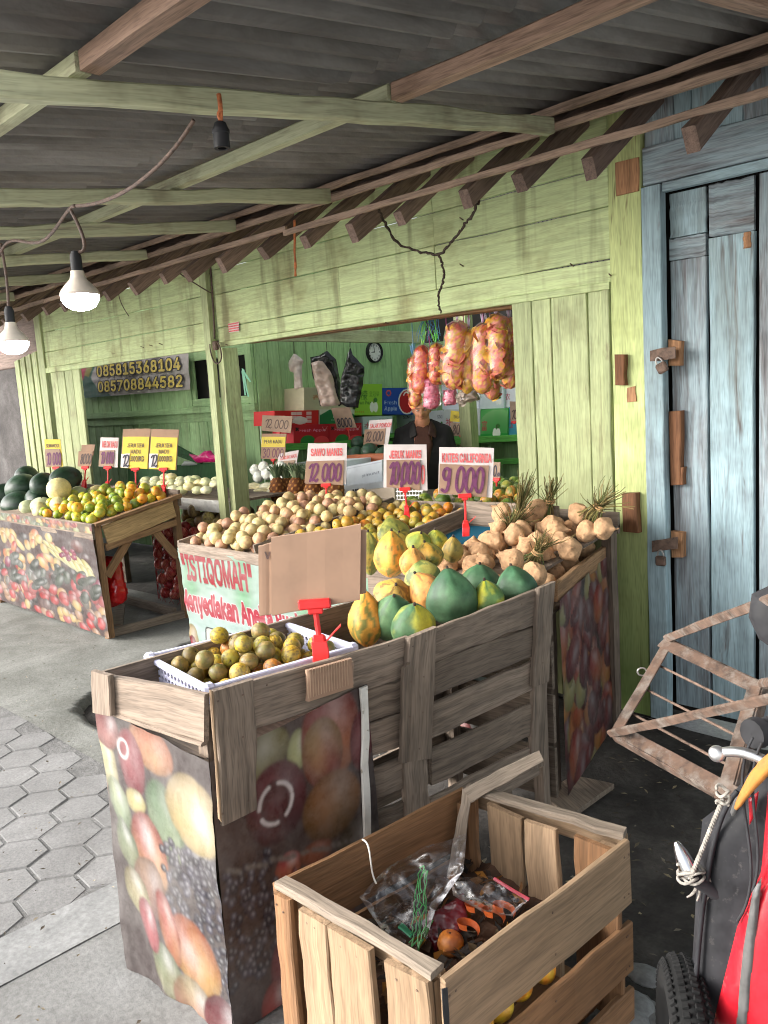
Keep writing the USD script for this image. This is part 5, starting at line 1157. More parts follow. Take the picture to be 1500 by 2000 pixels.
def stem_bundle(px0, px1, y, label, n=60, spread=.026):
    a, b = ony(*px0, y), ony(*px1, y); ax = unit(b - a); L = np.linalg.norm(b - a); x = unit(np.cross(ax, (0.3, 1, 0))); yv = np.cross(ax, x)
    t = thing('stem_bundle', label, 'dried stems', a); m = MB(); g = np.random.default_rng(int(px0[0]))
    for k in range(n):
        p, q = g.normal(0, .012, 2), g.normal(0, spread, 2)
        l = L * (.55 + .5 * g.random())
        pts = [a + x * p[0] * 1.8 + yv * p[1] * 1.8, a + ax * l * .42 + x * p[0] * .8 + yv * p[1] * .8, a + ax * l * .7 + x * q[0] * .5 + yv * q[1] * .5, a + ax * l + x * q[0] + yv * q[1] + g.normal(0, .01, 3)]
        c = srgb(*((118, 108, 62), (92, 82, 50), (140, 122, 78), (84, 92, 50))[k % 4])
        tube(curve(pts, 8), np.linspace(.0028, .0012, 8), 4, m, col=c, cap=False)
    m.obj('stems', 'matte', t)
    c = a + ax * L * .42; th = np.linspace(0, 4 * math.pi, 30)
    tube([c + (x * math.cos(k) + yv * math.sin(k)) * .019 + ax * (k * .0016 - .01) for k in th], .004, 5, col=srgb(188, 150, 105)).obj('tie', 'matte', t)
stem_bundle((1000, 1050), (1036, 925), 2.86, 'tall bundle of dried stems in the middle of the jicama heap', 70)
stem_bundle((1068, 1010), (1082, 935), 2.98, 'upright bundle of dark dried stems behind the jicama', 60)
stem_bundle((1150, 1018), (1200, 945), 2.96, 'spiky stem bundle pointing right at the end of the jicama heap', 46, .045)
stem_bundle((1035, 1105), (1072, 1040), 2.62, 'short stem bundle lying over the front of the jicama heap', 46)
stem_bundle((990, 1062), (1012, 985), 2.80, 'tangled dry stems at the left of the jicama heap', 50, .035)
def puff(pts, t, a, step=None, back=True, wr=0.0, seed=1):
    """A padded panel: the flat outline pts (n x 2) with its faces swelling to +-t at a distance a from the edge."""
    from shapely import Polygon, Point, points as spts, distance, contains, boundary
    from scipy.spatial import Delaunay
    P = Polygon(pts)
    if not P.is_valid: P = P.buffer(0)
    step = step or math.sqrt(P.area) / 14
    L = P.exterior.length; n = max(12, int(L / step))
    B_ = np.array([P.exterior.interpolate(k / n, normalized=True).coords[0] for k in range(n)] + list(P.exterior.coords)[:-1])
    x0, y0, x1, y1 = P.bounds
    X, Y = np.meshgrid(np.arange(x0, x1, step * .8), np.arange(y0, y1, step * .8))
    q = np.stack([X.ravel(), Y.ravel()], 1); q = q[contains(P, spts(q))]
    if len(q): q = q[distance(boundary(P), spts(q)) > step * .35]
    A = np.vstack([B_, q]); T = Delaunay(A).simplices
    T = T[contains(P, spts(A[T].mean(1)))]
    c = np.cross(A[T[:, 1]] - A[T[:, 0]], A[T[:, 2]] - A[T[:, 0]]); T = T[np.abs(c) > 1e-12]; c = c[np.abs(c) > 1e-12]; T[c < 0] = T[c < 0][:, ::-1]
    d = distance(boundary(P), spts(A)); d[:len(B_)] = 0
    h = t * np.sqrt(np.clip(1 - (1 - np.clip(d / a, 0, 1)) ** 2, 0, 1))
    w = (meshkit.fbm(np.stack([A[:, 0], A[:, 1], 0 * A[:, 0] + seed * .01], 1) * (1.2 / max(math.sqrt(P.area), 1e-6)) * 5, 3, seed) - .5) * wr
    V = np.vstack([np.column_stack([A, h + w]), np.column_stack([A, -h + w])])
    return V, np.vstack([T, T[:, ::-1] + len(A)])
def panel(px, p0, n, t, a, mat, par, name, col=None, wr=0.0, seed=1, smooth=True, step=None, mb=None, **k):
    """A padded panel whose outline the photograph shows at px on the plane (p0, n)."""
    n = unit(n); x = unit(np.cross((0, 0, 1.0), n)); y = np.cross(n, x); p0 = np.asarray(p0, float)
    Q = np.array([on(*p, p0, n) - p0 for p in px]); v, f = puff(np.stack([Q @ x, Q @ y], 1), t, a, wr=wr, seed=seed, step=step)
    m = (mb or MB()).add(p0 + np.outer(v[:, 0], x) + np.outer(v[:, 1], y) + np.outer(v[:, 2], n), f, None, col)
    return m if mb else m.obj(name, mat, par, smooth=smooth, **k)

# ---------------------------------------------------------------- lilac plastic basket of oranges on the stand
bs = thing('plastic_basket', 'pale lilac plastic basket of small oranges standing on the end of the front stand', 'basket', (-1.75, 1.15, .70))
b0 = onz(408, 1343, .815); bL, bR, bF = onz(293, 1283, .815), onz(688, 1264, .815), onz(553, 1218, .815)
bF = bL + bR - b0
ZB, ZT = .675, .815
def holes_wall(p, q, nrm, slots):
    """A basket side with round holes above tall slots."""
    from shapely import Point, box as sb, union_all
    L = np.linalg.norm((q - p)[:2]); H = ZT - ZB; sh = sb(0, 0, L, H); cut = []
    n = int(L / .021)
    for k in range(1, n):
        x = k * L / n
        cut += [Point(x, H - .022).buffer(.0068, quad_segs=3), Point(x, H - .042).buffer(.0068, quad_segs=3), sb(x - .0055, .05, x + .0055, H - .058)]
        cut += [sb(x - .0055, .008, x + .0055, .042)]
    g = sh.difference(union_all(cut))
    mb = MB(); ex = unit((q - p) * (1, 1, 0)); o = np.array([p[0], p[1], ZB])
    for G in polys(g):
        m = trimesh.creation.extrude_polygon(G, .004, engine='earcut'); v = np.array(m.vertices)
        mb.add(o + np.outer(v[:, 0], ex) + np.outer(v[:, 1], (0, 0, 1)) + np.outer(v[:, 2], nrm), m.faces, None, srgb(205, 205, 228))
    mb.obj('side', 'plastic', bs)
def outn(p, q):
    d = unit((q - p) * (1, 1, 0)); n = np.array([d[1], -d[0], 0]); c = (b0 + bF) / 2
    return n if (p - c) @ n > 0 else -n
for p, q in ((b0, bL), (bL, bF), (bF, bR), (bR, b0)): holes_wall(p, q, outn(p, q), 0)
for p, q in ((b0, bL), (bL, bF), (bF, bR), (bR, b0)):
    n = outn(p, q); z = np.array([0, 0, ZT]) - np.array([0, 0, p[2]])
    board(p + z + n * .005, q + z + n * .005, .018, .012, n, N=4, jit=.0004, c=srgb(205, 205, 228)).obj('rim', 'plastic', bs)
for c in (b0, bL, bF, bR): box((c[0], c[1], (ZB + ZT) / 2 + .006), (.030, .030, ZT - ZB + .012), np.array([unit((bR - b0) * (1, 1, 0)), unit((bL - b0) * (1, 1, 0)), [0, 0, 1]]), ch=.008, col=srgb(205, 205, 228)).obj('corner', 'plastic', bs)
MB().add([(*b0[:2], ZB), (*bR[:2], ZB), (*bF[:2], ZB), (*bL[:2], ZB)], [(0, 1, 2), (0, 2, 3)], None, srgb(195, 195, 220)).obj('bottom', 'plastic', bs)
cc_ = (b0 + bF) / 2
zone = [(cc_ + (q - cc_) * .82)[:2] for q in (b0, bR, bF, bL)]
P = drop(88, poly_sampler(zone), .0265, lambda x, y: ZB + .03, 51, heap=lambda x, y: .05 * max(0, 1 - (((x - cc_[0] - .02) / .17) ** 2 + ((y - cc_[1]) / .17) ** 2)))
fill('basket_orange', K_dark, P, '{c} small orange {w} of the lilac basket', 'orange', 'oranges in the lilac basket', np.random.default_rng(6), tones=['yellow', 'brownish', 'orange', 'yellow-green', 'dark brown', 'golden'])

# blank cardboard sign on its red clamp
pS = sp(.47, .80, .03); nS = unit((.72, -.69, .06))
s1 = thing('blank_cardboard_sign', 'large blank brown cardboard sign held up by a red clamp on the front stand rail', 'sign', pS)
def card(px, off, mat, t=.006, name='cardboard_sheet', par=None, n=nS, p=pS):
    q = [on(x, y, p + n * off, n) for x, y in px]; return strip(q[3], q[2], q[0], q[1], n, t, 5, jit=.0012, ch=.0015).obj(name, mat, par or s1)
card([(505, 1066), (540, 1056), (540, 1198), (507, 1203)], -.012, 'cardboard')
card([(676, 1036), (716, 1033), (715, 1158), (680, 1164)], -.012, 'cardboard')
card([(530, 1048), (705, 1025), (703, 1171), (531, 1202)], 0, 'cardboard')
clip_pole(s1, on(615, 1178, pS, nS) + nS * .006, on(627, 1275, pS, nS) + nS * .004, nS, 1.0)
m = MB()
text_on('v', on(517, 1092, pS - nS * .006, nS), on(529, 1092, pS - nS * .006, nS) - on(517, 1092, pS - nS * .006, nS), on(517, 1077, pS - nS * .006, nS) - on(517, 1092, pS - nS * .006, nS), m, lift=.003)
m.obj('pen_mark', 'brown_ink', s1)
s2 = thing('folded_cardboard_pad', 'small folded pad of corrugated cardboard under the red clamp on the stand rail', 'cardboard pad', sp(.4, .7, .03))
quad([(596, 1308), (598, 1368), (685, 1340), (683, 1284)], S0 + NS * .036, NS, .012, N=5).obj('top_leaf', 'cardboard', s2)
quad([(602, 1312), (604, 1362), (688, 1334), (686, 1290)], S0 + NS * .022, NS, .010, N=5).obj('under_leaf', 'cardboard_dull', s2)
m = MB()
for k in range(16):
    x = 600 + k * 5.2; a, b = on(x, 1308 - k * 1.55, S0 + NS * .049, NS), on(x + 2, 1364 - k * 1.7, S0 + NS * .049, NS); tube([a, b], .0012, 4, m)
m.obj('flutes', 'card_edge', s2)

# ---------------------------------------------------------------- foreground crate
cr = thing('slatted_crate', 'open slatted fruit crate of pale and reddish boards holding rubbish in the foreground', 'crate', (-1.15, 1.3, 0))
ZC = .46
cA, cB, cC, cD = (onz(*p, ZC) for p in ((540, 1728), (845, 1905), (1212, 1634), (906, 1556)))
cD = (cD + (cA + cC - cB)) / 2
eAB, eBC = unit(cB - cA), unit(cC - cB); nAB, nBC = unit(np.cross(eAB, (0, 0, 1))), unit(np.cross(eBC, (0, 0, 1)))
LAB, LBC = np.linalg.norm(cB - cA), np.linalg.norm(cC - cB)
def cbd(p, q, z0, z1, n, t, mat, N=6, name='board', off=0.0, **k):
    p, q = np.array([p[0], p[1], 0]) + n * off, np.array([q[0], q[1], 0]) + n * off
    return strip(p + (0, 0, z0), q + (0, 0, z0), p + (0, 0, z1), q + (0, 0, z1), n, t, N, jit=k.pop('jit', .002), endj=.003, **k).obj(name, mat, cr)
def cslat(o, e, n, s0, s1, z0, z1, t, mat, name='slat', off=0.0):
    p, q = np.array([o[0], o[1], 0]) + e * s0 + n * off, np.array([o[0], o[1], 0]) + e * s1 + n * off
    return strip(p + (0, 0, z0), p + (0, 0, z1), q + (0, 0, z0), q + (0, 0, z1), n, t, 7, jit=.002, endj=.003).obj(name, mat, cr)
f = lambda px: px / 307.0 * LAB
for s0, s1, m_ in ((0.0, .055, 'crate_red'), (.085, .175, 'crate_pale'), (.178, .30, 'crate_pale'), (.335, LAB - .002, 'crate_pale')): cslat(cA, eAB, nAB, s0, s1, .03, ZC - .012, .014, m_)
for s0, s1, m_ in ((0.0, .04, 'crate_red'), (.08, .18, 'crate_pale'), (.19, .285, 'crate_pale'), (.33, LAB - .002, 'crate_red')): cslat(cD, eAB, nAB, s0, s1, .03, ZC - .012, .014, m_)
for z0, z1, m_ in ((ZC - .155, ZC + .004, 'crate_pale'), (ZC - .325, ZC - .20, 'crate_red'), (.0, ZC - .365, 'crate_red')): cbd(cB, cC, z0, z1, nBC, .013, m_, 8, off=.014)
for z0, z1, m_ in ((ZC - .150, ZC + .002, 'crate_red'), (ZC - .30, ZC - .175, 'crate_red'), (.02, ZC - .34, 'crate_red')): cbd(cA, cD, z0, z1, -nBC, .013, m_, 8, off=.0)
# rims laid flat on the two short ends, ends of corner posts
zr = np.array([0, 0, .014])
for o, e in ((cA, cB), (cD, cC)):
    board(o + eBC * .012 + zr * .2, e + eBC * .012 + zr * .2, .034, .016, eBC, N=7, jit=.002, endj=.004).obj('rim', 'crate_rim', cr)
    board(o + eBC * .026 - zr * 2.2, e + eBC * .026 - zr * 2.2, .05, .014, (0, 0, 1), N=6).obj('inner_batten', 'crate_pale', cr)
for c, sx, sy, m_ in ((cA, 1, 1, 'crate_red'), (cB, -1, 1, 'crate_pale'), (cC, -1, -1, 'crate_pale'), (cD, 1, -1, 'crate_red')):
    q = c + eAB * .022 * sx + eBC * .024 * sy
    board((q[0], q[1], .0), (q[0], q[1], ZC - .02), .036, .036, eAB, N=5).obj('corner_post', m_, cr)
zf = .05
for k in range(5):
    p = cA + eAB * (.02 + k * .082); strip(np.array([*p[:2], zf]), np.array([*(p + eBC * LBC)[:2], zf]), np.array([*(p + eAB * .07)[:2], zf]), np.array([*(p + eAB * .07 + eBC * LBC)[:2], zf]), (0, 0, 1), .01, 4).obj('bottom_board', 'crate_red', cr)
nl = []
for a_, b_ in ((.0, .055), (.085, .175), (.178, .30), (.335, LAB)):
    for f_ in (.3, .7): nl += [np.array([*(cA + eAB * (a_ + (b_ - a_) * f_) + nAB * .0145)[:2], ZC - .035]), np.array([*(cA + eAB * (a_ + (b_ - a_) * f_) + nAB * .0145)[:2], .08])]
nail_heads(nl, nAB, cr)
nail_heads([np.array([*(cB + eBC * t_ + nBC * .0275)[:2], z_]) for t_ in (.018, .026, LBC - .03, LBC - .018, LBC * .52) for z_ in (ZC - .03, ZC - .12, ZC - .225, ZC - .30)], nBC, cr)
# loose packing strap on its near corner
q = cB + nBC * .03 + nAB * .004
strip(np.array([*q[:2], .02]), np.array([*(q + eBC * -.006)[:2], ZC - .005]), np.array([*(q + eBC * .010)[:2], .02]), np.array([*(q + eBC * .008)[:2], ZC - .01]), nBC, .002, 8, jit=.003).obj('strap', 'black_plastic', cr)
def ci(s, t, z): return np.array([*(cA + eAB * (s * LAB) + eBC * (t * LBC))[:2], z])
g = np.random.default_rng(77)
# rubbish
rb = thing('rubbish_heap', 'dark leaves, peel and scraps filling the bottom of the slatted crate', 'rubbish', ci(.5, .5, .1), kind='stuff')
n_ = 40; u, v = np.meshgrid(np.linspace(.06, .94, n_), np.linspace(.05, .95, n_)); u, v = u.ravel(), v.ravel()
hz = .17 + .10 * meshkit.fbm(np.stack([u * 6, v * 8, 0 * u], 1), 4, 3) + .05 * v
i = (np.arange(n_ - 1)[None, :] + n_ * np.arange(n_ - 1)[:, None]).ravel()
V = np.array([ci(a, b, h) for a, b, h in zip(u, v, hz)]); tq = meshkit.fbm(np.stack([u * 14, v * 18, 0 * u], 1), 3, 5)[:, None]
m = MB().add(V, np.stack([i, i + 1, i + n_ + 1, i + n_], 1), None, srgb(46, 36, 30) * (1 - tq) + srgb(96, 66, 46) * tq)
for k in range(260):
    c = ci(g.uniform(.1, .9), g.uniform(.1, .9), .255 + g.random() * .03); a, b = unit(g.normal(0, 1, 3) * (1, 1, .4)) * g.uniform(.008, .025), unit(g.normal(0, 1, 3) * (1, 1, .4)) * g.uniform(.006, .014)
    m.add([c - a - b, c + a - b, c + a + b, c - a + b + (0, 0, .006)], [(0, 1, 2), (0, 2, 3)], None, srgb(*((70, 52, 38), (120, 84, 52), (50, 42, 36), (150, 100, 40), (84, 70, 50), (40, 34, 30))[k % 6]))
m.obj('scraps', 'matte', rb)
for k, (px, z, r, ca, cb, lab) in enumerate((((880, 1842), .27, .030, (205, 120, 40), (150, 80, 40), 'bruised orange lying on the rubbish in the crate'), ((1012, 1925), .22, .030, (215, 170, 40), (190, 120, 40), 'yellow orange showing through the gap of the crate boards, nearest the corner'), ((1060, 1892), .22, .030, (220, 140, 40), (200, 160, 50), 'orange showing through the gap in the crate boards, farther right'), ((975, 1965), .18, .032, (215, 185, 50), (200, 150, 40), 'yellow fruit low between the two front boards of the crate'), ((935, 1995), .16, .030, (210, 150, 40), (180, 130, 50), 'orange at the lowest gap of the crate near the bottom edge'))):
    c = onz(*px, z) if k == 0 else on(*px, cB - nBC * .032, nBC)
    put('discarded_orange', proto_round('discarded', k, r, [(ca, cb)] * 5, 'citrus'), c, lab, 'orange', rot=(k, k * .7, 0))
pk = thing('crisp_packet', 'crumpled dark red snack packet lying in the crate', 'packet', ci(.45, .55, .3))
panel([(832, 1795), (905, 1742), (916, 1808), (850, 1858), (838, 1840)], ci(.5, .56, .30), (.35, -.55, .75), .010, .03, 'glossy_bag', pk, 'foil', col=srgb(84, 18, 24), wr=.02, seed=5)
for k, (px, z, lab) in enumerate((((930, 1790), .30, 'long curl of orange peel behind the dark red packet'), ((965, 1800), .30, 'ring of orange peel near the clear bag'), ((915, 1825), .29, 'scrap of orange peel under the dark red packet'), ((985, 1790), .30, 'orange peel scrap against the front board'))):
    c = onz(*px, z); t_ = np.linspace(0, 5.2, 24); w = thing('orange_peel', lab, 'peel', c)
    P0 = [c + np.array([math.cos(a) * .022, math.sin(a) * .018, .004 * a]) for a in t_]; P1 = [p + np.array([0, 0, .012]) + unit(p - c) * .006 for p in P0]
    nn = len(P0); F = [(i, i + 1, nn + i + 1, nn + i) for i in range(nn - 1)]
    MB().add(P0 + P1, F, None, srgb(168, 74, 28)).obj('peel', 'citrus', w, smooth=True)
gs = thing('green_string', 'tangle of green plastic string hanging into the crate', 'string', ci(.35, .4, .3))
m = MB()
for k in range(5):
    P = curve([onz(828 + k * 2, 1690 + k * 3, .40), onz(812 + k * 5, 1740, .36), onz(808 + k * 6, 1790, .32), onz(800 + k * 4, 1840 + 4 * k, .28)] + ([onz(850, 1770 + 5 * k, .3)] if k > 2 else []), 24) + g.normal(0, .002, (24, 3))
    tube(P, .0016, 5, m, col=srgb(70, 150, 80))
m.obj('strands', 'plastic', gs)
gt = thing('green_tie', 'short flat green plastic tie lying in the crate', 'plastic tie', ci(.3, .35, .3))
strip(onz(778, 1812, .30), onz(802, 1832, .29), onz(786, 1803, .30), onz(810, 1824, .29), (0, 0, 1), .003, 3, c=srgb(40, 130, 90)).obj('strip', 'plastic', gt)
def film(name, label, px, p0, n, t, a, seed, wr):
    w = thing(name, label, 'plastic bag', p0); panel(px, p0, n, t, a, 'clear_film', w, 'film', wr=wr, seed=seed); return w
film('clear_bag', 'crumpled clear plastic bag standing up at the left inside the crate', [(702, 1752), (760, 1690), (830, 1655), (912, 1628), (905, 1700), (850, 1780), (830, 1850), (760, 1840), (735, 1800)], ci(.3, .45, .32), (.5, -.6, .6), .03, .06, 3, .05)
cb_ = film('knotted_bag', 'clear plastic bag with a pink edge lying at the back of the crate', [(880, 1715), (960, 1712), (1032, 1755), (1000, 1790), (940, 1780), (885, 1750)], ci(.7, .6, .32), (.3, -.4, .85), .02, .05, 4, .03)
tube(curve([onz(965, 1716, .36), onz(1000, 1738, .35), onz(1033, 1757, .34)], 10), .004, 6, col=srgb(200, 70, 90)).obj('pink_edge', 'plastic', cb_)
ws = thing('white_string', 'thin white string hanging over the back board of the crate', 'string', onz(712, 1640, .46))
tube(curve([onz(708, 1640, .47), onz(718, 1650, .47), onz(725, 1690, .42), onz(735, 1726, .38)], 14), .0022, 6, col=srgb(215, 210, 200)).obj('strand', 'matte', ws)
# bent cardboard edge strip
ed = thing('cardboard_corner_strip', 'bent grey cardboard corner strip leaning out of the crate', 'cardboard strip', onz(890, 1600, .4))
pE = cD + eAB * .02 - eBC * .05; nE = unit((.66, -.72, .25))
quad([(905, 1540), (872, 1712), (896, 1722), (922, 1548)], pE, nE, .005, N=6).obj('leaf', 'cardboard_edge', ed) if 'cardboard_edge' in LOOK else quad([(905, 1540), (872, 1712), (896, 1722), (922, 1548)], pE, nE, .005, N=6).obj('leaf', 'crate_rim', ed)
quad([(904, 1540), (1052, 1464), (1062, 1486), (920, 1566)], pE, nE, .005, N=6).obj('leaf', 'crate_rim', ed)

# board and scraps on the dark ground
bg = thing('loose_board', 'loose grey board lying on the dark ground behind the crate', 'board', onz(1130, 1560, 0))
A_, B_, C_, D_ = (onz(*p, -.03) for p in ((1062, 1560), (1120, 1522), (1200, 1540), (1110, 1605)))
strip(A_, D_, B_, C_, (0, 0, 1), .02, 4).obj('board', 'grey_wood', bg)
lt = thing('ground_litter', 'leaf scraps and pebbles scattered over the dark ground', 'litter', (-1.2, 2.4, 0), kind='stuff')
m = MB()
for k in range(420):
    x, y = g.uniform(-1.65, -.2), g.uniform(1.75, 3.25); z = -.04 + g.random() * .01; a = g.random() * 6.3; l, w = g.uniform(.004, .018), g.uniform(.003, .008)
    d, e = np.array([math.cos(a), math.sin(a), .2]) * l, np.array([-math.sin(a), math.cos(a), .3]) * w; c = np.array([x, y, z + .008])
    m.add([c - d, c + e, c + d, c - e + (0, 0, .004)], [(0, 1, 2), (0, 2, 3)], None, srgb(*((96, 88, 70), (70, 62, 52), (120, 112, 98), (60, 54, 46), (140, 128, 100))[k % 5]))
m.obj('scraps', 'matte', lt)
for k, (px, s) in enumerate((((1230, 1960), .06), ((1262, 1905), .05), ((1215, 1990), .07))):
    c = onz(*px, 0); v, f_ = ball(2); v = v * (s, s * .8, s * .25) * (.8 + .4 * meshkit.fbm(v * 2 + k, 3, k)[:, None])
    w = thing('stone_scrap', ('flat pale broken concrete piece beside the motorbike tyre', 'small concrete lump between crate and motorbike', 'concrete scrap at the bottom edge beside the crate')[k], 'stone', c); MB().add(v + c, f_).obj('stone', 'strip_concrete', w, smooth=40)

# ---------------------------------------------------------------- motorbike with its carrier frame
PB, NB = np.array([-.50, 1.28, .6]), unit((.25, -.95, .15))
mb_ = thing('motorbike', 'red and black motorbike parked at the right, cut by the picture edge', 'motorbike', (-.5, 1.3, 0))
pn = lambda px, off, t, a, mat, name, **k: panel(px, PB + NB * off, NB, t, a, mat, mb_, name, **k)
pn([(1424, 1560), (1470, 1500), (1560, 1480), (1600, 1700), (1560, 2080), (1345, 2080), (1352, 1880), (1362, 1700), (1372, 1600)], -.03, .05, .05, 'fairing_black', 'leg_shield')
pn([(1408, 1640), (1436, 1556), (1458, 1552), (1440, 1600), (1425, 1690), (1412, 1690)], .0, .012, .02, 'fairing_grey', 'shield_edge')
pn([(1496, 1680), (1560, 1600), (1620, 2080), (1375, 2080), (1402, 1960), (1440, 1810)], .035, .03, .04, 'fairing_red', 'side_panel')
pn([(1470, 1740), (1488, 1712), (1478, 1820), (1455, 2080), (1428, 2080), (1452, 1850)], .062, .006, .01, 'fairing_grey', 'grey_stripe')
pn([(1500, 1545), (1540, 1540), (1530, 1640), (1490, 1760), (1470, 1800), (1488, 1690)], .03, .012, .02, 'fairing_red', 'red_stripe')
pn([(1462, 1560), (1482, 1545), (1476, 1590), (1464, 1612)], .03, .008, .012, 'fairing_red', 'red_stripe')
eg = [on(x, y, PB + NB * .02, NB) for x, y in ((1440, 1545), (1412, 1590), (1396, 1640), (1380, 1720), (1366, 1830), (1356, 1990))]
tube(curve(eg, 26), .0045, 8).obj('edge_trim', 'fairing_black', mb_, smooth=True)
for k, q in enumerate((((1470, 1440), (1450, 1520), (1462, 1640), (1440, 1800)), ((1488, 1450), (1470, 1540), (1480, 1660), (1470, 1740)))): tube(curve([on(x, y, PB + NB * (.045 + .01 * k), NB) for x, y in q], 20), .0024, 7).obj('control_cable', 'black_plastic', mb_, smooth=True)
# front tyre with tread blocks, mudguard
wc = onz(1346, 1925, .52) - np.array([0, 0, .28])
ax = unit(CR * .97 - CF * .22); ax = unit(ax * (1, 1, 0)); wx = unit(np.cross(ax, (0, 0, 1))); wz = np.array([0, 0, 1.0])
R0, r0 = .238, .034; V, F = [], []; na, nb_ = 48, 12
for i in range(na):
    a = 2 * math.pi * i / na; o = wx * math.cos(a) + wz * math.sin(a)
    for k in range(nb_):
        b = 2 * math.pi * k / nb_; V.append(wc + o * (R0 + r0 * math.cos(b)) + ax * r0 * math.sin(b))
for i in range(na):
    for k in range(nb_): F.append((i * nb_ + k, i * nb_ + (k + 1) % nb_, (i + 1) % na * nb_ + (k + 1) % nb_, (i + 1) % na * nb_ + k))
fw = part('front_wheel', mb_)
ty = MB().add(V, F).obj('tyre', 'tyre', fw, smooth=True)
m = MB()
for i in range(100):
    a = 2 * math.pi * i / 100; o = wx * math.cos(a) + wz * math.sin(a); tg_ = -wx * math.sin(a) + wz * math.cos(a)
    for b in (-.9, -.3, .3, .9):
        nn = o * math.cos(b) + ax * math.sin(b); c = wc + o * R0 + nn * (r0 + .001); sd = np.cross(nn, tg_)
        box(c, (.0085, .012, .006), np.array([tg_, sd, nn]), mb=m, ch=.001)
m.obj('tread', 'tyre', fw, kind='stuff')
lathe([(.02, -.02), (.19, -.015), (.195, 0), (.19, .015), (.02, .02)], wc, 24, axis=ax).obj('rim', 'alloy', fw, smooth=40)
# handlebar: grip, lever, orange sleeve, mirror
hb = part('handlebar', mb_)
h0, h1 = on(1480, 1430, PB, NB), on(1580, 1400, PB - NB * .1, NB)
tube([h0, h1], .020, 12).obj('grip', 'black_plastic', hb, smooth=40)
lathe([(.001, 0), (.024, .0), (.026, .012), (.024, .02), (.001, .022)], h0 - unit(h1 - h0) * .014, 14, axis=unit(h1 - h0)).obj('grip_end', 'black_plastic', hb, smooth=40)
lv = [on(x, y, PB + NB * .05, NB) for x, y in ((1400, 1472), (1430, 1468), (1465, 1474), (1500, 1490), (1560, 1520))]
tube(curve(lv, 20), np.linspace(.0075, .011, 20), 10).obj('brake_lever', 'alloy', hb, smooth=True)
v, f_ = ball(2); MB().add(lv[0] + v * .0135, f_).obj('lever_ball', 'alloy', hb, smooth=True)
os_ = [on(x, y, PB + NB * .06, NB) for x, y in ((1437, 1580), (1458, 1545), (1480, 1515), (1530, 1470))]
tube(curve(os_, 14), [.003, .005, .006, .007, .008, .009, .010, .011, .011, .012, .012, .012, .013, .013], 10).obj('orange_sleeve', 'orange_sleeve', hb, smooth=True)
pn([(1468, 1160), (1510, 1140), (1560, 1150), (1580, 1250), (1520, 1275), (1482, 1248), (1462, 1205)], -.06, .03, .04, 'black_plastic', 'mirror')
tube(curve([on(1540, 1270, PB - NB * .06, NB), on(1550, 1340, PB - NB * .06, NB), on(1560, 1400, PB - NB * .1, NB)], 8), .006, 8).obj('mirror_stem', 'chrome', mb_, smooth=True)
sp_ = [on(x, y, PB + NB * .03, NB) for x, y in ((1320, 1644), (1333, 1672), (1350, 1712))]
tube(curve(sp_, 12), [.004, .007, .009, .011, .012, .0135, .014, .015, .0155, .016, .016, .012], 10).obj('chrome_peg', 'chrome', mb_, smooth=True)
tube([sp_[2], on(1420, 1760, PB, NB)], .012, 10).obj('peg_arm', 'black_plastic', mb_, smooth=40)
# carrier frame
rk = thing('carrier_frame', 'rusty angle-iron carrier frame with thin rods tied to the motorbike', 'carrier frame', onz(1300, 1400, .6))
rA, rB = onz(1192, 1432, .64), onz(1425, 1562, .64)
ea = unit(rB - rA); eh = unit(np.array([-ea[1], ea[0], 0])); eh = eh if eh[1] > 0 else -eh
ed_ = unit(eh * .80 + np.array([0, 0, .60])); rn_ = unit(np.cross(ea, ed_)); rn_ = rn_ if rn_[2] > 0 else -rn_
rD, rC = on(1302, 1246, rA, rn_), on(1490, 1335, rA, rn_)
def angle(p, q, inw, name='angle_bar'):
    p, q = np.asarray(p), np.asarray(q); m = MB(); d = unit(q - p); w = unit(inw - d * (inw @ d))
    strip(p, q, p + w * .032, q + w * .032, rn_, .004, 6, mb=m, jit=.0006, ch=.001); strip(p - rn_ * .030, q - rn_ * .030, p, q, -w, .004, 6, mb=m, jit=.0006, ch=.001)
    m.obj(name, 'rust', rk)
ce = (rA + rB + rC + rD) / 4
for p, q in ((rA, rB), (rB, rC), (rC, rD), (rD, rA)): angle(p, q, ce - (p + q) / 2)
for k in (1, 2, 3):
    a, b = rA + (rD - rA) * k / 4 - rn_ * .012, rB + (rC - rB) * k / 4 - rn_ * .012; tube([a, b], .0032, 7).obj('rod', 'rusty_iron', rk, smooth=40)
for p, e, z in ((rA, (1512, 1362), .78), (rD, (1512, 1168), 1.05)):
    q = on(*e, PB, NB); strip(p - rn_ * .012, q - rn_ * .012, p + rn_ * .012, q + rn_ * .012, unit(np.cross(q - p, rn_)), .006, 8).obj('flat_bar', 'rust', rk)
tube([rC, on(1560, 1330, PB, NB)], .012, 8).obj('mount', 'rust', rk)
lp = np.linspace(0, 6.3, 14); c = on(1254, 1312, rA, rn_)
tube([c + CR * .012 * math.cos(a) + CU * .010 * math.sin(a) for a in lp], .0022, 6).obj('hook', 'steel_rod', rk)
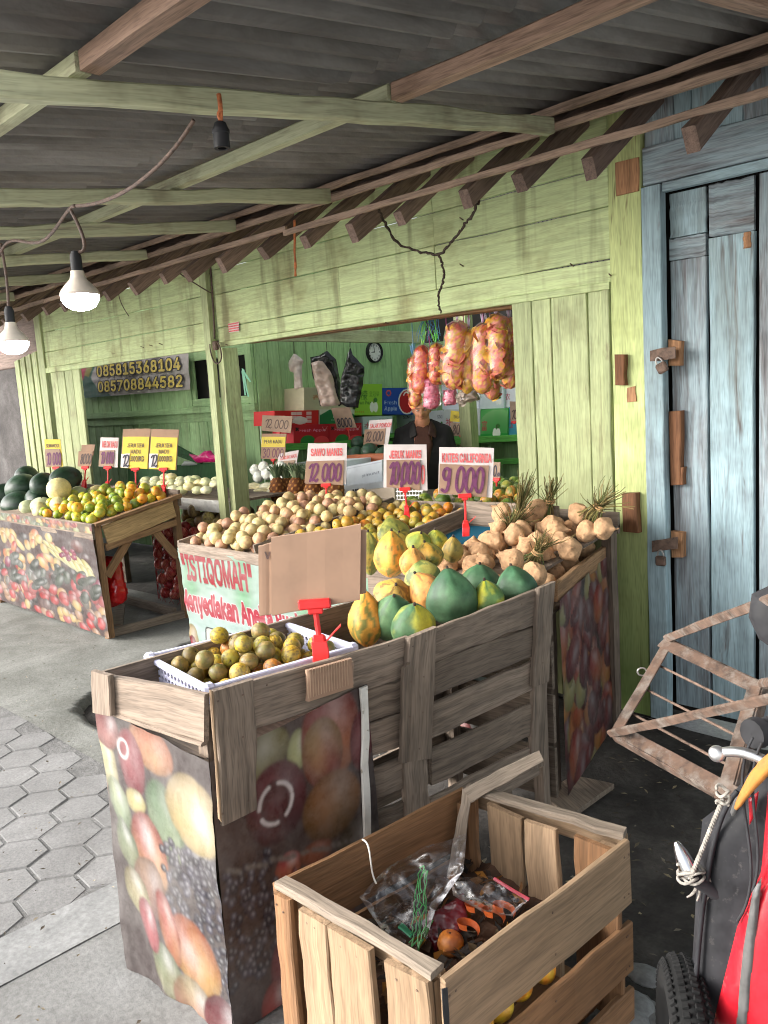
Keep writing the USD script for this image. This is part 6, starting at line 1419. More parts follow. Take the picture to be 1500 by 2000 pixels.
# rope from the frame to the peg
rp = thing('rope', 'frayed grey rope tying the carrier frame to the chrome peg', 'rope', rB)
e0, e1 = on(1412, 1560, PB + NB * .06, NB), sp_[2] + NB * .012 + np.array([.0, 0, .0])
for ph in (0, 2.1, 4.2):
    t_ = np.linspace(0, 1, 60); P = np.array([e0 * (1 - s) + e1 * s for s in t_]); 
    P = P + np.outer(np.cos(t_ * 60 + ph), CR) * .002 + np.outer(np.sin(t_ * 60 + ph), CF) * .002
    tube(P, .0023, 6).obj('strand', 'rope', rp, smooth=True)
for c, r_, k in ((e0, .010, 0), (sp_[2] + CR * .004, .017, 1), (sp_[2] - CR * .006, .016, 2)):
    th = np.linspace(0, 5 * math.pi, 40); tube([c + CR * r_ * math.cos(a) + CF * r_ * math.sin(a) + CU * (a / 500 - .012 + .003 * math.sin(a * 2.3 + k)) for a in th], .0026, 6).obj('knot', 'rope', rp, smooth=True)
for k in range(5):
    c = sp_[2] + CR * (.004 + .006 * k); tube(curve([c, c - CU * .02 + CR * .004, c - CU * (.035 + .006 * (k % 3)) + CR * g.normal(0, .006)], 8), [.0028] * 6 + [.002, .0015], 6).obj('frayed_end', 'rope', rp, smooth=True)
# ---------------------------------------------------------------- cartons and fruit inside the shop
def carton(name, label, px, y, depth, col, paint=None, cat='carton', group=None, res=(110, 80)):
    side = y > 6 and sum(p[0] for p in px) / 4 < 785        # against the long wall: faces +x
    n = np.array([1.0, 0, 0]) if side else np.array(NF, float)
    q = [onx(*p, XC + .08 + (YK - y) + .22) if side else ony(*p, y) for p in px]; o = -n * depth
    t = thing(name, label, cat, (q[0] + q[2]) / 2 + o / 2, group)
    strip(q[3] + o, q[2] + o, q[0] + o, q[1] + o, n, depth - .002, 2, jit=.001, ch=.004, c=srgb(*col)).obj('box', 'print', t)
    if paint:
        pim = Image.new('RGB', res, tuple(col)); d = ImageDraw.Draw(pim); paint(d, *res)
        grid(*[p + n * .002 for p in q], res[0] * 3 // 4, res[1] * 3 // 4, lin(pim.filter(ImageFilter.GaussianBlur(.5))) * .85, n=n).obj('printed_front', 'print', t)
    return t
def T(d, x, y, s, size, fill, cjk=False): d.text((x, y), s, font=font(size, cjk), fill=fill)
def pears(d, x, y, s, c=(240, 240, 232)):
    d.ellipse((x - s, y - s * .8, x + s * .1, y + s * .9), fill=c); d.ellipse((x - s * .1, y - s * .75, x + s, y + s * .9), fill=c)
    d.ellipse((x - s * .1, y - s * 1.5, x + s * .9, y - s * .8), fill=(60, 120, 50)); d.line((x, y - s * .7, x + s * .1, y - s * 1.3), fill=(70, 60, 40), width=2)
YK = 6.42
def p_lime(d, w, h): T(d, 2, 8, '水檬', 26, (40, 90, 30), True); T(d, 60, 14, '皇冠梨', 13, (90, 140, 40), True); T(d, 4, 40, 'Crown Pear', 12, (40, 90, 30)); pears(d, 78, 58, 15); T(d, 8, 66, '*****', 11, (190, 120, 30))
def p_blue(d, w, h):
    d.ellipse((12, 6, 30, 24), outline=(220, 80, 70), width=4); T(d, 6, 34, 'Fresh', 16, (235, 240, 250)); T(d, 6, 52, 'Apple', 16, (235, 240, 250))
    d.ellipse((56, 4, 118, 78), fill=(235, 235, 235)); d.ellipse((60, 8, 114, 74), fill=(190, 30, 40)); d.arc((74, 12, 96, 34), 180, 340, fill=(250, 240, 240), width=4)
def p_red(d, w, h):
    T(d, 16, 14, 'Fresh Apple', 15, (235, 190, 225)); d.line((6, 12, 14, 24), fill=(20, 20, 20), width=4); d.line((14, 12, 6, 24), fill=(20, 20, 20), width=4); d.polygon([(88, 10), (104, 10), (96, 28)], outline=(240, 210, 210))
    d.ellipse((20, 44, 66, 96), fill=(40, 120, 50)); d.ellipse((62, 48, 110, 96), fill=(225, 60, 70))
def p_pear(d, w, h): d.polygon([(0, 80), (0, 30), (30, 0), (80, 0), (110, 30), (110, 80)], fill=(22, 110, 60)); T(d, 40, 24, 'Pear', 20, (235, 240, 235)); T(d, 34, 52, 'TONGZHOU', 8, (200, 220, 205))
def p_beige(d, w, h): T(d, 16, 20, '香梨', 18, (180, 90, 50), True); d.ellipse((34, 52, 50, 62), fill=(80, 110, 50)); d.ellipse((50, 50, 66, 60), fill=(80, 110, 50))
def p_white(s, r=(180, 40, 60)):
    def f(d, w, h): T(d, 4, 18, s, 26, r, True); T(d, 60, 10, 'SINO', 14, (60, 60, 70)); pears(d, 86, 54, 13, (225, 228, 222))
    return f
def p_green(d, w, h):
    for k in range(30): d.ellipse((20 - k, 60 - 2 * k, 90 + k * 2, 70 + k), outline=(60 + k * 3, 150 + k, 70 + k * 2))
    T(d, 4, 20, '富', 26, (190, 40, 60), True); d.rectangle((0, 62, 110, 80), fill=(40, 150, 60)); pears(d, 66, 60, 15)
bxg = 'fruit cartons stacked inside the shop'
carton('carton', 'beige carton with orange lettering behind the hanging bags', [(594, 757), (694, 754), (694, 800), (594, 802)], YK, .3, (196, 190, 160), p_beige, group=bxg)
carton('carton', 'lime green pear carton on top of the stack beside the blue one', [(690, 750), (746, 750), (746, 811), (688, 811)], YK, .3, (150, 200, 60), p_lime, group=bxg)
carton('carton', 'blue carton with a big red apple and the words Fresh Apple', [(747, 758), (806, 757), (806, 810), (747, 809)], YK, .3, (28, 70, 165), p_blue, group=bxg)
rc = carton('garlic_crate', 'red net-sided plastic crate with a white pear picture', [(536, 803), (622, 801), (622, 829), (536, 831)], YK - .02, .3, (200, 34, 34), lambda d, w, h: ([d.rectangle((x, y, x + 12, y + 16), fill=(225, 190, 190)) for x in (40, 54, 78) for y in (8, 30, 52)], d.ellipse((44, 34, 80, 76), fill=(225, 222, 218))), cat='crate')
carton('carton', 'small dark green pear carton under the black bags', [(625, 800), (692, 800), (692, 828), (624, 829)], YK - .03, .3, (205, 205, 190), p_pear, group=bxg)
carton('carton', 'left red apple carton with a green leaf on the shelf', [(573, 830), (642, 828), (642, 866), (574, 868)], YK - .1, .3, (186, 22, 40), p_red, group=bxg)
carton('carton', 'right red apple carton with a green leaf on the shelf', [(643, 828), (706, 826), (706, 864), (643, 866)], YK - .1, .3, (186, 22, 40), p_red, group=bxg)
carton('carton', 'pale blue-white carton behind the SALAK sign', [(708, 814), (766, 812), (766, 846), (709, 848)], YK - .02, .3, (190, 208, 206), p_white('水'), group=bxg)
carton('carton', 'white carton with a red character left of the man', [(758, 806), (812, 805), (812, 846), (758, 848)], YK - .04, .3, (200, 206, 210), p_white('蕉'), group=bxg)
carton('carton', 'white carton with SINO lettering right of the man', [(838, 803), (868, 803), (868, 850), (838, 850)], YK - .04, .3, (205, 208, 212), p_white('福'), group=bxg)
carton('carton', 'white carton with a red character beside the yellow SALAK card', [(868, 800), (938, 798), (938, 850), (868, 852)], YK - .06, .3, (206, 210, 210), p_white('福'), group=bxg)
carton('carton', 'white pear carton above the green one', [(938, 758), (984, 756), (984, 797), (938, 799)], YK - .05, .3, (200, 212, 214), p_white('', (180, 40, 60)), group=bxg)
carton('carton', 'white carton under the chip bags behind the post', [(862, 752), (936, 748), (936, 798), (864, 800)], YK, .3, (204, 208, 216), None, group=bxg)
carton('carton', 'green carton with two pale pears beside the inner post', [(939, 800), (992, 797), (991, 860), (938, 862)], YK - .08, .3, (80, 165, 84), p_green, group=bxg)
carton('carton', 'light blue carton at the right end of the stack', [(994, 795), (1030, 793), (1030, 858), (993, 860)], YK - .06, .3, (70, 150, 175), p_white('玉'), group=bxg)
carton('carton', 'tall white carton at the top right of the stack by the planks', [(985, 755), (1030, 753), (1030, 793), (985, 796)], YK - .02, .3, (206, 210, 214), p_white('农'), group=bxg)
# shelf under the cartons
sh = thing('green_shelf', 'long bright green wooden shelf carrying the cartons', 'shelf', (-4.5, YK, .5))
def shelf_rail(pa, pb, y, w, t=.03, name='rail', mat='shelf_green', par=None): return board(ony(*pa, y), ony(*pb, y), w, t, (0, 0, 1)).obj(name, mat, par or sh)
wood('shelf_green', (.10, .36, .06), (.1, .25, .05), wear=.4, soft=.1, dirt=.3, dirtcol=(.04, .1, .03), vary=.12)
wood('green_cupboard', (.035, .12, .04), (.06, .1, .04), wear=.4, soft=.1, dirt=.3, dirtcol=(.02, .04, .02), vary=.12)
board(onx(538, 873, XC + .42), onx(780, 868, XC + .42), .06, .03, (0, 0, 1)).obj('rail', 'shelf_green', sh)
shelf_rail((760, 869), (1060, 852), YK - .16, .06); shelf_rail((930, 905), (1060, 897), YK - .16, .05)
zt_ = ony(900, 858, YK - .16)[2]; zl_ = onx(660, 866, XC + .4)[2]
strip((XC + .02, 4.7, zl_), (XC + .02, 6.2, zl_), (XC + .42, 4.7, zl_), (XC + .42, 6.2, zl_), (0, 0, 1), .02, 6).obj('top', 'shelf_green', sh)
strip((XC, YK - .16, zt_), (-1.8, YK - .16, zt_), (XC, YB2, zt_), (-1.8, YB2, zt_), (0, 0, 1), .02, 6).obj('top', 'shelf_green', sh)
for x in (XC + .1, -5, -4, -3, -1.9): board((x, YK - .1, 0), (x, YK - .1, zt_), .06, .05, (1, 0, 0)).obj('leg', 'shelf_green', sh)
# dark shop table in front of the shelf: watermelons, tray, white cartons
def table(name, label, x0, x1, y0, y1, z, mat='grey_wood', front=None):
    t = thing(name, label, 'table', ((x0 + x1) / 2, y0, 0))
    n = max(2, int((y1 - y0) / .16))
    for k in range(n):
        a, b = y0 + (y1 - y0) * k / n, y0 + (y1 - y0) * (k + 1) / n - .004; strip((x0, a, z - .02), (x1, a, z - .02), (x0, b, z - .02), (x1, b, z - .02), (0, 0, 1), .018, 4).obj('top_board', mat, t)
    for x in (x0 + .04, x1 - .04):
        for y in (y0 + .04, y1 - .04): board((x, y, 0), (x, y, z - .02), .05, .05, (1, 0, 0)).obj('leg', mat, t)
    strip((x0, y0 - .002, z - .09), (x1, y0 - .002, z - .09), (x0, y0 - .002, z), (x1, y0 - .002, z), NF, .016, 6).obj('apron', front or mat, t)
    return t
z1 = ony(715, 900, 4.93)[2]
table('inner_table', 'long table inside the shop carrying watermelons and boxes', -5.6, -4.72, 4.80, 5.06, z1, 'desk_wood')
for k, (px, r) in enumerate((((672, 884), .085), ((695, 888), .10), ((722, 882), .10), ((748, 888), .09), ((700, 866), .09), ((735, 866), .085), ((765, 886), .08))):
    y = 4.93 + .16 * (k in (4, 5)); c = ony(*px, y); r *= .78; v, f_ = ball(3); a = np.arctan2(v[:, 1], v[:, 0])
    q = np.clip(np.sin(a * 9 + 4 * meshkit.fbm(v * 4, 3, k)) * 1.5, 0, 1)[:, None] * .6
    t = thing('small_watermelon', ('small round watermelon behind the SAWO sign', 'striped watermelon left of the SALAK sign pole', 'striped watermelon behind the SALAK sign pole', 'round watermelon beside the man', 'watermelon at the back left of the inner table', 'watermelon at the back under the SALAK card', 'watermelon half hidden by the man')[k], 'watermelon', c, 'watermelons on the inner table')
    MB().add(v * r * (1, 1, .95) + c, f_, None, srgb(40, 70, 48) * (1 - q) + srgb(24, 40, 30) * q).obj('rind', 'melon_skin', t, smooth=True)
carton('tray', 'orange-brown wooden tray in front of the small watermelons', [(664, 890), (748, 886), (748, 904), (665, 908)], 4.78, .1, (150, 80, 45), cat='tray')
carton('open_carton', 'large white open carton in front of the man at the left', [(676, 912), (746, 898), (748, 945), (680, 962)], 4.4, .3, (200, 206, 212), lambda d, w, h: (T(d, 48, 30, 'pHnunct', 13, (60, 66, 80)), d.line((0, 6, 110, 6), fill=(150, 156, 165), width=2)), cat='carton')
carton('open_carton', 'white carton with blue print behind the SAWO sign', [(570, 905), (676, 900), (676, 958), (572, 962)], 4.5, .3, (196, 202, 208), lambda d, w, h: d.rectangle((10, 30, 30, 50), fill=(90, 110, 130)), cat='carton')
carton('flat_carton', 'flat white tray carton with dark print under the white cartons', [(666, 950), (752, 940), (753, 962), (668, 972)], 4.3, .3, (190, 194, 198), lambda d, w, h: [d.rectangle((30 + 6 * k, 30, 33 + 6 * k, 52), fill=(40, 40, 46)) for k in range(5)], cat='carton')
carton('fruit_box', 'pale wooden fruit box below the flat white tray', [(690, 960), (770, 950), (770, 985), (692, 996)], 4.2, .35, (176, 160, 140), cat='box')
tw = table('carton_table', 'low table inside the opening under the white cartons', -5.0, -3.2, 4.1, 5.1, ony(700, 985, 4.2)[2], 'grey_wood')
# white basket behind the JERUK sign
wb = thing('white_basket', 'white slatted plastic basket behind the JERUK sign', 'basket', ony(800, 975, 3.9))
m = MB()
for k in range(9): a, b = ony(776 + 6 * k, 952, 3.9), ony(776 + 6 * k, 985, 3.9); tube([a, b], .004, 5, m, col=srgb(225, 222, 220))
for k in range(5): a, b = ony(774, 952 + 8 * k, 3.9), ony(826, 951 + 8 * k, 3.9); tube([a, b], .0045, 5, m, col=srgb(225, 222, 220))
m.obj('grille', 'plastic', wb)
# counter of green oranges behind an apple-print rail
gy = 3.46; zc = ony(900, 1000, gy)[2]
gc = thing('orange_counter', 'low counter of green oranges with an apple-print rail inside the opening', 'counter', (-3, gy, 0))
strip(ony(752, 1005, gy), ony(1045, 1025, gy), ony(752, 982, gy), ony(1045, 990, gy), NF, .02, 8).obj('back_rail', 'grey_wood', gc)
im = fruit_print(160, 20, 31, 10, 9, pal=[((200, 60, 50), (225, 180, 90)), ((215, 205, 120), (190, 50, 50)), ((225, 215, 140), (225, 180, 90))], back=(110, 90, 60))
q = [ony(*p, gy - .025) for p in ((800, 983), (1045, 996), (1045, 1020), (800, 1008))]
grid(*q, 120, 14, im, n=NF).obj('apple_print', 'vinyl_far', gc, smooth=True)
strip((-3.45, gy + .02, zc - .06), (-2.0, gy + .02, zc - .06), (-3.45, gy + .75, zc + .03), (-2.0, gy + .75, zc + .03), (0, 0, 1), .016, 5).obj('top_board', 'grey_wood', gc)
for x in (-3.4, -2.05):
    for y in (gy + .05, gy + .7): board((x, y, 0), (x, y, zc - .05), .05, .05, (1, 0, 0)).obj('leg', 'grey_wood', gc)
P = drop(110, poly_sampler([(-3.4, gy + .05), (-2.05, gy + .05), (-2.05, gy + .7), (-3.2, gy + .7)]), .042, lambda x, y: zc - .04 + .12 * (y - gy), 61, heap=lambda x, y: .10 * max(0, (x + 3.5) / 1.4))
fill('green_orange', K_green, P, '{c} orange {w} of the heap behind the apple-print rail', 'orange', 'green oranges inside the opening', np.random.default_rng(9), tones=['dark green', 'green', 'deep green', 'orange and green', 'yellow-green'])
# pineapples
def proto_pine():
    p = kind_prim('pineapple'); n_, na = 26, 40; V, C = [], []
    for i in range(n_):
        u = i / (n_ - 1); r = .052 * (np.interp(u, [0, .08, .3, .6, .9, 1], [.5, .85, 1, .98, .72, .45]))
        for k in range(na):
            a = 2 * math.pi * k / na; e = max(0, math.cos(a * 8 + u * 22)) * max(0, math.cos(a * 8 - u * 22)) if True else 0
            V.append((r * (1 + .13 * e) * math.cos(a), r * (1 + .13 * e) * math.sin(a), u * .15)); C.append(srgb(168, 104, 52) * (1 - e) + srgb(205, 150, 80) * e if e > .1 else srgb(110, 66, 38))
    F = [(i * na + k, i * na + (k + 1) % na, (i + 1) * na + (k + 1) % na, (i + 1) * na + k) for i in range(n_ - 1) for k in range(na)]
    MB().add(V, F, None, np.array(C)).obj('body', 'matte', p, smooth=True)
    m = MB(); g = np.random.default_rng(5)
    for k in range(46):
        a = k * 2.4; t = k / 46; l = .05 + .07 * (1 - abs(t - .5)); o = np.array([math.cos(a), math.sin(a), 0]); out = .9 * (1 - t) + .15
        P = [np.array([0, 0, .145]) + o * .016, np.array([0, 0, .145]) + o * (.02 + .25 * l * out) + np.array([0, 0, .5 * l]), np.array([0, 0, .145]) + o * (.02 + .7 * l * out) + np.array([0, 0, l * (1.0 - .3 * out)])]
        sd = np.cross(o, (0, 0, 1.0)); w = (.009, .007, .0005)
        vv = [q + sd * s * ww + (0, 0, 0) for q, ww in zip(P, w) for s in (-1, 1)]
        m.add(vv, [(0, 2, 3), (0, 3, 1), (2, 4, 5), (2, 5, 3)], None, srgb(*((96, 112, 80), (120, 134, 100), (78, 98, 70))[k % 3]))
    m.obj('crown', 'matte', p, smooth=False); return p
kp = proto_pine()
for k, px in enumerate(((545, 980), (562, 980), (578, 981), (596, 982), (614, 983), (634, 984), (656, 980), (648, 984))):
    y = 3.95 + .08 * (k % 2); c = ony(*px, y)
    put('pineapple', kp, c, 'small ripe pineapple in the row behind the sapodillas, %s' % ('at the left end', 'second from the left', 'third from the left', 'fourth from the left', 'in the middle', 'right of the middle', 'at the right end beside the boxes', 'under the SAWO sign pole')[k], 'pineapple', 'pineapples inside the opening', rot=(.05 * (k % 3 - 1), .08 * ((k * 7) % 3 - 1), k), s=1.25)
zp = ony(600, 984, 3.95)[2]
table('pineapple_table', 'table with an orange-brown front holding the pineapples', -5.05, -3.55, 3.72, 4.35, zp + .005, 'grey_wood', 'orange_ply')
# packs of cut fruit and foam-wrapped pears left of the pineapples
def pack(px, y, w, h, col, label, name='fruit_pack', cat='fruit pack', seed=1, fl=.5, group=None):
    c = ony(*px, y); dp = (c - CC) @ CF; s = dp / FOCAL; v, f_ = ball(3); t = thing(name, label, cat, c, group)
    P = v * (w / 2 * s, w / 2 * s * .8, h / 2 * s); P = P * (1 + .25 * (meshkit.fbm(v * 2 + seed, 3, seed)[:, None] - .5)); q = meshkit.fbm(v * 4 + seed, 3, seed + 2)[:, None]
    MB().add(P + c, f_, None, srgb(*col) * (1 - q * .5) + srgb(235, 232, 215) * q * .5).obj('wrapped_fruit', 'glossy_bag', t, smooth=True)
lab_p = 'pale fruit pack on the table left of the pineapples'
g = np.random.default_rng(12)
for k in range(8): pack((498 + (k % 4) * 17 + 6 * (k // 4), 918 + 14 * (k // 4) - (k % 2) * 6), 4.3 - .12 * (k // 4), 24, 22, (214, 216, 208), 'white foam-wrapped pear heaped left of the pineapples', 'wrapped_pear', 'pear', k, group='foam-wrapped pears')
for k in range(9): pack((496 + (k % 5) * 13, 950 + 11 * (k // 5) + (k % 2) * 4), 4.05 - .1 * (k // 5), 34, 15, ((206, 190, 130), (196, 176, 110), (215, 208, 170))[k % 3], 'flat yellowish fruit pack in front of the foam-wrapped pears', seed=k + 20, group='flat fruit packs')
for k in range(26): pack((285 + (k % 9) * 17 + g.normal(0, 3), 936 + 10 * (k // 9) + g.normal(0, 3)), 3.62 - .09 * (k // 9), 27, 17, ((196, 196, 130), (206, 200, 150), (186, 190, 120), (216, 196, 120))[k % 4], 'bagged pale fruit in the %s row, %s from the left, behind the left desk' % (('back', 'middle', 'front')[k // 9], ('first', 'second', 'third', 'fourth', 'fifth', 'sixth', 'seventh', 'eighth', 'ninth')[k % 9]), 'bagged_fruit', 'bagged fruit', seed=k + 40, group='bagged fruit behind the left desk')
zq = ony(360, 968, 3.5)[2]
table('bag_counter', 'grey-edged counter of bagged fruit behind the left desk', -6.75, -4.98, 3.42, 4.0, zq + .0, 'grey_wood', 'white_paint')
# green cupboard with pink bag, dark net, netted fruit below
gb = thing('green_box_shelf', 'dark green box shelf behind the two yellow price cards', 'shelf', ony(380, 930, 4.25))
quad([(352, 908), (352, 948), (436, 940), (436, 902)], (0, 4.25, 0), NF, .03, N=3).obj('front_board', 'green_cupboard', gb)
quad([(255, 908), (255, 960), (352, 948), (352, 908)], (0, 4.28, 0), NF, .03, N=3).obj('front_board', 'green_cupboard', gb)
quad([(345, 868), (340, 886), (395, 906), (400, 898)], (0, 4.22, 0), NF, .03, N=3).obj('tilted_board', 'green_cupboard', gb)
for k, px in enumerate(((300, 960), (420, 950))): board(ony(*px, 4.3) * (1, 1, 0), ony(*px, 4.3), .06, .06, (1, 0, 0)).obj('leg', 'green_cupboard', gb)
pb = thing('pink_bag', 'bright pink plastic bag with fruit on the green box shelf', 'plastic bag', ony(405, 892, 4.2))
panel([(368, 886), (388, 890), (402, 880), (412, 880), (416, 888), (430, 888), (430, 902), (385, 904)], ony(405, 892, 4.2), (.2, -1, .2), .05, .06, 'glossy_bag', pb, 'bag', col=srgb(200, 30, 110), wr=.03)
wbg = thing('white_bag', 'small white bag on the green box shelf', 'plastic bag', ony(372, 905, 4.2))
panel([(354, 910), (362, 900), (378, 902), (386, 908)], ony(372, 905, 4.2), (.2, -1, .2), .03, .04, 'glossy_bag', wbg, 'bag', col=srgb(205, 208, 205), wr=.02)
lab = 'brownish netted fruit heaped between the left desk and the middle post'
P = drop(46, poly_sampler([(-5.72, 3.40), (-5.05, 3.40), (-5.05, 3.75), (-5.72, 3.75)]), .05, lambda x, y: .50, 71, heap=lambda x, y: .25)
K_net = [proto_round('netted_fruit', k, .05, [((150, 130, 80), (110, 92, 60)), ((165, 148, 84), (130, 112, 70)), ((140, 112, 74), (100, 82, 56))], 'skin_smooth', mottle=(84, 70, 46)) for k in range(3)]
fill('netted_fruit', K_net, P, 'brownish fruit {w} of the netted heap beside the middle post', 'netted fruit', 'netted fruit beside the middle post', np.random.default_rng(14))
table('low_stand', 'low stand with netted fruit beside the middle post', -5.8, -5.0, 3.36, 3.85, .50, 'desk_wood')
K_red = [proto_round('red_apple', k, .045, [((150, 36, 44), (190, 80, 70)), ((165, 40, 48), (140, 30, 40)), ((180, 60, 60), (200, 110, 90))], 'citrus') for k in range(3)]
rx0, rx1 = ony(318, 1100, 3.3)[0], ony(372, 1100, 3.3)[0]
P = drop(120, poly_sampler([(rx0, 3.26), (rx1 + .05, 3.26), (rx1 + .05, 3.36), (rx0, 3.36)]), .045, lambda x, y: .02, 72, heap=lambda x, y: .6)
fill('red_apple', K_red, P[P[:, 2] < .62], 'red apple {w} of the tall net bag under the left counter', 'apple', 'red apples in the net bag', np.random.default_rng(15))
nt = thing('net_bag', 'tall red net bag of apples standing under the left counter', 'net bag', ((rx0 + rx1) / 2, 3.31, .3)); m = MB()
for k in range(16):
    for s in (-1, 1):
        P_ = [((rx0 + rx1) / 2 + (.07 + (rx1 - rx0) / 2) * math.cos(k * .393 + s * z * 4), 3.31 + .12 * math.sin(k * .393 + s * z * 4), z) for z in np.linspace(.02, .62, 14)]; tube(P_, .0015, 4, m, col=srgb(150, 30, 40), cap=False)
m.obj('net', 'matte', nt)
rb2 = thing('red_plastic_bag', 'crumpled red plastic bag lying under the left desk', 'plastic bag', onz(222, 1155, .1))
panel([(203, 1085), (232, 1088), (238, 1125), (246, 1158), (240, 1178), (222, 1186), (205, 1188), (200, 1140)], ony(222, 1140, 2.62), (.4, -.9, .2), .07, .07, 'glossy_bag', rb2, 'bag', col=srgb(190, 22, 24), wr=.06, seed=6)
sb_ = thing('grey_scrap_board', 'grey board lying under the left desk', 'board', onz(235, 1200, .02))
strip(*[onz(*p, .02) for p in ((218, 1225), (240, 1222), (222, 1190), (245, 1182))], (0, 0, 1), .015, 3).obj('board', 'grey_wood', sb_)
# telephone-number banner
bn = thing('phone_banner', 'grey banner with two yellow telephone numbers on the inner green wall', 'banner', ony(270, 735, YB1 - .05))
q = [ony(*p, YB1 - .06) for p in ((158, 712), (368, 690), (371, 761), (158, 778))]
pim = Image.new('RGB', (420, 150), (176, 168, 166)); d = ImageDraw.Draw(pim)
d.polygon([(0, 0), (70, 0), (44, 60), (70, 110), (110, 128), (130, 150), (0, 150)], fill=(30, 84, 70)); d.polygon([(0, 0), (40, 0), (10, 70), (0, 70)], fill=(180, 30, 70)); d.polygon([(30, 0), (62, 0), (36, 60), (18, 50)], fill=(150, 140, 70))
d.polygon([(150, 112), (300, 0), (330, 0), (180, 120)], fill=(112, 106, 106))
grid(*q, 200, 72, lin(pim.filter(ImageFilter.GaussianBlur(2))), n=NF, wav=.02).obj('sheet', 'vinyl_far', bn, smooth=True)
for s, a, b, c in (('085815368104', (188, 738), (354, 724), (187, 713)), ('085708844582', (190, 768), (358, 757), (189, 744))):
    q0, q1, q2 = (ony(*p, YB1 - .075) for p in (a, b, c)); m = MB(); text_on(s, q0, q1 - q0, q2 - q0, m, bold=6, lift=0.0); m.obj('digit_shadow', 'black_ink', bn)
    q0, q1, q2 = (ony(*p, YB1 - .078) for p in ((a[0] + 1.5, a[1] - 1.5), (b[0] - 1.5, b[1] - 1.5), (c[0] + 1.5, c[1] + 1.5))); m = MB(); text_on(s, q0, q1 - q0, q2 - q0, m, bold=2, lift=0.0); m.obj('digits', 'yellow_ink', bn)
# mint straps hanging on the window
ms = thing('mint_straps', 'mint green plastic straps hanging at the dark window', 'straps', ony(475, 735, YB1 - .1)); m = MB()
for a, b in (((472, 720), (488, 746)), ((473, 722), (484, 775)), ((472, 724), (478, 772)), ((474, 722), (482, 740))):
    p, q = ony(*a, YB1 - .1), ony(*b, YB1 - .1); strip(p, q, p + (.02, 0, 0), q + (.02, 0, 0), NF, .003, 3, mb=m, c=srgb(150, 225, 190))
m.obj('straps', 'plastic', ms)
# clock
ck = thing('wall_clock', 'round black-rimmed wall clock on the inner green wall', 'clock', onx(729, 688, XC + .03))
c = onx(729, 688, XC + .018); AX = np.array([1.0, 0, 0])
rz = abs(onx(729, 667, XC + .02)[2] - onx(729, 709, XC + .02)[2]) / 2
lathe([(rz * .84, .012), (rz * .86, .035), (rz * .94, .042), (rz, .03), (rz, 0)], c, 36, axis=AX).obj('rim', 'black_plastic', ck, smooth=40)
lathe([(.0005, .016), (rz * .86, .016)], c, 36, axis=AX, col=srgb(225, 222, 222)).obj('face', 'print', ck)
m = MB(); yv = np.array([0, 1.0, 0]); zv = np.array([0, 0, 1.0])
for k in range(12):
    a = math.pi / 6 * k; o = c + AX * .018 + (yv * math.sin(a) + zv * math.cos(a)) * rz * .68
    text_on(str(k or 12), o - yv * rz * .09 - zv * rz * .08, yv * rz * (.18 if k else .22), zv * rz * .17, m, lift=0, bold=1)
m.obj('numerals', 'black_ink', ck)
for a, l, w in ((math.radians(268), .45, .05), (math.radians(-10), .68, .035)):
    d = yv * math.sin(a) + zv * math.cos(a); s = np.cross(AX, d); o = c + AX * .022
    strip(o - s * rz * w, o + d * rz * l - s * rz * w * .5, o + s * rz * w, o + d * rz * l + s * rz * w * .5, AX, .002, 1, jit=0).obj('hand', 'black_ink', ck)
# hanging plastic bags
def hang(name, label, px, y, col, top, t=.03, seed=1, extra=None):
    w = thing(name, label, 'plastic bag', ony(*px[0], y)); nn = unit((.5, -.85, 0)); p0 = ony(*px[0], y)
    panel(px, p0, nn, t, .05, 'glossy_bag', w, 'bag', col=srgb(*col), wr=.05, seed=seed)
    tube([on(*px[0], p0, nn), on(*top, p0, nn)], .003, 5, col=srgb(60, 50, 40)).obj('string', 'matte', w)
    return w
F3 = lambda *p: [(480 + a / 5.357, 640 + b / 5.357) for a, b in p]
hang('white_carrier_bag', 'small white plastic bag hanging in the shop at the left', F3((505, 272), (530, 280), (607, 345), (585, 390), (600, 640), (508, 645), (500, 470), (455, 455), (440, 375), (490, 290)), 4.9, (206, 192, 182), (573, 655), seed=2)
hang('black_bag', 'black plastic bag hanging behind the grey one', F3((850, 240), (900, 290), (945, 330), (985, 540), (1010, 800), (975, 825), (880, 700), (780, 825), (700, 500), (670, 310), (770, 290)), 5.0, (16, 16, 18), (637, 655), seed=3)
hang('grey_bag', 'beige-grey plastic bag hanging in front of the black bag', F3((760, 345), (800, 350), (905, 490), (930, 620), (985, 800), (940, 815), (790, 825), (730, 600), (685, 370)), 4.86, (170, 148, 136), (630, 690), seed=4)
hang('black_carrier_bag', 'large black carrier bag hanging right of the grey bag', F3((1090, 205), (1120, 285), (1245, 415), (1225, 600), (1175, 840), (1060, 830), (985, 790), (990, 560), (1050, 330)), 4.9, (18, 18, 20), (684, 655), seed=5)

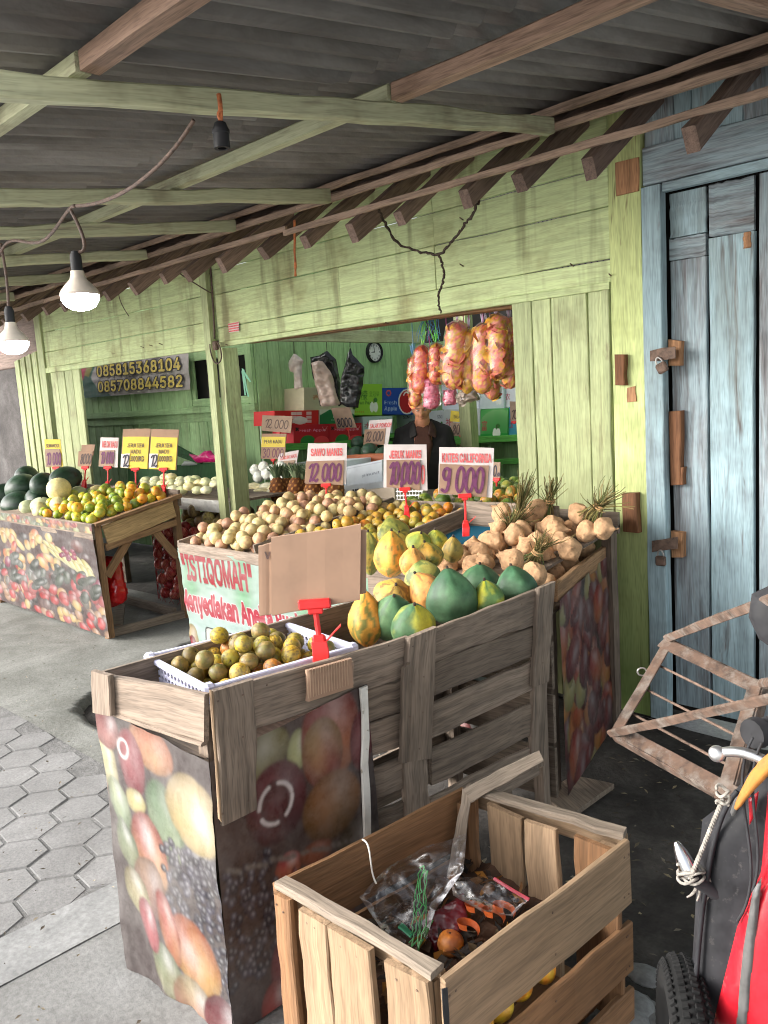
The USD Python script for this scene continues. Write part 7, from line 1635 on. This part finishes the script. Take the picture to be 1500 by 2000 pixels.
# ---------------------------------------------------------------- the shopkeeper
def person():
    y = 5.2; eye = ony(823, 801, y); S_ = .97
    t = thing('person', 'shopkeeper in a dark jacket over a brown polo shirt standing behind the signs', 'person', (eye[0], y, 0))
    f = unit((CC - eye) * (1, 1, 0) + np.array([-.35, 0, 0])); f = unit(f + np.array([0, 0, -.12])); r = unit(np.cross(f, (0, 0, 1))) ; u = np.cross(r, f)      # r: image-left side of him is -r
    hc = eye - f * .075 - u * .005
    def loc(x, yy, z): return hc + r * x * S_ + f * yy * S_ + u * z * S_
    # head
    v, fc = ball(5); X, Y, Z = v.T
    P = np.stack([X * .074, Y * .094, Z * .112], 1)
    jaw = np.clip(-Z - .1, 0, 1); P[:, 0] *= 1 - .34 * jaw; P[:, 1] += np.where(Y > 0, .012 * jaw, -.03 * jaw * (Y < 0)) ; P[:, 2] -= .008 * jaw
    def bump(cx, cz, sx, sz, h, front=True):
        w = np.exp(-((P[:, 0] - cx) / sx) ** 2 - ((P[:, 2] - cz) / sz) ** 2) * (Y > 0); P[:, 1] += h * w
    for s in (-1, 1):
        bump(.032 * s, .004, .016, .010, -.012); bump(.034 * s, .022, .022, .008, .006); bump(.046 * s, -.022, .016, .016, .006); bump(.011 * s, -.028, .007, .007, .007)
    bump(0, -.012, .010, .024, .012); bump(0, -.026, .011, .010, .012); bump(0, -.062, .024, .006, .004); bump(0, -.054, .02, .0035, -.003); bump(0, -.046, .024, .006, .005); bump(0, -.088, .02, .012, .008)
    C = np.tile(srgb(182, 124, 94), (len(P), 1))
    def tint(cx, cz, sx, sz, c, k=1.0):
        w = (np.exp(-((P[:, 0] - cx) / sx) ** 2 - ((P[:, 2] - cz) / sz) ** 2) * (Y > 0) * k)[:, None]; C[:] = C * (1 - w) + srgb(*c) * w
    tint(0, -.054, .022, .0055, (112, 60, 52), .9)
    for s in (-1, 1): tint(.032 * s, .003, .014, .006, (70, 44, 36), .6); tint(.034 * s, .022, .020, .0045, (44, 34, 30), .9); tint(.028 * s, -.045, .005, .014, (110, 70, 52), .5)
    m = MB().add(np.array([loc(*p) for p in P]), fc, None, C)
    # ears, neck and shoulders in one surface with the head
    for s in (-1, 1): m.tm(hullpts([(loc(.074 * s, -.012, .012), .010), (loc(.080 * s, -.022, .014), .012), (loc(.072 * s, -.010, -.024), .008)]), srgb(176, 116, 88))
    sh_ = np.array([hc[0], hc[1], hc[2]]) - np.array([0, 0, .175]); hf = unit(f * (1, 1, 0))
    m.tm(hullpts([(hc - u * .06 - f * .02, .058), (sh_ + hf * .01 + (0, 0, .06), .066)]), srgb(170, 112, 84)); m.tm(hullpts([(sh_ + (0, 0, .03), .07), (sh_ - (0, 0, .1), .1)]), srgb(170, 112, 84))
    m.obj('body', 'face_skin', t, smooth=True)
    for s in (-1, 1):
        e = loc(.032 * s, .083, .003); w, f2 = ball(2); MB().add(e + w * (.0085, .0085, .0055), f2, None, srgb(190, 180, 172)).obj('eye', 'face_skin', t, smooth=True)
        MB().add(e + f * .0062 + w * .0036, f2, None, srgb(24, 16, 12)).obj('pupil', 'face_skin', t, smooth=True)
    k = (P[:, 2] > .042 - .5 * (P[:, 1] < .03) * .12) & ~((P[:, 1] > .055) & (P[:, 2] < .062)) & (P[:, 2] > -.045)
    Q = np.array([loc(*(p * (1.06, 1.06, 1.07))) for p in P]); MB().add(Q, fc[k[fc].all(1)], None, srgb(58, 54, 52)).obj('hair', 'cloth', t, smooth=True)
    # jacket: shoulders, chest, arms
    rh = unit(r * (1, 1, 0)); B0 = sh_ - hf * .02
    def J(x, yy, z): return B0 + rh * x + hf * yy + np.array([0, 0, z])
    def man(parts, col, mat, name, ln=.018):
        import manifold3d as m3
        M_ = None
        for q in parts:
            h = m3.Manifold.hull_points(np.vstack([np.asarray(p) + trimesh.creation.icosphere(2).vertices * rr for p, rr in q])); M_ = h if M_ is None else M_ + h
        mm = M_.refine_to_length(ln).to_mesh(); tm_ = trimesh.Trimesh(mm.vert_properties[:, :3], mm.tri_verts); trimesh.smoothing.filter_taubin(tm_, iterations=14)
        V = np.array(tm_.vertices); V = V + (meshkit.fbm(V * 16, 3, 4)[:, None] - .5) * .018 * np.array(tm_.vertex_normals)
        MB().add(V, tm_.faces, None, srgb(*col)).obj(name, mat, t, smooth=True)
    man([[(J(-.19, 0, -.02), .052), (J(-.05, -.02, .045), .05), (J(.05, -.02, .045), .05), (J(.19, 0, -.02), .052), (J(-.15, .02, -.2), .10), (J(.15, .02, -.2), .10)],
         [(J(-.15, .02, -.2), .10), (J(.15, .02, -.2), .10), (J(-.13, .02, -.5), .11), (J(.13, .02, -.5), .11)],
         [(J(-.19, 0, -.02), .055), (J(-.25, .02, -.26), .052)], [(J(-.25, .02, -.26), .052), (J(-.23, .12, -.48), .042)], [(J(.19, 0, -.02), .055), (J(.25, .02, -.26), .052)], [(J(.25, .02, -.26), .052), (J(.23, .12, -.48), .042)]], (40, 38, 38), 'cloth', 'jacket')
    man([[(J(-.035, .07, .02), .022), (J(.035, .07, .02), .022), (J(-.05, .105, -.12), .03), (J(.05, .105, -.12), .03), (J(0, .10, -.34), .035)]], (72, 46, 38), 'cloth', 'shirt')
    for s in (-1, 1): man([[(J(.075 * s, -.03, .075), .014), (J(.07 * s, .05, .05), .014), (J(.06 * s, .11, -.03), .013), (J(.10 * s, .10, -.05), .013), (J(.10 * s, .02, .02), .016)]], (46, 43, 42) if s > 0 else (64, 44, 38), 'cloth', 'collar', .012)
    for s in (-1, 1):
        m = MB(); hd_ = J(.22 * s, .15, -.53); m.tm(hullpts([(hd_, .026), (hd_ + hf * .03 - (0, 0, .05), .03)]), srgb(140, 90, 66))
        for k in range(4):
            o = hd_ + hf * .035 - (0, 0, .06) + rh * (.017 * (k - 1.5)); m.tm(hullpts([(o, .0085), (o + hf * .012 - (0, 0, .03), .008)]), srgb(140, 90, 66)); m.tm(hullpts([(o + hf * .012 - (0, 0, .03), .008), (o + hf * .004 - (0, 0, .055 - .004 * abs(k - 1.5)), .007)]), srgb(140, 90, 66))
        o = hd_ - rh * .03 * s + hf * .02; m.tm(hullpts([(o, .010), (o - (0, 0, .035) + hf * .014 - rh * .008 * s, .008)]), srgb(140, 90, 66)); m.obj('hand', 'face_skin', t, smooth=True)
    man([[(J(-.09, 0, -.52), .10), (J(.09, 0, -.52), .10)], [(J(-.09, 0, -.52), .09), (J(-.09, .02, -.85), .06)], [(J(-.09, .02, -.85), .06), (np.array([*J(-.09, 0, 0)[:2], .08]), .045)], [(J(.09, 0, -.52), .09), (J(.09, .02, -.85), .06)], [(J(.09, .02, -.85), .06), (np.array([*J(.09, 0, 0)[:2], .08]), .045)]], (40, 40, 46), 'cloth', 'trousers', .03)
    for s in (-1, 1): MB().tm(hullpts([(np.array([*J(.09 * s, -.02, 0)[:2], .035]), .035), (np.array([*J(.09 * s, .15, 0)[:2], .028]), .028)]), srgb(40, 32, 28)).obj('shoe', 'matte', t, smooth=True)
person()

# ---------------------------------------------------------------- bags of coloured crackers
def cracker_bag(label, top, bot, w, y, pal, seed, curl=.016, n=80, tie=None, tall=True):
    a, b = ony(*top, y), ony(*bot, y); ax = a - b; L = np.linalg.norm(ax); ax /= L; dp = (a - CC) @ CF; R0 = w * .66 * dp / FOCAL; n = int(n * .36)
    t = thing('cracker_bag', label, 'snack bag', b, 'bags of coloured crackers hanging in the opening'); g = np.random.default_rng(seed)
    x = unit(np.cross(ax, (0, 1, 0.0))); yv = np.cross(ax, x); m = MB()
    for k in range(n):
        s = g.uniform(.06, .93); rr = R0 * .74 * g.uniform(.8, 1) * np.interp(s, [0, .12, .9, 1], [.6, 1, .9, .4]); an = g.random() * 6.3
        c = b + ax * L * s + x * rr * math.cos(an) + yv * rr * math.sin(an) * .8
        e = g.normal(0, 1, 3); e /= np.linalg.norm(e); q = unit(np.cross(e, g.normal(0, 1, 3))); nn = np.cross(e, q); sz = curl * 2.0 * g.uniform(.7, 1.25)
        V, C = [], []; c0 = pal[g.integers(len(pal))]; c1 = c0 if g.random() < .7 else pal[g.integers(len(pal))]
        for i in range(5):
            for j in range(5):
                p, o = (i - 2) / 2, (j - 2) / 2; h = .45 * p * p - .3 * o * o + .15 * math.sin(3 * p + seed); V.append(c + e * sz * p * (1 - .25 * o * o) + q * sz * o * (1 - .25 * p * p) + nn * sz * h)
                w_ = min(1, (p * p + o * o) * .8); C.append(srgb(*c0) * (1 - w_) + srgb(*c1) * w_)
        F = [(i * 5 + j, i * 5 + j + 1, i * 5 + j + 6, i * 5 + j + 5) for i in range(4) for j in range(4)]; m.add(V, F, None, np.array(C))
    uu = np.repeat(np.linspace(0, 1, 40), 32); aa = np.tile(np.arange(32) * 2 * math.pi / 32, 40); q3 = np.stack([np.cos(aa) * 1.1, np.sin(aa) * 1.1, uu * L / R0 * 1.1 + seed * 7], 1)
    bump_ = meshkit.fbm(q3 * 2.2, 3, seed); fr_ = 1 - np.abs(2 * meshkit.fbm(q3 * 1.6 + 9, 2, seed + 3) - 1)
    rr_ = R0 * .78 * np.interp(uu, [0, .03, .12, .9, .97, 1], [.02, .5, .95, .9, .5, .02]) * (.72 + .5 * bump_ + .12 * fr_)
    ci_ = (meshkit.fbm(q3 * 1.5 + 31, 2, seed + 5) * 1.7 - .35).clip(0, .999); pc = np.array([srgb(*c) for c in pal]); C0 = pc[(ci_ * len(pal)).astype(int)] * (.75 + .4 * bump_)[:, None]
    V0 = b + np.outer(uu * L * .98, ax) + np.outer(rr_ * np.cos(aa), x) + np.outer(rr_ * np.sin(aa) * .85, yv)
    m.add(V0, [(i * 32 + k, i * 32 + (k + 1) % 32, (i + 1) * 32 + (k + 1) % 32, (i + 1) * 32 + k) for i in range(39) for k in range(32)], None, C0)
    m.obj('crackers', 'skin_smooth', t, smooth=True, kind='stuff')
    u = np.linspace(0, 1, 26); na = 24; V = []
    pr = np.interp(u, [0, .02, .1, .5, .9, .97, 1], [.05, .55, .95, 1.05, .85, .35, .08])
    UU, AA = np.repeat(u, na), np.tile(2 * math.pi * np.arange(na) / na, 26); zz = meshkit.fbm(np.stack([np.cos(AA) * 1.4, np.sin(AA) * 1.4, UU * 6 + seed], 1), 3, seed)
    rr_ = R0 * np.repeat(pr, na) * (1 + .3 * (zz - .5)); V = b + np.outer(UU * L * 1.02, ax) + np.outer(rr_ * np.cos(AA), x) + np.outer(rr_ * np.sin(AA) * .85, yv)
    F = [(i * na + k, i * na + (k + 1) % na, (i + 1) * na + (k + 1) % na, (i + 1) * na + k) for i in range(25) for k in range(na)]
    MB().add(V, F).obj('film', 'clear_film', t, smooth=True)
    m = MB()
    for k in range(6):
        d = g.normal(0, .012, 3); strip(a + d * .2, a + ax * .05 + d, a + d * .2 + x * .006, a + ax * .05 + d + x * .006, yv, .001, 2, mb=m, c=srgb(*(tie or (205, 190, 215))))
    tube([a, a + ax * .03, np.array([a[0], a[1], max(a[2] + .06, 1.9)])], .0025, 5, m, col=srgb(*(tie or (190, 60, 150))))
    m.obj('tie', 'plastic', t); return t
CP = [(232, 184, 60), (236, 140, 118), (228, 178, 56), (238, 150, 130), (222, 110, 98), (236, 194, 84)]; PK = [(225, 130, 150), (215, 110, 135), (232, 150, 165)]; RD = [(205, 70, 60), (222, 120, 60), (215, 80, 80), (226, 150, 70)]
cracker_bag('long bag of pink and yellow crackers at the left of the large bunch', (893, 626), (884, 762), 44, 3.50, CP, 1, n=110)
cracker_bag('narrow bag of yellow crackers second in the large bunch', (916, 640), (912, 770), 30, 3.54, [CP[0], CP[2], CP[5], CP[3]], 2, n=80)
cracker_bag('bag of red and yellow crackers in the middle of the large bunch', (943, 630), (942, 770), 38, 3.48, CP, 3, n=110)
cracker_bag('bag of yellow crackers at the right front of the large bunch', (970, 612), (978, 742), 40, 3.46, CP, 4, n=110)
cracker_bag('bag of crackers half behind the plank edge at the right', (994, 620), (998, 760), 34, 3.52, CP, 5, n=80)
cracker_bag('bag of crackers hanging at the back of the large bunch', (958, 640), (962, 782), 30, 3.62, CP, 6, n=70)
cracker_bag('bag of red crackers at the left of the small bunch', (826, 672), (820, 770), 32, 3.60, RD, 7, curl=.013, n=100, tie=(120, 190, 70))
cracker_bag('bag of small orange crackers in the small bunch', (852, 668), (852, 752), 28, 3.60, RD + [CP[0]], 8, curl=.008, n=220, tie=(90, 200, 80))
cracker_bag('bag of pale crackers behind the left of the small bunch', (808, 694), (812, 796), 24, 3.66, RD + CP, 9, curl=.012, n=80, tie=(70, 130, 170))
cracker_bag('bag of pink stick crackers above the shopkeeper', (842, 735), (843, 800), 30, 3.62, PK, 10, curl=.006, n=260)
cracker_bag('bag of pink stick crackers right of the shopkeeper', (878, 760), (879, 792), 24, 3.66, PK, 11, curl=.006, n=160)
cracker_bag('bag of beige crackers at the bottom of the large bunch', (912, 762), (916, 785), 40, 3.66, [(190, 175, 160), (175, 160, 145)], 12, curl=.010, n=70)
bt = thing('blue_string', 'bunch of blue and green plastic string above the small cracker bags', 'string', ony(840, 640, 3.6)); m = MB(); g = np.random.default_rng(8)
for k in range(26):
    x0 = 822 + g.random() * 34; a, b = ony(x0, 622, 3.6), ony(x0 + g.normal(0, 9), 650 + g.random() * 24, 3.6 + g.normal(0, .03)); tube(curve([a, (a + b) / 2 + g.normal(0, .01, 3), b], 6), .0018, 4, m, col=srgb(*((60, 120, 165), (70, 140, 180), (120, 215, 60))[k % 3]))
m.obj('strands', 'plastic', bt)

# ---------------------------------------------------------------- price signs round the banner table and inside
NK = unit((.62, -.78, 0)); G2 = 'large price signs on the banner table'
pw = lambda px, z: onz(*px, z)
price_sign('white SAWO MANIS price sign with 12 000 in purple on brown card', NK, pw((638, 988), tz(3.0)), [([(602, 866), (678, 865), (676, 946), (596, 944)], 'card_white', 0), ([(598, 901), (672, 899), (670, 948), (595, 943)], 'cardboard', .005)], (637, 947), (638, 988),
    [('text', 'SAWO MANIS', (607, 891), (669, 890), (607, 876), 'red_print', 3, .0), ('hand', '12 000', (600, 940), (665, 939), (601, 905), 'purple_ink', .062, .005)], group=G2)
price_sign('white JERUK MANIS price sign with 10,000 in purple on brown card', NK, pw((797, 1002), tz(3.05)), [([(750, 868), (833, 868), (835, 958), (749, 952)], 'card_white', 0), ([(755, 898), (820, 898), (820, 957), (755, 951)], 'cardboard', .005)], (791, 955), (795, 1000),
    [('text', 'JERUK MANIS', (760, 896), (823, 895), (760, 880), 'red_print', 3, .0), ('text', '0', (822, 946), (830, 946), (822, 908), 'red_print', 3, .0), ('hand', '10.000', (758, 945), (819, 944), (759, 902), 'purple_ink', .062, .005)], group=G2)
price_sign('white KATES CALIFORNIA price sign with 9 000 in purple on brown card', NK, pw((910, 1034), .93), [([(858, 873), (965, 874), (961, 972), (856, 965)], 'card_white', 0), ([(859, 906), (955, 909), (950, 971), (857, 964)], 'cardboard', .005)], (908, 968), (910, 1032),
    [('text', 'KATES CALIFORNIA', (863, 903), (960, 904), (863, 885), 'red_print', 3, .0), ('hand', '9 000', (861, 960), (943, 962), (862, 911), 'purple_ink', .06, .005)], group=G2)
G3 = 'price cards inside the shop'
price_sign('yellow PEAR MADU card above 30 000 on brown card', NF, ony(535, 896, 4.4), [([(512, 847), (560, 847), (557, 897), (510, 896)], 'cardboard', 0), ([(512, 853), (558, 853), (557, 873), (511, 873)], 'card_yellow', .004)], (534, 898), (534, 925),
    [('text', 'PEAR MADU', (516, 866), (551, 866), (516, 859), 'black_ink', 1, .004), ('hand', '30 000', (513, 893), (553, 893), (513, 876), 'purple_ink', .055, .0)], group=G3)
price_sign('brown 12 000 card hanging left of the red apple cartons', NF, ony(540, 830, 4.5), [([(513, 811), (572, 813), (568, 846), (511, 841)], 'cardboard_dull', 0)], (545, 846), (545, 852), [('hand', '12 000', (516, 835), (562, 838), (517, 818), 'brown_ink', .06, .0)], group=G3, clamp=False)
price_sign('tilted brown 8000 card under the black bags', NF, ony(672, 815, 5.1), [([(647, 797), (683, 795), (697, 835), (659, 837)], 'cardboard_dull', 0)], (680, 837), (684, 862), [('hand', '8000', (660, 834), (689, 833), (656, 817), 'black_ink', .07, .0)], group=G3, clamp=False)
price_sign('white SALAK PONDOH sign with 12 000 on brown card', NF, ony(731, 880, 5.0), [([(722, 821), (767, 818), (758, 869), (716, 868)], 'card_white', 0), ([(713, 839), (754, 836), (750, 869), (710, 869)], 'cardboard', .004)], (732, 871), (730, 900),
    [('text', 'SALAK PONDOH', (722, 837), (764, 834), (723, 828), 'red_print', 2, .0), ('hand', '12 000', (713, 862), (747, 861), (715, 843), 'brown_ink', .07, .004)], group=G3)
price_sign('yellow SALAK PON card over a brown 8000 card behind the inner post', NF, ony(900, 830, 5.9), [([(881, 802), (914, 805), (914, 825), (879, 823)], 'card_yellow', 0), ([(881, 825), (916, 826), (916, 853), (880, 851)], 'cardboard_dull', .004)], (903, 852), (904, 872),
    [('text', 'SALAK PON', (886, 817), (913, 819), (886, 811), 'brown_ink', 1, .0), ('hand', '8000', (884, 848), (912, 848), (884, 829), 'brown_ink', .06, .004)], group=G3)
price_sign('small white sign with a brown 12 000 card behind the pineapples', NF, ony(560, 915, 4.4), [([(545, 886), (584, 879), (576, 925), (540, 918)], 'card_white', 0), ([(538, 902), (577, 898), (570, 930), (535, 930)], 'cardboard_dull', .004)], (555, 932), (555, 945),
    [('hand', '12 000', (540, 925), (570, 924), (542, 905), 'brown_ink', .06, .004), ('text', 'DONDONG MADU', (548, 899), (580, 893), (548, 892), 'red_print', 2, .0)], group=G3)
price_sign('brown card edge with a price per KG at the right of the KATES sign', NF, ony(972, 920, 3.75), [([(962, 902), (978, 903), (977, 935), (961, 937)], 'cardboard_dull', 0)], (970, 936), (970, 960), [('hand', '0/KG', (963, 930), (977, 930), (963, 908), 'black_ink', .06, .0)], group=G3, clamp=False)
price_sign('brown 10 card at the far right of the carton stack', NF, ony(1003, 805, 5.9), [([(996, 784), (1020, 784), (1020, 822), (998, 824)], 'cardboard_dull', 0)], (1005, 824), (1005, 835), [('hand', '10', (998, 818), (1010, 818), (998, 800), 'brown_ink', .06, .0)], group=G3, clamp=False)

# ---------------------------------------------------------------- bulbs, cables, hanging cords
def bulb(px_top, px_mid, w, y, label, px_wire):
    c = ony(*px_mid, y); dp = (c - CC) @ CF; R0 = w / 2 * dp / FOCAL
    t = thing('light_bulb', label, 'light bulb', c, 'lit bulbs hanging from the canopy')
    lathe([(R0 * 1.0, .0), (R0 * 1.01, R0 * .10), (R0 * .95, R0 * .24), (R0 * .72, R0 * .52), (R0 * .44, R0 * .82), (R0 * .36, R0 * 1.05), (R0 * .34, R0 * 1.25), (.001, R0 * 1.26)], c, 28).obj('housing', 'bulb_cap', t, smooth=40)
    lathe([(.001, -R0 * .82), (R0 * .42, -R0 * .76), (R0 * .75, -R0 * .58), (R0 * .97, -R0 * .24), (R0 * .985, -.001)], c, 28).obj('glowing_dome', 'bulb_glow', t, smooth=True)
    lathe([(R0 * .26, R0 * 1.24), (R0 * .30, R0 * 1.3), (R0 * .30, R0 * 2.0), (R0 * .2, R0 * 2.25), (.001, R0 * 2.3)], c, 16).obj('socket', 'black_plastic', t, smooth=40)
    top = np.array([c[0], c[1], ony(*px_wire, y)[2]]); P = curve([c + (0, 0, R0 * 2.2), (c + top) / 2 + (.004, .003, 0), top], 10)
    tube(P, .006, 7).obj('wire', 'cable', t, smooth=True)
bulb((145, 410), (156, 577), 74, 1.35, 'large lit bulb hanging from the canopy, second from the left', (146, 405))
bulb((10, 480), (25, 668), 60, 1.45, 'lit bulb hanging at the left edge of the picture', (12, 470))
so = thing('empty_socket', 'empty dark bulb socket on an orange cord below the canopy rafter', 'bulb socket', ony(432, 265, 1.42)); c = ony(432, 266, 1.42)
lathe([(.012, -.032), (.022, -.032), (.022, .006), (.024, .008), (.024, .016), (.021, .02), (.016, .034), (.006, .04), (.001, .041)], c, 16).obj('socket', 'black_plastic', so, smooth=40)
tube(curve([c + (0, 0, .03), ony(431, 222, 1.42), ony(427, 184, 1.42)], 8), .0065, 7).obj('cord', 'orange_wire', so, smooth=True)
tube(curve([ony(432, 236, 1.42), ony(426, 222, 1.41), ony(434, 214, 1.42)], 8), .004, 6).obj('tie', 'orange_wire', so)
def cord(name, label, pts, r, mat, cat='cable', n=30, rough=0.0, lumps=None):
    P = curve([ony(*p[:2], p[2]) for p in pts], n); t = thing(name, label, cat, P[0]); rr = np.full(n, r)
    if rough: P = P + rng.normal(0, rough, P.shape); rr = r * (1 + .7 * rng.random(n))
    tube(P, rr, 7).obj('strand', mat, t, smooth=True); return t
cord('power_cable', 'brown power cable sagging between canopy rafters', [(378, 235, 1.36), (340, 290, 1.36), (285, 345, 1.36), (215, 388, 1.36), (150, 402, 1.36)], .006, 'cable')
cord('power_cable', 'cable running from the large bulb to the left bulb', [(146, 402, 1.36), (120, 430, 1.4), (80, 472, 1.42), (12, 476, 1.44), (0, 500, 1.45)], .006, 'cable')
tw1 = cord('twine_garland', 'dark knotted twine hanging in a loop from the rafter ends', [(735, 405, 2.86), (760, 450, 2.95), (778, 475, 3.0), (815, 490, 3.05), (856, 497, 3.05), (880, 475, 3.0), (915, 430, 2.92), (936, 392, 2.86)], .0045, 'twine', 'twine', 60, .003)
cord('twine_tail', 'dark twine tail hanging from the loop down to the opening', [(858, 497, 3.06), (864, 520, 3.1), (866, 545, 3.15), (858, 575, 3.2), (862, 612, 3.24)], .004, 'twine', 'twine', 40, .0025)
cord('thin_stick', 'thin brown stick hanging under a rafter end', [(575, 430, 2.9), (576, 480, 2.95), (577, 540, 3.0)], .005, 'orange_wire', 'stick', 12, .0015)
cord('post_cable', 'dark cable hanging down the middle post to a small fitting', [(408, 488, 3.24), (414, 560, 3.24), (417, 610, 3.24), (419, 662, 3.24)], .006, 'cable', n=14)
cord('slack_wire', 'slack dark wire from the eaves to the middle post', [(352, 535, 2.9), (380, 553, 3.0), (412, 572, 3.22)], .004, 'cable', 'wire', 14)
cord('hanging_wire', 'short curved wire hanging below the eaves by the large bulb', [(232, 565, 2.9), (236, 590, 2.95), (252, 618, 3.0)], .003, 'cable', 'wire', 12)
pf = thing('cable_fitting', 'brown cable fitting with a looped cable on the middle post', 'cable fitting', ony(420, 675, 3.24))
box(ony(421, 675, 3.25), (.045, .03, .06), ch=.008).obj('housing', 'rusty_iron', pf)
tube(curve([ony(*p, 3.24) for p in ((410, 672), (412, 690), (424, 710), (431, 704), (430, 680), (424, 668))], 20), .005, 6).obj('loop', 'cable', pf, smooth=True)
# leaning boards by the plaster wall at far left
for k, (a, b) in enumerate((((6, 950), (2, 866)), ((18, 950), (20, 862)))):
    w = thing('leaning_board', ('dark board leaning on the plaster wall at the left edge', 'grey board leaning beside the dark one at the plaster wall')[k], 'board', onz(a[0], 1040, 0))
    p, q = ony(*a, 3.6) * (1, 1, 0), ony(*b, 4.0); board(p, q, .10, .03, (1, 0, 0)).obj('board', 'eave_wood' if k == 0 else 'grey_wood', w)
